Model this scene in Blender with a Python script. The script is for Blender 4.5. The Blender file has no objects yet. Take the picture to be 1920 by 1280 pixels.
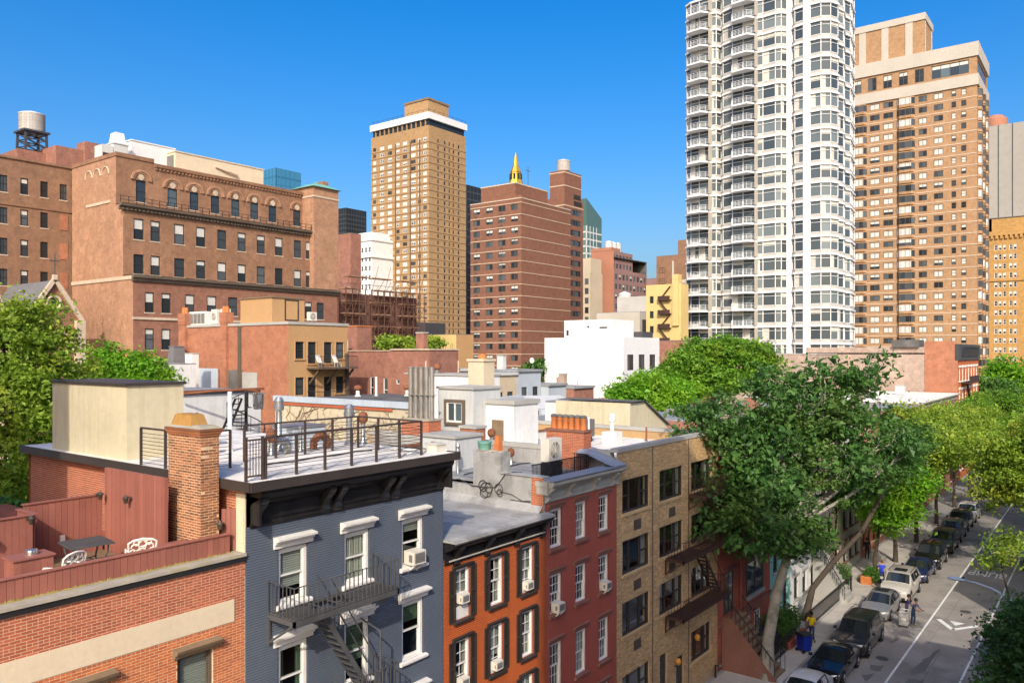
import bpy, bmesh, math, random
import numpy as np
from mathutils import Matrix, Vector
R = math.radians
rng = np.random.default_rng(7)
random.seed(7)
SC = bpy.context.scene
COL = SC.collection

# ------------------------------------------------------------------ camera, sky, sun, exposure
cam_d = bpy.data.cameras.new('camera')
cam_d.sensor_width = 36.0
cam_d.lens = 1500 / 1920 * 36.0
cam_d.shift_y = 20 / 1920
cam_d.clip_start = 0.3
cam_d.clip_end = 4000
cam = bpy.data.objects.new('camera', cam_d)
COL.objects.link(cam)
YAW = math.atan(1140 / 1500)
cam.location = (0, 0, 17.5)
cam.rotation_euler = (R(90), 0, YAW - R(90))
SC.camera = cam

SUN_AZ = math.atan2(0.56, 0.83)      # the way the light travels, from +X towards +Y
SUN_EL = R(34)
w = bpy.data.worlds.new('World')
SC.world = w
w.use_nodes = True
wn, wl = w.node_tree.nodes, w.node_tree.links
sky = wn.new('ShaderNodeTexSky')
sky.sky_type = 'NISHITA'
sky.sun_disc = False
sky.sun_elevation = SUN_EL
sky.sun_rotation = math.atan2(-math.cos(SUN_AZ), -math.sin(SUN_AZ))
sky.altitude = 300
sky.air_density = 1.0
sky.dust_density = 6.2
sky.ozone_density = 3.0
hs = wn.new('ShaderNodeHueSaturation')
hs.inputs['Saturation'].default_value = 1.52
hs.inputs['Hue'].default_value = 0.504
wl.new(sky.outputs[0], hs.inputs['Color'])
wl.new(hs.outputs[0], wn['Background'].inputs[0])
wn['Background'].inputs[1].default_value = 0.15

sd = bpy.data.lights.new('sun', 'SUN')
sd.energy = 2.75
sd.angle = R(0.5)
sd.color = (1.0, 0.91, 0.78)
sun = bpy.data.objects.new('sun', sd)
COL.objects.link(sun)
ldir = Vector((math.cos(SUN_AZ) * math.cos(SUN_EL), math.sin(SUN_AZ) * math.cos(SUN_EL), -math.sin(SUN_EL)))
sun.rotation_euler = ldir.to_track_quat('-Z', 'Y').to_euler()
sun.location = (0, 0, 120)
vs = SC.view_settings
vs.view_transform = 'Standard'
vs.look = 'None'
vs.gamma = 1.0
vs.exposure = 0.66
vs.use_curve_mapping = False
SC.cycles.max_bounces = 6
SC.cycles.diffuse_bounces = 3
SC.cycles.glossy_bounces = 3
SC.cycles.transparent_max_bounces = 10
SC.cycles.use_denoising = True

# ------------------------------------------------------------------ materials
def _mat(name):
    m = bpy.data.materials.new(name)
    m.use_nodes = True
    return m, m.node_tree.nodes, m.node_tree.links, m.node_tree.nodes['Principled BSDF']

def mix(n, l, a, b, fac, mode='MIX'):
    x = n.new('ShaderNodeMix'); x.data_type = 'RGBA'; x.blend_type = mode
    if isinstance(fac, (int, float)): x.inputs[0].default_value = fac
    else: l.new(fac, x.inputs[0])
    for v, i in ((a, 6), (b, 7)):
        if isinstance(v, tuple): x.inputs[i].default_value = (*v[:3], 1)
        else: l.new(v, x.inputs[i])
    return x.outputs[2]

def ramp(n, l, src, a, b, va=0.0, vb=1.0):
    r = n.new('ShaderNodeMapRange')
    l.new(src, r.inputs[0])
    for i, v in zip((1, 2, 3, 4), (a, b, va, vb)): r.inputs[i].default_value = v
    return r.outputs[0]

def noise(n, l, vec, scale, detail=4, rough=0.6):
    t = n.new('ShaderNodeTexNoise')
    t.inputs['Scale'].default_value = scale; t.inputs['Detail'].default_value = detail; t.inputs['Roughness'].default_value = rough
    if vec is not None: l.new(vec, t.inputs['Vector'])
    return t.outputs[0]

GAIN = 1.0
def pm(name, col, rough=0.8, var=0.14, scale=0.7, bump=0.0, bscale=14, metal=0.0, streak=0.0, isl=0.0, col2=None, patch=0.0, pscale=0.35, spec=0.35, dirt=None, courses=None, coat=0.0):
    col = tuple(min(.82, x * GAIN) for x in col)
    col2 = col2 and tuple(min(.82, x * GAIN) for x in col2); dirt = dirt and tuple(min(.82, x * GAIN) for x in dirt)
    """plain surface: colour with cloudy variation, optional vertical stains, patches, per-piece variation, fine relief"""
    m, n, l, b = _mat(name)
    g = n.new('ShaderNodeNewGeometry')
    pos = g.outputs['Position']
    c = mix(n, l, tuple(x * (1 - var) for x in col), tuple(min(1, x * (1 + var)) for x in col), ramp(n, l, noise(n, l, pos, scale), .3, .7))
    c = mix(n, l, c, tuple(x * 0.8 for x in col), ramp(n, l, noise(n, l, pos, scale * 9, 3), .45, .75, 0, .45))
    if patch:
        c = mix(n, l, c, col2 or tuple(x * 0.6 for x in col), ramp(n, l, noise(n, l, pos, pscale, 6, .65), .52, .62, 0, patch))
    if isl:
        oi = n.new('ShaderNodeObjectInfo')
        ad = n.new('ShaderNodeMath'); ad.operation = 'ADD'
        l.new(g.outputs['Random Per Island'], ad.inputs[0]); l.new(oi.outputs['Random'], ad.inputs[1])
        fr = n.new('ShaderNodeMath'); fr.operation = 'FRACT'; l.new(ad.outputs[0], fr.inputs[0])
        c2 = col2 or tuple(x * 0.5 for x in col)
        c = mix(n, l, c, c2, ramp(n, l, fr.outputs[0], 0.35, 1.0, 0, isl))
        c = mix(n, l, c, tuple(min(1, x * 1.35 + .01) for x in col), ramp(n, l, fr.outputs[0], 0.25, 0.0, 0, isl))
    if streak:
        mp = n.new('ShaderNodeMapping'); mp.inputs['Scale'].default_value = (5, 5, 0.35)
        l.new(pos, mp.inputs[0])
        c = mix(n, l, c, dirt or tuple(x * 0.45 for x in col), ramp(n, l, noise(n, l, mp.outputs[0], 1.0, 5), .5, .75, 0, streak))
    if courses:
        c = mix(n, l, c, tuple(x * .62 for x in col), ramp(n, l, noise(n, l, pos, 1.1, 10, .85), .46, .6, 0, .75))
        c = mix(n, l, c, tuple(min(.85, x * 1.3) for x in col), ramp(n, l, noise(n, l, pos, .8, 10, .85), .54, .64, 0, .6))
        # brick courses too far off to build: course height, brick length, mortar colour, strength
        ch, bl, mc, st = courses
        tc = n.new('ShaderNodeTexCoord'); sp = n.new('ShaderNodeSeparateXYZ'); l.new(tc.outputs['Object'], sp.inputs[0])
        cx = n.new('ShaderNodeCombineXYZ'); l.new(sp.outputs[0], cx.inputs[0]); l.new(sp.outputs[2], cx.inputs[1])
        bt = n.new('ShaderNodeTexBrick')
        bt.inputs['Scale'].default_value = 1.0; bt.inputs['Brick Width'].default_value = bl; bt.inputs['Row Height'].default_value = ch
        bt.inputs['Mortar Size'].default_value = ch * 0.1; bt.inputs['Mortar Smooth'].default_value = 0.3; bt.inputs['Bias'].default_value = -0.2
        bt.inputs['Color1'].default_value = (1, 1, 1, 1); bt.inputs['Color2'].default_value = (.6, .58, .56, 1); bt.inputs['Mortar'].default_value = (*mc, 1)
        l.new(cx.outputs[0], bt.inputs['Vector'])
        c = mix(n, l, c, bt.outputs[0], st, 'MULTIPLY')
    l.new(c, b.inputs['Base Color'])
    b.inputs['Roughness'].default_value = rough
    b.inputs['Metallic'].default_value = metal
    b.inputs['Specular IOR Level'].default_value = spec
    b.inputs['Coat Weight'].default_value = coat
    b.inputs['Coat Roughness'].default_value = 0.05
    if bump:
        bp = n.new('ShaderNodeBump'); bp.inputs['Strength'].default_value = bump; bp.inputs['Distance'].default_value = 0.03
        l.new(noise(n, l, pos, bscale, 5), bp.inputs['Height']); l.new(bp.outputs[0], b.inputs['Normal'])
    return m

def glass(name, col=(0.02, 0.024, 0.027), rough=0.08, tint=None, spec=.3):
    m, n, l, b = _mat(name)
    oi = n.new('ShaderNodeObjectInfo')
    g = n.new('ShaderNodeNewGeometry')
    ad = n.new('ShaderNodeMath'); ad.operation = 'ADD'; l.new(g.outputs['Random Per Island'], ad.inputs[0]); l.new(oi.outputs['Random'], ad.inputs[1])
    fr = n.new('ShaderNodeMath'); fr.operation = 'FRACT'; l.new(ad.outputs[0], fr.inputs[0])
    l.new(mix(n, l, col, tint or tuple(min(1, x * 3.2 + .02) for x in col), ramp(n, l, fr.outputs[0], .3, 1, 0, 1)), b.inputs['Base Color'])
    b.inputs['Roughness'].default_value = rough
    b.inputs['Specular IOR Level'].default_value = spec
    bp = n.new('ShaderNodeBump'); bp.inputs['Strength'].default_value = 0.04; bp.inputs['Distance'].default_value = 0.05
    l.new(noise(n, l, g.outputs['Position'], 1.4, 2), bp.inputs['Height']); l.new(bp.outputs[0], b.inputs['Normal'])
    return m

def pane_glass(name, refl=1.0):
    m = bpy.data.materials.new(name); m.use_nodes = True
    n, l = m.node_tree.nodes, m.node_tree.links
    n.remove(n['Principled BSDF'])
    t = n.new('ShaderNodeBsdfTransparent'); t.inputs[0].default_value = (.72, .78, .76, 1)
    gl = n.new('ShaderNodeBsdfGlossy'); gl.inputs['Roughness'].default_value = 0.03; gl.inputs[0].default_value = (.9, .95, 1, 1)
    f = n.new('ShaderNodeLayerWeight'); f.inputs[0].default_value = .5
    mx = n.new('ShaderNodeMixShader')
    l.new(ramp(n, l, f.outputs[1], .35, 1, .1, refl * .8), mx.inputs[0]); l.new(t.outputs[0], mx.inputs[1]); l.new(gl.outputs[0], mx.inputs[2])
    l.new(mx.outputs[0], n['Material Output'].inputs[0])
    return m

def leaf_mat(name, col, col2, trans=0.35):
    m = bpy.data.materials.new(name); m.use_nodes = True
    n, l = m.node_tree.nodes, m.node_tree.links
    b = n['Principled BSDF']
    g = n.new('ShaderNodeNewGeometry')
    c = mix(n, l, tuple(x * .8 for x in col), tuple(x * 1.15 for x in col2), ramp(n, l, g.outputs['Random Per Island'], 0, 1))
    c = mix(n, l, c, (col2[0] * 1.5, col2[1] * 1.05, col2[2]), ramp(n, l, noise(n, l, g.outputs['Position'], .35, 2), .5, .65, 0, .5))
    c = mix(n, l, c, tuple(x * .62 for x in col), ramp(n, l, noise(n, l, g.outputs['Position'], .8, 3), .45, .7, 0, .75))
    l.new(c, b.inputs['Base Color'])
    b.inputs['Roughness'].default_value = 0.45; b.inputs['Specular IOR Level'].default_value = 0.3
    t = n.new('ShaderNodeBsdfTranslucent')
    l.new(mix(n, l, c, (1.0, 1.0, .35), .35, 'MULTIPLY'), t.inputs[0])
    mx = n.new('ShaderNodeMixShader'); mx.inputs[0].default_value = trans
    l.new(b.outputs[0], mx.inputs[1]); l.new(t.outputs[0], mx.inputs[2]); l.new(mx.outputs[0], n['Material Output'].inputs[0])
    return m

BK = (0.067, 0.21, (.75, .7, .66), .35)
M = {}
M['asphalt'] = pm('asphalt', (.28, .255, .23), .85, .2, .35, .3, 60, patch=.6, col2=(.16, .148, .138), pscale=.3)
M['asphalt_dark'] = pm('asphalt_patch', (.15, .14, .13), .8, .15, .8, .3, 60)
M['paint_white'] = pm('road_paint', (.74, .74, .72), .7, .12, 3, .1, 40, patch=.2, col2=(.3, .3, .29), pscale=2.5)
M['concrete'] = pm('concrete_slab', (.44, .41, .37), .85, .14, .9, .15, 30, isl=.12, patch=.3, pscale=.8)
M['kerb'] = pm('kerb_stone', (.27, .26, .25), .8, .15, 1.2, .1, 30)
M['soil'] = pm('ground_soil', (.2, .19, .17), .9, .2, .3)
M['mortar_light'] = pm('mortar_light', (.56, .42, .3), .9, .12, 2)
M['mortar_old'] = pm('mortar_old', (.58, .41, .26), .9, .25, 2, .3, 30)
M['brickA'] = pm('brick_red', (.38, .1, .045), .8, .12, 1.5, .2, 60, isl=.45, col2=(.22, .05, .028))
M['brickA_o'] = pm('brick_orange_red', (.46, .13, .035), .8, .12, 1.5, .2, 60, isl=.5, col2=(.3, .07, .035))
M['brick_chim'] = pm('brick_chimney', (.3, .115, .05), .85, .2, 1.2, .4, 50, isl=.75, col2=(.085, .04, .028))
M['brickB'] = pm('brick_blue_paint', (.098, .122, .165), .55, .12, .6, .2, 30, isl=.12, streak=.4, dirt=(.125, .13, .145), patch=.35, col2=(.12, .13, .15), pscale=.7)
M['mortarB'] = pm('mortar_blue_paint', (.05, .06, .08), .6, .1, 2)
M['brickC'] = pm('brick_orange_paint', (.5, .12, .03), .65, .12, .8, .15, 40, isl=.2, col2=(.36, .07, .02), streak=.5, dirt=(.28, .065, .025), patch=.25, pscale=.9)
M['mortarC'] = pm('mortar_orange', (.2, .04, .016), .8, .12, 2)
M['brickD'] = pm('brick_red_paint', (.42, .105, .07), .65, .12, .8, .15, 40, isl=.14, col2=(.31, .075, .05), streak=.45, patch=.25, pscale=.8)
M['mortarD'] = pm('mortar_red', (.2, .05, .035), .8, .12, 2)
M['brickE'] = pm('brick_tan', (.5, .335, .16), .8, .15, .6, .2, 40, isl=.7, col2=(.3, .18, .085), streak=.2)
M['mortarE'] = pm('mortar_tan', (.42, .3, .17), .85, .12, 2)
M['brickF'] = pm('brick_brownstone_red', (.36, .1, .065), .8, .15, .8, .15, 40, isl=.25, col2=(.27, .07, .05))
M['mortarF'] = pm('mortar_brown', (.26, .08, .055), .85)
M['brick_party'] = pm('party_wall_brick', (.34, .1, .05), .85, .2, .8, .2, 30, courses=(.067, .21, (1.5, 1.45, 1.3), .6))
M['brick_pale'] = pm('pale_weathered_brick', (.38, .29, .235), .85, .15, .4, .05, 20, courses=(.075, .25, (1.2, 1.2, 1.15), .5), patch=.3, col2=(.36, .2, .15), pscale=.5)
M['brown_stone'] = pm('brownstone_trim', (.22, .1, .07), .8, .15, 1, .15, 30)
M['brown_trim'] = pm('brown_trim', (.2, .14, .085), .7, .15, 2, streak=.2)
M['cream_band'] = pm('cream_stucco_band', (.6, .5, .36), .85, .06, .8, .1, 20, streak=.2, dirt=(.5, .4, .28))
M['cream'] = pm('cream_stucco', (.54, .48, .33), .85, .07, .6, .1, 18, streak=.6, dirt=(.4, .32, .19), patch=.15, pscale=.9)
M['plank'] = pm('redwood_stain', (.27, .1, .075), .6, .12, 1.2, .1, 30, isl=.3, col2=(.2, .065, .05), streak=.35, dirt=(.18, .07, .055))
M['deck'] = pm('deck_boards', (.2, .13, .075), .8, .2, 1, .1, 30, isl=.4)
M['moss'] = pm('mossy_coping', (.34, .31, .26), .9, .2, 1.5, .2, 20, patch=.4, col2=(.3, .27, .1), pscale=2)
M['moss_green'] = pm('yellow_green_moss', (.3, .26, .07), .95, .3, 8)
M['tar'] = pm('black_flashing', (.018, .018, .019), .5, .2, 2)
M['white_trim'] = pm('white_paint_trim', (.7, .68, .64), .5, .08, 1.5, streak=.35, dirt=(.5, .47, .42))
M['white_roof'] = pm('white_roof_coating', (.72, .68, .62), .8, .12, .6, .1, 10, patch=.5, col2=(.5, .46, .41), pscale=.7)
M['silver_roof'] = pm('silver_roof_coating', (.37, .36, .34), .55, .22, .7, .25, 8, patch=.65, col2=(.22, .21, .195), pscale=.8, metal=.15, streak=.3)
M['grey_roof'] = pm('grey_roof_membrane', (.24, .25, .26), .8, .18, .5, .1, 12, patch=.4, col2=(.15, .15, .15), pscale=.35)
M['dark_roof'] = pm('dark_roof_felt', (.1, .095, .09), .9, .2, .5, .2, 12, patch=.4, col2=(.17, .16, .15), pscale=.5)
M['iron'] = pm('black_iron', (.022, .021, .022), .5, .25, 2)
M['iron_brown'] = pm('brown_rail_paint', (.055, .038, .032), .5, .2, 2)
M['iron_grey'] = pm('grey_iron', (.07, .07, .072), .55, .2, 2)
M['iron_rust'] = pm('rusty_fire_escape', (.05, .024, .018), .7, .3, 2)
M['cornice_black'] = pm('cornice_black_paint', (.014, .013, .014), .38, .25, 2, streak=.3, dirt=(.05, .045, .04))
M['cornice_grey'] = pm('cornice_grey_paint', (.36, .34, .29), .6, .12, 2, streak=.35, dirt=(.2, .18, .15))
M['fascia'] = pm('brown_metal_fascia', (.045, .036, .032), .45, .15, 1.5)
M['shutter'] = pm('dark_shutter_paint', (.035, .028, .024), .6, .2, 2)
M['galv'] = pm('galvanised_steel', (.42, .43, .43), .35, .15, 2, metal=.8, streak=.3)
M['steel_flue'] = pm('weathered_steel_flue', (.3, .28, .25), .5, .2, 1.5, metal=.5, streak=.5, dirt=(.16, .13, .1))
M['rust'] = pm('rusted_metal', (.2, .075, .035), .8, .3, 2, .2, 20)
M['terracotta'] = pm('terracotta', (.52, .17, .05), .75, .15, 2, patch=.3, col2=(.3, .1, .05), pscale=3)
M['ochre_clay'] = pm('ochre_clay', (.36, .2, .055), .8, .2, 3, patch=.4, col2=(.2, .11, .04), pscale=3)
M['ac'] = pm('ac_casing', (.62, .58, .5), .5, .06, 1.5, streak=.2, dirt=(.4, .33, .24))
M['ac_dark'] = pm('ac_grille', (.16, .15, .14), .6, .1)
M['white_wall'] = pm('white_stucco', (.66, .655, .64), .85, .08, .5, .08, 14, streak=.5, dirt=(.44, .42, .39), patch=.2, col2=(.5, .48, .45), pscale=.9)
M['white_clean'] = pm('white_panel_wall', (.66, .66, .65), .7, .05, .4, streak=.3, dirt=(.52, .51, .49))
M['greywhite'] = pm('grey_white_siding', (.5, .51, .5), .75, .08, .6, .05, 14, streak=.3)
M['bluegrey'] = pm('pale_blue_stucco', (.4, .45, .5), .85, .08, .6, streak=.25)
M['turquoise'] = pm('turquoise_paint', (.2, .45, .42), .8, .1, .8)
M['grey_stone'] = pm('grey_limestone', (.36, .35, .32), .85, .12, .6, .1, 14)
M['beige_ivy'] = pm('beige_stained_stucco', (.5, .43, .3), .9, .15, .7, .3, 8, patch=.55, col2=(.3, .24, .15), pscale=1.6)
M['tan_stucco'] = pm('tan_stucco', (.42, .25, .115), .85, .05, .4, .05, 14, streak=.12)
M['brick_mid'] = pm('orange_brick_wall', (.37, .155, .088), .85, .12, .35, .05, 20, courses=(.075, .25, (1.25, 1.2, 1.1), .5), streak=.15)
M['brick_pink'] = pm('pink_brown_brick', (.3, .14, .1), .85, .15, .4, .05, 20, courses=(.075, .25, (1.3, 1.25, 1.2), .5), streak=.3)
M['brick_inst'] = pm('old_brown_brick', (.28, .15, .088), .88, .22, .25, .05, 20, courses=(.085, .28, (1.2, 1.15, 1.05), .45), streak=.55, dirt=(.17, .09, .055))
M['brick_inst_side'] = pm('old_orange_brick', (.37, .205, .125), .88, .1, .3, .05, 20, courses=(.085, .28, (1.2, 1.15, 1.05), .45), patch=.3, col2=(.54, .33, .2), pscale=.9)
M['brick_inst_low'] = pm('red_brown_brick', (.27, .128, .085), .88, .12, .3, .05, 20, courses=(.085, .28, (1.2, 1.15, 1.1), .5))
M['brick_left'] = pm('dark_brown_brick', (.25, .14, .085), .88, .14, .3, .05, 20, courses=(.085, .28, (1.2, 1.15, 1.05), .4), streak=.3, dirt=(.14, .08, .05))
M['stone_trim'] = pm('pale_stone_trim', (.5, .4, .3), .85, .12, .6, streak=.4)
M['sooty_trim'] = pm('sooty_stone_cornice', (.13, .1, .075), .85, .2, .5, streak=.3)
M['brick_tanT'] = pm('tan_tower_brick', (.37, .23, .11), .85, .1, .06, courses=(.3, .8, (1.1, 1.1, 1.05), .25), streak=.12)
M['tan_line'] = pm('dark_slab_edge', (.13, .085, .05), .85, .1, .1)
M['brick_redT'] = pm('red_tower_brick', (.21, .095, .06), .85, .07, .08, courses=(.2, .6, (1.15, 1.1, 1.05), .25))
M['cream_line'] = pm('cream_slab_edge', (.5, .38, .27), .8, .08, .2)
M['brick_orgT'] = pm('orange_tower_brick', (.37, .22, .115), .85, .07, .07, courses=(.25, .7, (1.1, 1.1, 1.05), .25), streak=.08)
M['stone_T'] = pm('beige_tower_stone', (.43, .39, .33), .8, .05, .2)
M['grey_T'] = pm('grey_tower_concrete', (.3, .28, .25), .85, .06, .05)
M['orn_T'] = pm('ochre_tower_brick', (.42, .24, .08), .85, .1, .1, courses=(.25, .7, (1.1, 1.1, 1.0), .3))
M['white_T'] = pm('white_tower_frame', (.72, .72, .71), .5, .03, .1)
M['louver_T'] = pm('grey_spandrel', (.42, .4, .37), .6, .08, .4)
M['yellow_b'] = pm('yellow_painted_brick', (.56, .41, .17), .8, .08, .2)
M['beige_b'] = pm('beige_far_brick', (.5, .41, .29), .85, .1, .15, streak=.2)
M['pink_b'] = pm('faded_red_brick', (.36, .16, .1), .85, .1, .15, streak=.2)
M['purple_b'] = pm('mauve_window_wall', (.25, .15, .14), .8, .1, .2)
M['dark_T'] = pm('dark_tower_cladding', (.05, .05, .055), .4, .1, .2)
M['gold'] = pm('gold_leaf', (.75, .45, .07), .35, .1, .2, metal=.75)
M['patina'] = pm('green_copper', (.16, .36, .28), .6, .12, .5)
M['slate'] = pm('slate_roof', (.14, .14, .15), .6, .15, 1)
M['wood_tank'] = pm('grey_cedar_tank', (.4, .37, .34), .75, .12, .5, isl=.35, col2=(.25, .22, .2), streak=.3)
M['tank_roof'] = pm('tank_roof_metal', (.62, .6, .58), .5, .1, .6)
M['scaffold'] = pm('brown_scaffold_pipe', (.12, .06, .042), .7, .2, .3)
M['scaf_plank'] = pm('scaffold_plank', (.34, .2, .12), .8, .2, .3)
M['net'] = pm('dark_debris_netting', (.15, .075, .058), .9, .25, .4)
M['glass'] = glass('window_glass_dark')
M['glass_blue'] = glass('window_glass_blue', (.03, .045, .06), .04, (.1, .14, .16))
M['glass_T'] = glass('tower_glass', (.05, .065, .075), .08, (.15, .18, .185), .45)
M['glass_curtainT'] = glass('blue_curtain_wall', (.03, .12, .22), .06, (.05, .2, .34))
M['glass_green'] = glass('green_curtain_wall', (.07, .13, .12), .08, (.14, .22, .2))
M['pane'] = pane_glass('clear_pane')
M['blind'] = pm('window_blind', (.52, .51, .47), .8, .05, .5, isl=.25, col2=(.42, .4, .36))
M['curtain'] = pm('pale_curtain', (.5, .48, .42), .9, .1, 2, isl=.3)
M['curtain_green'] = pm('green_curtain', (.14, .2, .13), .9, .2, 2)
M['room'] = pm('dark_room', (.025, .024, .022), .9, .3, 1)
M['frame_dark'] = pm('dark_window_frame', (.035, .03, .028), .5, .15, 1)
M['frame_bronze'] = pm('bronze_window_frame', (.1, .075, .055), .5, .15, 1)
M['frame_white'] = pm('white_window_frame', (.68, .67, .64), .5, .05, 1)
M['bark_plane'] = pm('mottled_plane_bark', (.27, .25, .2), .85, .2, 1.2, .4, 10, patch=.7, col2=(.13, .12, .09), pscale=2.2)
M['bark'] = pm('brown_bark', (.065, .05, .038), .9, .25, 1.5, .5, 10)
M['leaf_shade'] = leaf_mat('plane_leaves', (.055, .155, .036), (.12, .25, .055), .45)
M['leaf_lime'] = leaf_mat('honey_locust_leaves', (.2, .34, .03), (.34, .48, .06), .5)
M['leaf_green'] = leaf_mat('green_leaves', (.1, .25, .02), (.2, .38, .035), .48)
M['leaf_deep'] = leaf_mat('deep_green_leaves', (.06, .16, .03), (.11, .24, .04), .4)
M['leaf_bright'] = leaf_mat('bright_green_leaves', (.12, .33, .015), (.22, .46, .03), .5)
M['vine'] = pm('dry_vine_stems', (.2, .14, .09), .9, .2, 3)
M['rubber'] = pm('tyre_rubber', (.014, .014, .014), .8, .1, 3)
M['chrome'] = pm('bright_metal', (.6, .6, .6), .2, .05, 3, metal=.9)
M['lamp_clear'] = pm('headlight_lens', (.6, .6, .58), .1, .05, 3, coat=.6)
M['car_glass'] = glass('car_window_glass', (.012, .015, .018), .03, (.03, .036, .04), .8)
M['plate'] = pm('number_plate', (.55, .5, .3), .5, .05)
M['plastic_black'] = pm('black_plastic', (.02, .02, .022), .55, .1, 3)
M['plastic_blue'] = pm('blue_bin_plastic', (.012, .03, .28), .45, .08, 2)
M['lamp_blue'] = pm('pale_blue_lamp_paint', (.4, .48, .53), .4, .06, 1)
M['tarp'] = pm('grey_blue_tarp', (.22, .25, .3), .5, .15, 1.2, .3, 4)
M['cable'] = pm('black_cable', (.025, .024, .023), .6, .2, 2)
M['white_iron'] = pm('white_cast_metal', (.72, .68, .62), .5, .05, 2)
M['amber'] = pm('amber_globe', (.55, .25, .04), .3, .1, 2)
M['orange_cone'] = pm('orange_plastic', (.55, .06, .02), .6, .08, 2)
M['lantern'] = pm('wall_lantern_metal', (.1, .085, .075), .4, .3, 6, metal=.6)
M['graffiti'] = pm('graffiti_paint', (.015, .015, .015), .6, .1)

# ------------------------------------------------------------------ mesh builder
class MB:
    def __init__(s):
        s.v = []; s.f = []; s.m = []
    def add(s, vs, fs, mi=0):
        o = len(s.v); s.v.extend(vs)
        for f in fs: s.f.append(tuple(i + o for i in f)); s.m.append(mi)
        return s
    def quad(s, a, b, c, d, mi=0): return s.add([a, b, c, d], [(0, 1, 2, 3)], mi)
    def box(s, x0, x1, y0, y1, z0, z1, mi=0):
        return s.add([(x0, y0, z0), (x1, y0, z0), (x1, y1, z0), (x0, y1, z0), (x0, y0, z1), (x1, y0, z1), (x1, y1, z1), (x0, y1, z1)],
                     [(0, 3, 2, 1), (4, 5, 6, 7), (0, 1, 5, 4), (1, 2, 6, 5), (2, 3, 7, 6), (3, 0, 4, 7)], mi)
    def taper(s, x0, x1, y0, y1, z0, z1, i, mi=0, iy=None):
        j = i if iy is None else iy
        return s.add([(x0, y0, z0), (x1, y0, z0), (x1, y1, z0), (x0, y1, z0), (x0 + i, y0 + j, z1), (x1 - i, y0 + j, z1), (x1 - i, y1 - j, z1), (x0 + i, y1 - j, z1)],
                     [(0, 3, 2, 1), (4, 5, 6, 7), (0, 1, 5, 4), (1, 2, 6, 5), (2, 3, 7, 6), (3, 0, 4, 7)], mi)
    def bar(s, p, q, w, h=None, mi=0, up=(0, 0, 1)):
        h = h or w
        p, q = Vector(p), Vector(q); d = (q - p)
        if d.length < 1e-6: return s
        d.normalize(); u = Vector(up)
        if abs(d.dot(u)) > .98: u = Vector((1, 0, 0))
        a = d.cross(u).normalized() * w / 2; b = a.cross(d).normalized() * h / 2
        vs = [tuple(x) for x in (p - a - b, p + a - b, p + a + b, p - a + b, q - a - b, q + a - b, q + a + b, q - a + b)]
        return s.add(vs, [(0, 3, 2, 1), (4, 5, 6, 7), (0, 1, 5, 4), (1, 2, 6, 5), (2, 3, 7, 6), (3, 0, 4, 7)], mi)
    def tube(s, pts, rad, n=8, mi=0, cap=True):
        pts = [Vector(p) for p in pts]
        if isinstance(rad, (int, float)): rad = [rad] * len(pts)
        o = len(s.v); pr = None
        for i, p in enumerate(pts):
            d = (pts[min(i + 1, len(pts) - 1)] - pts[max(i - 1, 0)])
            d = d.normalized() if d.length > 1e-7 else Vector((0, 0, 1))
            if pr is None:
                a = d.cross(Vector((0, 0, 1)))
                if a.length < .05: a = d.cross(Vector((1, 0, 0)))
            else: a = pr - d * pr.dot(d)
            a.normalize(); pr = a; b = d.cross(a)
            for k in range(n):
                t = 2 * math.pi * k / n
                s.v.append(tuple(p + (a * math.cos(t) + b * math.sin(t)) * rad[i]))
        for i in range(len(pts) - 1):
            for k in range(n):
                k2 = (k + 1) % n
                s.f.append((o + i * n + k, o + i * n + k2, o + (i + 1) * n + k2, o + (i + 1) * n + k)); s.m.append(mi)
        if cap:
            s.f.append(tuple(o + k for k in range(n))[::-1]); s.m.append(mi)
            e = o + (len(pts) - 1) * n
            s.f.append(tuple(e + k for k in range(n))); s.m.append(mi)
        return s
    def lathe(s, prof, n=16, c=(0, 0, 0), mi=0, axis='z'):
        o = len(s.v)
        for r, z in prof:
            for k in range(n):
                t = 2 * math.pi * k / n
                if axis == 'z': s.v.append((c[0] + r * math.cos(t), c[1] + r * math.sin(t), c[2] + z))
                elif axis == 'y': s.v.append((c[0] + r * math.cos(t), c[1] + z, c[2] + r * math.sin(t)))
                else: s.v.append((c[0] + z, c[1] + r * math.cos(t), c[2] + r * math.sin(t)))
        for i in range(len(prof) - 1):
            for k in range(n):
                k2 = (k + 1) % n
                s.f.append((o + i * n + k, o + i * n + k2, o + (i + 1) * n + k2, o + (i + 1) * n + k)); s.m.append(mi)
        s.f.append(tuple(o + k for k in range(n))[::-1]); s.m.append(mi)
        e = o + (len(prof) - 1) * n
        s.f.append(tuple(e + k for k in range(n))); s.m.append(mi)
        return s
    def ext(s, prof, a, b, axis='x', mi=0):
        """profile polygon (p,q) extruded along axis: x -> (y,z); y -> (x,z); z -> (x,y)"""
        def P(t, pq):
            return (t, pq[0], pq[1]) if axis == 'x' else ((pq[0], t, pq[1]) if axis == 'y' else (pq[0], pq[1], t))
        n = len(prof); o = len(s.v)
        s.v += [P(a, p) for p in prof] + [P(b, p) for p in prof]
        for k in range(n):
            k2 = (k + 1) % n
            s.f.append((o + k, o + k2, o + n + k2, o + n + k)); s.m.append(mi)
        s.f.append(tuple(o + k for k in range(n))[::-1]); s.m.append(mi)
        s.f.append(tuple(o + n + k for k in range(n))); s.m.append(mi)
        return s
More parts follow.
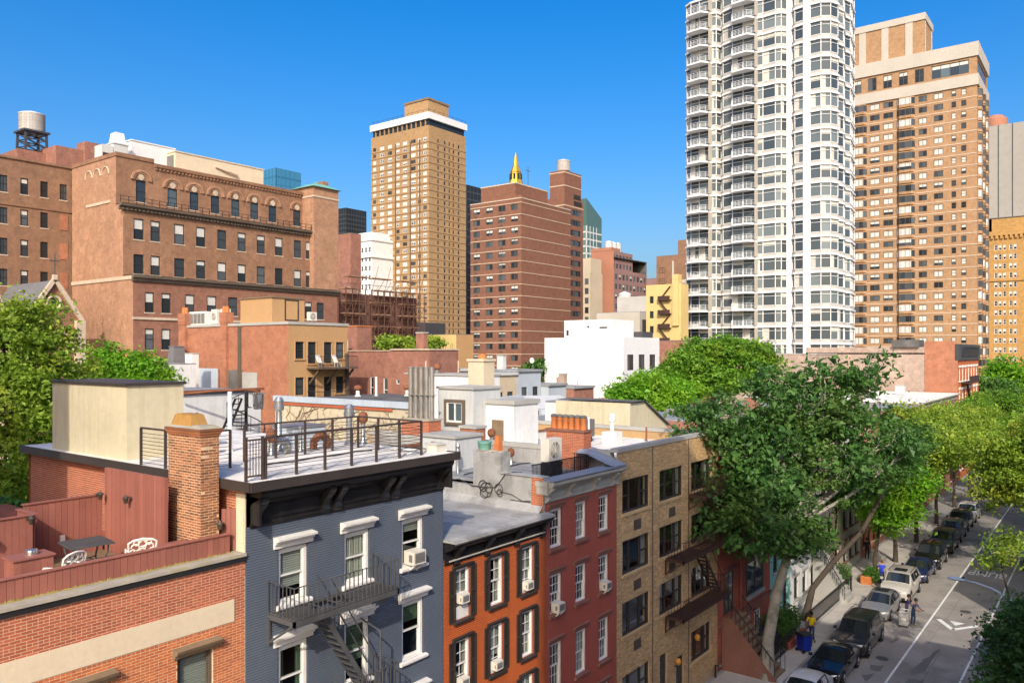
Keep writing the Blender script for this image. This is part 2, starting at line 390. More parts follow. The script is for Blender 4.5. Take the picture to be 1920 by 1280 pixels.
    def mesh(s, name, mats, smooth=False, fix=True):
        me = bpy.data.meshes.new(name)
        me.from_pydata(s.v, [], s.f)
        for m in (mats if isinstance(mats, (list, tuple)) else [mats]): me.materials.append(M[m] if isinstance(m, str) else m)
        if any(s.m): me.polygons.foreach_set('material_index', s.m)
        if fix:
            bm = bmesh.new(); bm.from_mesh(me); bmesh.ops.recalc_face_normals(bm, faces=bm.faces); bm.to_mesh(me); bm.free()
        if smooth:
            me.polygons.foreach_set('use_smooth', [True] * len(me.polygons))
            if smooth is not True:
                me.set_sharp_from_angle(angle=R(smooth))
        me.update()
        return me
    def build(s, name, mats, parent=None, loc=(0, 0, 0), rz=0.0, smooth=False, fix=True):
        return put(name, s.mesh(name, mats, smooth, fix), parent, loc, rz)

WM = {}
def put(name, me, parent=None, loc=(0, 0, 0), rz=0.0, mw=None):
    """link a mesh; loc and rz are in the world, also under a parent"""
    o = bpy.data.objects.new(name, me)
    COL.objects.link(o)
    W = mw if mw is not None else Matrix.Translation(loc) @ Matrix.Rotation(rz, 4, 'Z')
    WM[o.name] = W
    if parent is not None:
        o.parent = parent
        o.matrix_basis = WM[parent.name].inverted() @ W
    else:
        o.matrix_basis = W
    return o

def tag(o, label, cat, group=None, kind=None):
    o['label'] = label
    if cat: o['category'] = cat
    if group: o['group'] = group
    if kind: o['kind'] = kind
    return o

def thing(name, label, cat, loc=(0, 0, 0), rz=0.0, group=None):
    o = put(name, None, None, loc, rz)
    o.empty_display_size = .3
    return tag(o, label, cat, group)

def structure(o, label=None):
    o['kind'] = 'structure'
    if label: o['label'] = label
    return o

MC = {}
def cached(key, fn):
    if key not in MC: MC[key] = fn()
    return MC[key]

NX = -math.pi / 2      # rotation of a wall that faces -X (its local x runs towards -Y)

def wall_mb(w, h, ops=(), depth=0.22, mb=None, mi=0, rmi=None, y=0.0):
    """wall in local x (width), z (height), facing -y, with openings and reveals"""
    mb = mb or MB(); rmi = mi if rmi is None else rmi
    us = sorted({0.0, w, *[round(max(0, min(w, v)), 4) for o in ops for v in o[:2]]})
    zs = sorted({0.0, h, *[round(max(0, min(h, v)), 4) for o in ops for v in o[2:4]]})
    for j in range(len(zs) - 1):
        zc = (zs[j] + zs[j + 1]) / 2; st = None
        row = [o for o in ops if o[2] < zc < o[3]]
        for i in range(len(us)):
            inside = i == len(us) - 1 or any(o[0] < (us[i] + us[i + 1]) / 2 < o[1] for o in row)
            if not inside and st is None: st = us[i]
            if inside and st is not None:
                mb.quad((st, y, zs[j]), (us[i], y, zs[j]), (us[i], y, zs[j + 1]), (st, y, zs[j + 1]), mi); st = None
    for o in ops:
        a, b, c, d = o[:4]
        for p, q in (((a, c), (b, c)), ((b, c), (b, d)), ((b, d), (a, d)), ((a, d), (a, c))):
            mb.quad((p[0], y, p[1]), (q[0], y, q[1]), (q[0], y + depth, q[1]), (p[0], y + depth, p[1]), rmi)
    return mb

def brick_rects(w, h, ops=(), ch=.067, bl=.212, j=.011, jv=.011, seed=1, u_from=0.0, z_from=0.0, header=0):
    r = np.random.default_rng(seed); out = []
    rows = int(round((h - z_from) / ch))
    BL = bl
    for k in range(rows):
        bl = BL / 2 if header and k % header == 2 else BL
        z0, z1 = z_from + k * ch + j, z_from + (k + 1) * ch
        u = u_from - (bl / 2 if k % 2 else 0)
        zc = (z0 + z1) / 2
        cuts = sorted((o[0], o[1]) for o in ops if o[2] - .01 < zc < o[3] + .01)
        while u < w:
            segs = [(max(u + jv / 2, u_from), min(u + bl - jv / 2, w))]
            for a, b in cuts:
                ns = []
                for s0, s1 in segs:
                    if b <= s0 or a >= s1: ns.append((s0, s1))
                    else:
                        if a - s0 > .03: ns.append((s0, a))
                        if s1 - b > .03: ns.append((b, s1))
                segs = ns
            out += [(a, b, z0, z1) for a, b in segs if b - a > .03]
            u += bl
    return out

def bricks_mesh(name, rects, mat, proud=.008, seed=1, jit=.0025, y=0.0):
    n = len(rects)
    a = np.array(rects, dtype=np.float64)
    r = np.random.default_rng(seed)
    yf = y - proud + r.uniform(-jit, jit, n)
    v = np.empty((n, 8, 3))
    X = (a[:, 0], a[:, 1], a[:, 1], a[:, 0]); Z = (a[:, 2], a[:, 2], a[:, 3], a[:, 3])
    ch = proud * .25
    for k in range(4):
        sx = ch if k in (0, 3) else -ch; sz = ch if k < 2 else -ch
        v[:, k, 0] = X[k] + sx; v[:, k, 1] = yf; v[:, k, 2] = Z[k] + sz
        v[:, k + 4, 0] = X[k]; v[:, k + 4, 1] = y + .004; v[:, k + 4, 2] = Z[k]
    f = np.array([[0, 1, 2, 3], [4, 5, 1, 0], [5, 6, 2, 1], [6, 7, 3, 2], [7, 4, 0, 3]])
    F = (f[None] + (np.arange(n) * 8)[:, None, None]).reshape(-1, 4)
    return np_mesh(name, v.reshape(-1, 3), F, mat)

def np_mesh(name, V, F, mat, smooth=False):
    me = bpy.data.meshes.new(name)
    V = np.ascontiguousarray(V, dtype=np.float32); F = np.ascontiguousarray(F, dtype=np.int32)
    k = F.shape[1]
    me.vertices.add(len(V)); me.vertices.foreach_set('co', V.ravel())
    me.loops.add(F.size); me.loops.foreach_set('vertex_index', F.ravel())
    me.polygons.add(len(F)); me.polygons.foreach_set('loop_start', np.arange(0, F.size, k, dtype=np.int32))
    for m in (mat if isinstance(mat, (list, tuple)) else [mat]): me.materials.append(M[m] if isinstance(m, str) else m)
    me.polygons.foreach_set('use_smooth', np.full(len(F), bool(smooth)))
    me.update(calc_edges=True)
    return me

def brick_face(b, w, h, loc, rz, ops, mat, mortar, name='wall', seed=1, depth=.2, ch=.067, bl=.212, z_from=0.0, singles=None, u_from=0.0, single_mat=None, jv=.011, proud=.005, j=.011, header=0, mat2=None, zsplit=0):
    """mortar wall with openings as one part; its bricks are laid as geometry, the largest-looking ones each an object"""
    wl_ = wall_mb(w, h, ops, depth).build(name, [mortar], b, loc, rz)
    rs = brick_rects(w, h, ops, ch=ch, bl=bl, seed=seed, z_from=z_from, u_from=u_from, jv=jv, j=j, header=header)
    if singles:
        full = [r_ for r_ in rs if abs(r_[1] - r_[0] - (bl - jv)) < 1e-4]
        full.sort(key=singles)
        pick = full[:300]; ps = set(pick)
        rs = [r_ for r_ in rs if r_ not in ps]
        bw, bh = bl - jv, ch - j
        me = bricks_mesh('brick', [(0, bw, 0, bh)], single_mat or mat, proud, seed=3, jit=.0)
        W = Matrix.Translation(loc) @ Matrix.Rotation(rz, 4, 'Z')
        rr = np.random.default_rng(seed + 5)
        for r_ in pick:
            put('brick', me, wl_, mw=W @ Matrix.Translation((r_[0], rr.uniform(-.3, .2) * proud, r_[2])))
    for m_, q in ((mat, [r_ for r_ in rs if r_[2] >= zsplit]), (mat2, [r_ for r_ in rs if r_[2] < zsplit])):
        if q: put('brick_courses', bricks_mesh('brick_courses', q, m_, proud, seed=seed, jit=proud * .3), wl_, loc, rz)['kind'] = 'stuff'
    return wl_

# ------------------------------------------------------------------ windows
def wmesh_far(w, h, fm='frame_dark', gm='glass', mull=1, rail=True, blind=0.0, fw=.07, key=None, sill=None, bmat='blind'):
    """far window in an opening w x h: frame, mullions, meeting rail, glass, optional blind; local x,z, glass at y=.12"""
    def mk():
        mb = MB()
        y0, y1 = .05, .12
        mb.box(0, fw, y0, y1, 0, h).box(w - fw, w, y0, y1, 0, h).box(fw, w - fw, y0, y1, 0, fw).box(fw, w - fw, y0, y1, h - fw, h)
        for i in range(1, mull):
            x = w * i / mull; mb.box(x - fw * .4, x + fw * .4, y0 + .01, y1, fw, h - fw)
        if rail: mb.box(fw, w - fw, y0 + .015, y1, h * .5 - fw * .35, h * .5 + fw * .35)
        gl = h
        n = max(1, mull)
        for i in range(n):
            mb.quad((w * i / n, .115, 0), (w * (i + 1) / n, .115, 0), (w * (i + 1) / n, .115, h), (w * i / n, .115, h), 1)
        if blind:
            mb.quad((fw * 1.2, .108, h * (1 - blind)), (w - fw * 1.2, .108, h * (1 - blind)), (w - fw * 1.2, .108, h - fw), (fw * 1.2, .108, h - fw), 2)
        if sill: mb.box(-.08, w + .08, -sill, .06, -.14, 0, 3)
        return mb.mesh('window', [fm, gm, bmat, 'stone_trim'])
    return cached(('wf', round(w, 3), round(h, 3), fm, gm, mull, rail, blind, fw, sill, bmat, key), mk)

def near_window(b, x0, x1, z0, z1, y, style, rz=0.0, grid=(1, 1), fm='white_trim', cur='curtain', cdrop=1.0, casing=.09, seed=0, W0=None):
    """double-hung window as a part with its panes, sill and curtain as sub-parts. y is the wall face"""
    w_, h_ = x1 - x0, z1 - z0
    def mk():
        mb = MB()
        c = casing
        d0 = .06
        mb.box(0, c, d0, d0 + .1, 0, h_).box(w_ - c, w_, d0, d0 + .1, 0, h_).box(c, w_ - c, d0, d0 + .1, h_ - c, h_).box(c, w_ - c, d0, d0 + .1, 0, c * .6)
        zm = h_ * .48
        # upper sash in front, lower sash behind
        for (a, bb, yy) in ((zm, h_ - c, d0 + .03), (c * .6, zm + .05, d0 + .07)):
            t = .045
            mb.box(c, c + t, yy, yy + .035, a, bb).box(w_ - c - t, w_ - c, yy, yy + .035, a, bb)
            mb.box(c + t, w_ - c - t, yy, yy + .035, a, a + t).box(c + t, w_ - c - t, yy, yy + .035, bb - t, bb)
            gx, gz = grid
            for i in range(1, gx):
                x = c + t + (w_ - 2 * c - 2 * t) * i / gx; mb.box(x - .012, x + .012, yy + .008, yy + .028, a + t, bb - t)
            for i in range(1, gz):
                z = a + (bb - a) * i / gz; mb.box(c + t, w_ - c - t, yy + .006, yy + .026, z - .012, z + .012)
        return mb.mesh('window', [fm])
    k = (round(w_, 2), round(h_, 2), grid, fm, casing)
    W = Matrix.Translation((x0, y, z0)) if W0 is None else W0 @ Matrix.Translation((x0, y, z0))
    win = put('window', cached(('nw',) + k, mk), b, mw=W)
    def pan():
        mb = MB(); zm = h_ * .48
        mb.quad((casing, .145, casing * .6), (w_ - casing, .145, casing * .6), (w_ - casing, .145, zm), (casing, .145, zm))
        return mb.mesh('pane', ['pane'], fix=False)
    def pan2():
        mb = MB(); zm = h_ * .48
        mb.quad((casing, .105, zm), (w_ - casing, .105, zm), (w_ - casing, .105, h_ - casing), (casing, .105, h_ - casing))
        return mb.mesh('pane', ['pane'], fix=False)
    put('pane', cached(('np1',) + k, pan), win, mw=W); put('pane', cached(('np2',) + k, pan2), win, mw=W)
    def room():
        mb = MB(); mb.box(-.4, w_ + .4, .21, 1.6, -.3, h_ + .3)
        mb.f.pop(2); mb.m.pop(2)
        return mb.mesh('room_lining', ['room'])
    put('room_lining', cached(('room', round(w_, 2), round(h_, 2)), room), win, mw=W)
    if cur:
        r = random.Random(seed)
        drop = cdrop
        def cu():
            mb = MB()
            if style == 'blind':
                z = h_ * (1 - drop); n = int((h_ - z) / .06)
                for i in range(n): mb.box(casing, w_ - casing, .185, .2, h_ - .06 * (i + 1), h_ - .06 * i - .012)
            else:
                n = 15
                for side in (0, 1):
                    wd = (w_ * .5) if drop >= .99 else w_ * .5 * drop
                    for i in range(n):
                        xa, xb = wd * i / n, wd * (i + 1) / n
                        ya, yb = .19 + .025 * math.sin(i * 1.9 + side), .19 + .025 * math.sin((i + 1) * 1.9 + side)
                        if side: xa, xb = w_ - xa, w_ - xb
                        mb.quad((xa, ya, .05), (xb, yb, .05), (xb, yb, h_), (xa, ya, h_))
            return mb.mesh('curtain', [cur], fix=False)
        put('curtain', cached(('cu', style, drop, cur) + k, cu), win, mw=W)
    return win

def ac_unit(label, x, y, z, w_=.62, h_=.42, d_=.55, rz=0.0, group='window air conditioners', bracket=True):
    """window air conditioner sticking out of a wall that faces -y; x centre, y wall face, z bottom"""
    t = thing('air_conditioner', label, 'air conditioner', (x, y, z), rz, group)
    def body():
        mb = MB(); mb.box(-w_ / 2, w_ / 2, -d_, .1, 0, h_)
        return mb.mesh('casing', ['ac'])
    def gr():
        mb = MB(); mb.box(-w_ / 2 + .05, w_ / 2 - .05, -d_ - .006, -d_ + .02, .05, h_ - .05)
        for s in (-1, 1):
            mb.box(s * w_ / 2 - .006, s * w_ / 2 + .006, -d_ + .08, -.12, .08, h_ - .1)
        for i in range(6): mb.box(-w_ / 2 + .05, w_ / 2 - .05, -d_ - .014, -d_, .08 + i * (h_ - .16) / 6, .1 + i * (h_ - .16) / 6)
        return mb.mesh('grille', ['ac_dark'])
    def br():
        mb = MB()
        mb.bar((0, .06, -.03), (0, -d_ * .9, -.03), .04).bar((0, .06, -.32), (0, -d_ * .8, -.04), .04)
        return mb.mesh('bracket', ['white_trim'])
    W = WM[t.name]
    put('casing', cached(('acb', w_, h_, d_), body), t, mw=W); put('grille', cached(('acg', w_, h_, d_), gr), t, mw=W)
    for s in ((-.35, .35) if bracket else ()): put('bracket', cached(('acbr', d_), br), t, mw=W @ Matrix.Translation((s * w_, 0, 0)))
    return t

# ================================================================== the setting
g = MB(); g.quad((-1500, -1500, -.03), (2500, -1500, -.03), (2500, 2500, -.03), (-1500, 2500, -.03))
structure(g.build('ground', ['soil'], fix=False))
KN, KF = 3.9, 14.0
rd = MB()
nx = 60
for i in range(nx):
    x0, x1 = -60 + i * 5, -55 + i * 5
    def cr(y): return 0.002 - .0 * y
    rd.quad((x0, KN, 0), (x1, KN, 0), (x1, KF, 0), (x0, KF, 0))
road = structure(rd.build('road', ['asphalt'], fix=False))
av = MB(); av.quad((146, -200, .004), (170, -200, .004), (170, 400, .004), (146, 400, .004)); structure(av.build('avenue', ['asphalt'], fix=False))
st2 = MB(); st2.quad((-60, 81, .004), (145.9, 81, .004), (145.9, 91.5, .004), (-60, 91.5, .004)); structure(st2.build('side_street', ['asphalt'], fix=False))
for yl in (6.76, 9.9):
    mb = MB()
    mb.box(-40, 143, yl - .055, yl + .055, .001, .006)
    mb.build('lane_line', ['paint_white'], road)
rp = random.Random(5)
def blotch(pts, n=3):
    """irregular dark repair or oil stain on the road"""
    P = []
    for a, b_ in zip(pts, pts[1:] + pts[:1]):
        for k in range(n): f_ = k / n; P.append((a[0] + (b_[0] - a[0]) * f_ + rp.uniform(-.18, .18), a[1] + (b_[1] - a[1]) * f_ + rp.uniform(-.09, .09), .004))
    MB().add(P, [tuple(range(len(P)))]).build('asphalt_patch', ['asphalt_dark'], road, fix=False)
blotch([(48.6, 8.45), (52.8, 8.42), (52.9, 8.55), (50.6, 8.9), (49.0, 9.15), (47.6, 9.1)]); blotch([(44.2, 8.4), (47.4, 8.35), (47.2, 9.0), (45.4, 9.25)]); blotch([(47.2, 9.9 + .5), (48.3, 10.5), (48.0, 11.1), (47.0, 10.9)], 2); blotch([(45.2, 10.7), (46.6, 10.6), (46.2, 11.2)], 2); blotch([(52.0, 10.9), (53.5, 10.75), (53.6, 10.95), (52.2, 11.1)], 2)
for (x0, y0, x1, y1) in ((40, 8.38, 53, 8.36), (57.2, 10.6, 58.6, 4.4), (61, 11.2, 62.2, 7.2), (54, 9.2, 66, 9.0)):
    P = [(x0 + (x1 - x0) * k / 14 + rp.uniform(-.06, .06), y0 + (y1 - y0) * k / 14 + rp.uniform(-.05, .05)) for k in range(15)]; mb = MB()
    for a, b_ in zip(P[:-1], P[1:]): mb.bar((*a, .003), (*b_, .003), .025, .004)
    mb.build('road_crack', ['asphalt_dark'], road)
for (mx, my) in ((49.26, 10.84), (61.5, 8.3)):
    mb = MB(); mb.lathe([(.34, 0.001), (.34, .008)], 20, (mx, my, 0)); mb.lathe([(.28, .008), (.28, .011)], 20, (mx, my, 0)); mb.build('manhole_cover', ['iron_grey'], road)
# chevron of the speed hump and the triangle behind it
ch = MB()
def strip(p, q, w_):
    p, q = Vector((*p, .006)), Vector((*q, .006)); d = (q - p).normalized(); n_ = Vector((-d.y, d.x, 0)) * w_ / 2
    ch.quad(tuple(p - n_), tuple(q - n_), tuple(q + n_), tuple(p + n_))
strip((58.75, 9.48), (57.0, 8.39), .3); strip((57.06, 8.40), (58.75, 7.26), .3)
ch.quad((58.84, 8.85, .006), (58.8, 7.95, .006), (58.0, 8.4, .006), (58.01, 8.41, .006))
ch.build('hump_chevron', ['paint_white'], road, fix=False)
fc = bpy.data.curves.new('bump_lettering', 'FONT'); fc.body = 'BUMP'; fc.size = 1.0; fc.align_x = 'CENTER'; fc.offset = .012
fo = bpy.data.objects.new('tmp_text', fc); COL.objects.link(fo)
bpy.context.view_layer.update()
tm = bpy.data.meshes.new_from_object(fo.evaluated_get(bpy.context.evaluated_depsgraph_get()))
bpy.data.objects.remove(fo)
tm.materials.clear(); tm.materials.append(M['paint_white'])
xs = [v.co.x for v in tm.vertices]; sx = 2.55 / (max(xs) - min(xs)); zs_ = [v.co.y for v in tm.vertices]; sy = 1.75 / (max(zs_) - min(zs_))
for v in tm.vertices: v.co = Vector((v.co.y * -sy, v.co.x * sx, .006))
# letters read by drivers coming towards us: top of the letters towards -X
lm = put('bump_lettering', tm, road, (73.75, 8.3, 0))
# pavements with slabs
for nm, ya, yb, hgt in (('pavement', KF + .16, 17.4, .15), ('pavement', -.5, KN - .16, .15)):
    mb = MB(); mb.box(-40, 145, ya, yb, -.02, hgt - .012)
    pv = structure(mb.build(nm, ['kerb'])); 
    kb = MB()
    y0, y1 = (KF, KF + .158) if ya > 10 else (KN - .158, KN)
    def kerb_me():
        m_ = MB(); m_.box(.006, 1.994, 0, .158, -.02, .15); return m_.mesh('kerb_stone', ['kerb'])
    for i in range(34, 89): put('kerb_stone', cached('kerb', kerb_me), pv, (i * 2 - 34, y0, 0))
    def slab_me():
        m_ = MB(); m_.box(.01, 1.49, .01, 1.49, .1, .15); return m_.mesh('paving_slab', ['concrete'])
    if ya > 10:
        for i in range(38):
            for jx in range(2):
                put('paving_slab', cached('slab', slab_me), pv, (36 + i * 1.5, ya + jx * 1.5 + .01, 0))

# ================================================================== red brick house with the roof terrace
FY = 17.4
A = thing('brick_house', 'red brick house with a wooden roof terrace and a cream band', 'house', (4, FY, 0))
opsA = [(x + 3, x + 3.92, 8.3, 10.42) for x in (10.07, 7.55, 5.03)]
brick_face(A, 14.86, 12.4, (-3, FY, 0), 0, opsA, 'brickA', 'mortar_light', seed=2, z_from=8.24, u_from=7.0, singles=lambda r_: -r_[2] + abs(r_[0] - 12.6) * .45, proud=.002, j=.012, jv=.011, header=6, mat2='brickA_o', zsplit=10.88)
for (a, b_, c_, d_) in opsA:
    near_window(A, a - 3, b_ - 3, c_, d_, FY, 'blind', fm='frame_bronze', cur='blind', cdrop=.6, casing=.07)
    x0, x1 = a - 3 - .12, b_ - 3 + .14
    mb = MB(); mb.ext([(.06, 0), (-.1, 0), (-.13, .08), (-.2, .12), (-.24, .2), (.06, .24)], x0, x1, 'x')
    mb.build('lintel', ['brown_trim'], A, (0, FY, 10.42))
mb = MB(); mb.box(-3, 11.56, FY - .02, FY + .05, 10.88, 11.42); mb.build('cream_band', ['cream_band'], A)
mb = MB(); mb.box(-3, 11.86, FY - .09, FY + .4, 12.43, 12.5); mb.build('coping', ['moss'], A)
mb = MB(); mb.box(-3, 11.86, FY - .06, FY - .012, 12.3, 12.43); mb.build('flashing', ['tar'], A)
mb = MB(); mb.box(-3, 11.5, FY + .24, 22.2, 11.9, 12.16); mb.build('roof_slab', ['dark_roof'], A)
db = MB(); db.box(0, 7.45, .008, .132, 0, .04); dbm = db.mesh('deck_board', ['deck'])
for i in range(29): put('deck_board', dbm, A, (3.0, 17.9 + i * .14, 12.17))
# lower rear wing with a dark parapet
mb = MB(); mb.box(-3, 11.6, 22.3, 31, 0, 12.2); mb.build('rear_wing', ['brick_party'], A)
# low board fence on the front parapet
def fence(label, p, q, z0, z1, bw, cap=True, th=.03, mat='plank', posts=True):
    p, q = Vector((*p, 0)), Vector((*q, 0)); d = q - p; L = d.length; ang = math.atan2(d.y, d.x)
    t = thing('board_fence', label, 'fence', (p.x, p.y, z0), ang, 'red stained board fences of the roof terrace')
    n_ = max(1, round(L / bw)); b_ = L / n_
    bmesh_ = MB().add([(.004, 0, 0), (b_ - .004, 0, 0), (b_ - .004, th, 0), (.004, th, 0), (.004, 0, z1 - z0), (b_ - .004, 0, z1 - z0), (b_ - .004, th, z1 - z0), (.004, th, z1 - z0)],
        [(0, 3, 2, 1), (4, 5, 6, 7), (0, 1, 5, 4), (1, 2, 6, 5), (2, 3, 7, 6), (3, 0, 4, 7)]).mesh('board', [mat])
    W = WM[t.name]; rr = random.Random(n_)
    for i in range(n_): put('board', bmesh_, t, mw=W @ Matrix.Translation((i * b_, rr.uniform(-.004, .004), 0)))
    mb = MB(); mb.box(0, L, th + .006, th + .05, .1, .19).box(0, L, th + .006, th + .05, z1 - z0 - .22, z1 - z0 - .12); put('rail', mb.mesh('rail', [mat]), t, mw=W)
    if cap:
        mb = MB(); mb.box(-.02, L + .02, -.035, th + .06, z1 - z0 + .002, z1 - z0 + .035); put('cap_rail', mb.mesh('cap_rail', [mat]), t, mw=W)
    return t
fA = fence('low red board fence along the front parapet above the brick', (2.8, 17.72), (11.66, 17.72), 12.5, 12.95, .152)
ms = MB(); rm = random.Random(8)
for i in range(236):
    x = 2.85 + i * .0375; ms.add([(x, 17.7, 12.5), (x + .045, 17.7, 12.5), (x + .04 + rm.uniform(-.02, .02), 17.715, 12.5 + rm.random() ** 2 * .07), (x + .045, 17.66 - rm.random() * .05, 12.505), (x, 17.66 - rm.random() * .05, 12.505)], [(0, 1, 2), (0, 1, 3, 4)])
ms.build('moss_growth', ['moss_green'], fA, fix=False)['kind'] = 'stuff'
fence('red board fence at the back of the terrace behind the table', (8.5, 21.75), (10.45, 21.75), 12.16, 13.68, .15)
fence('red board fence at the picture\'s left end of the terrace', (4.4, 20.7), (8.3, 20.7), 12.16, 13.6, .15)
fence('short red board fence joining the two back fences of the terrace', (8.34, 21.7), (8.34, 20.76), 12.16, 13.6, .15, posts=False)
fence('tall red board partition beside the brick chimney', (10.5, 21.75), (10.5, 18.72), 12.16, 14.4, .127, cap=False, th=.09)
fence('small red board panel on the brick wall behind the chimney', (11.62, 18.05), (11.87, 17.78), 12.5, 13.55, .12, cap=False)

# box planter, table, chairs, lanterns
t = thing('planter_box', 'red stained box with a small round vent on top by the low fence', 'box', (7.5, 18.9, 12.2))
pb = MB().box(0, .125, 0, .02, 0, .86).mesh('board', ['plank'])
for i in range(6): put('board', pb, t, (7.12 + i * .128, 18.62, 12.2))
for i in range(4): put('board', pb, t, (7.1, 19.14 - i * .128, 12.2), NX)
mb = MB(); mb.box(7.12, 7.86, 18.64, 19.12, 12.2, 13.04); mb.build('carcass', ['plank'], t)
mb = MB(); mb.box(7.06, 7.92, 18.58, 19.18, 13.062, 13.1); mb.build('lid', ['plank'], t)
mb = MB(); mb.lathe([(.13, 0), (.13, .06), (.12, .1), (.1, .11)], 18, (7.55, 18.9, 13.1)); mb.build('vent_cap', ['chrome'], t, smooth=40)
t = thing('patio_table', 'dark metal mesh table with curved legs on the roof terrace', 'table', (9.15, 19.85, 12.21), R(-8))
W = WM[t.name]
tp = MB(); s_ = .46
for i in range(17):
    a = -s_ + i * .0575; tp.box(a - .02, a + .02, -s_, s_, .70, .712)
for i in range(12):
    a = -s_ + i * .083; tp.box(-s_, s_, a - .012, a + .012, .694, .70)
tp.box(-s_ - .03, s_ + .03, -s_ - .03, -s_, .68, .72).box(-s_ - .03, s_ + .03, s_, s_ + .03, .68, .72).box(-s_ - .03, -s_, -s_, s_, .68, .72).box(s_, s_ + .03, -s_, s_, .68, .72)
put('table_top', tp.mesh('table_top', ['iron_grey']), t, mw=W)
for sx in (-1, 1):
    for sy in (-1, 1):
        mb = MB(); mb.tube([(sx * .38, sy * .38, .69), (sx * .37, sy * .37, .5), (sx * .3, sy * .3, .28), (sx * .34, sy * .34, .1), (sx * .42, sy * .42, 0)], .022, 8)
        put('leg', mb.mesh('leg', ['iron_grey'], 40), t, mw=W)
mb = MB(); mb.tube([(-.3, -.3, .28), (0, 0, .33), (.3, .3, .28)], .014, 6).tube([(-.3, .3, .28), (0, 0, .34), (.3, -.3, .28)], .014, 6); put('stretcher', mb.mesh('stretcher', ['iron_grey']), t, mw=W)
def iron_chair(label, x, y, rz):
    t = thing('patio_chair', label, 'chair', (x, y, 12.21), rz, 'white cast metal chairs of the roof terrace'); W = WM[t.name]
    mb = MB()   # seat: pierced plate
    for i in range(7): mb.box(-.24 + i * .08 - .022, -.24 + i * .08 + .022, -.24, .22, .42, .44)
    mb.box(-.27, .27, -.26, -.22, .415, .445).box(-.27, .27, .2, .24, .415, .445).box(-.27, -.24, -.22, .2, .415, .445).box(.24, .27, -.22, .2, .415, .445)
    put('seat', mb.mesh('seat', ['white_iron']), t, mw=W)
    mb = MB()   # back: arched frame filled with scrolls
    def bp(u, v): return (u, .22 + v * .12, .46 + v * .5)
    arch = [bp(-.27, 0), bp(-.29, .5), bp(-.3, .85), bp(-.2, .97), bp(0, 1.03), bp(.2, .97), bp(.3, .85), bp(.29, .5), bp(.27, 0)]
    mb.tube(arch, .024, 6)
    for cu, cv, rr in ((-.13, .2, .1), (.13, .2, .1), (-.15, .62, .09), (.15, .62, .09), (0, .82, .09), (0, .42, .08), (-.2, .42, .06), (.2, .42, .06), (-.13, .84, .06), (.13, .84, .06)):
        mb.tube([bp(cu + rr * math.cos(a), cv + rr * 1.9 * math.sin(a)) for a in np.linspace(0, 5.2, 10)], .017, 5)
    for u in (-.07, .07): mb.tube([bp(u, 0), bp(u * .3, .4), bp(u * 1.4, .75), bp(0, 1)], .015, 5)
    put('backrest', mb.mesh('backrest', ['white_iron'], 40), t, mw=W)
    for s in (-1, 1):
        mb = MB(); mb.tube([(s * .27, .22, .66), (s * .31, 0, .67), (s * .3, -.22, .65), (s * .29, -.26, .6), (s * .27, -.22, .44)], .02, 6); put('armrest', mb.mesh('armrest', ['white_iron'], 40), t, mw=W)
        for yy in (-.22, .2):
            mb = MB(); mb.tube([(s * .25, yy, .42), (s * .23, yy, .2), (s * .27, yy * 1.15, 0)], [.022, .016, .02], 6); put('leg', mb.mesh('leg', ['white_iron'], 40), t, mw=W)
    return t
iron_chair('white cast metal chair between the box and the dark table', 7.95, 18.3, R(200))
iron_chair('white cast metal chair on the chimney side of the dark table', 9.7, 18.35, R(160))
def lantern(label, x, y, z, rz):
    t = thing('wall_lantern', label, 'lamp', (x, y, z), rz, 'metal wall lanterns of the terrace'); W = WM[t.name] @ Matrix.Scale(.68, 4)
    mb = MB(); mb.lathe([(.07, 0), (.08, .03), (.03, .06)], 10, (0, -.02, -.02), axis='y').tube([(0, -.02, .0), (0, -.12, .08), (0, -.2, .05)], .014, 6); put('bracket', mb.mesh('bracket', ['lantern'], 40), t, mw=W)
    mb = MB(); mb.lathe([(.02, -.2), (.07, -.17), (.1, -.02), (.12, .02), (.07, .08), (.02, .13), (.01, .17)], 8, (0, -.2, 0)); put('lamp_housing', mb.mesh('lamp_housing', ['lantern'], 30), t, mw=W)
    mb = MB(); mb.lathe([(.05, -.15), (.088, -.03)], 8, (0, -.2, 0)); put('lamp_glass', mb.mesh('lamp_glass', ['lamp_clear']), t, mw=W)
lantern('wall lantern on the face of the tall red partition', 10.47, 20.3, 13.75, NX)
lantern('wall lantern in the corner where back fence meets tall partition', 10.3, 21.7, 13.72, 0)
lantern('wall lantern on the end of the terrace\'s forward back fence', 8.2, 20.68, 13.55, 0)
lantern('wall lantern at the picture edge on the forward back fence', 7.35, 20.66, 13.2, 0)
lantern('wall lantern on the small red panel by the blue house corner', 11.6, 17.95, 13.2, R(-60))
mb = MB(); mb.box(9.36, 9.48, 21.72, 21.748, 12.62, 12.78); tag(mb.build('outlet_box', ['white_trim']), 'small white outlet box on the back board fence', 'socket')
# the red painted bench box next to the chimney foot
t = thing('storage_bench', 'low red stained storage bench at the foot of the brick chimney', 'bench', (10.5, 18.3, 12.2))
mb = MB(); mb.box(9.95, 10.98, 17.95, 18.65, 12.2, 12.78); mb.build('carcass', ['plank'], t)
mb = MB(); mb.box(9.92, 10.44, 17.92, 18.68, 12.782, 12.82).box(10.46, 10.985, 17.92, 18.68, 12.782, 12.82); mb.build('lid', ['plank'], t)

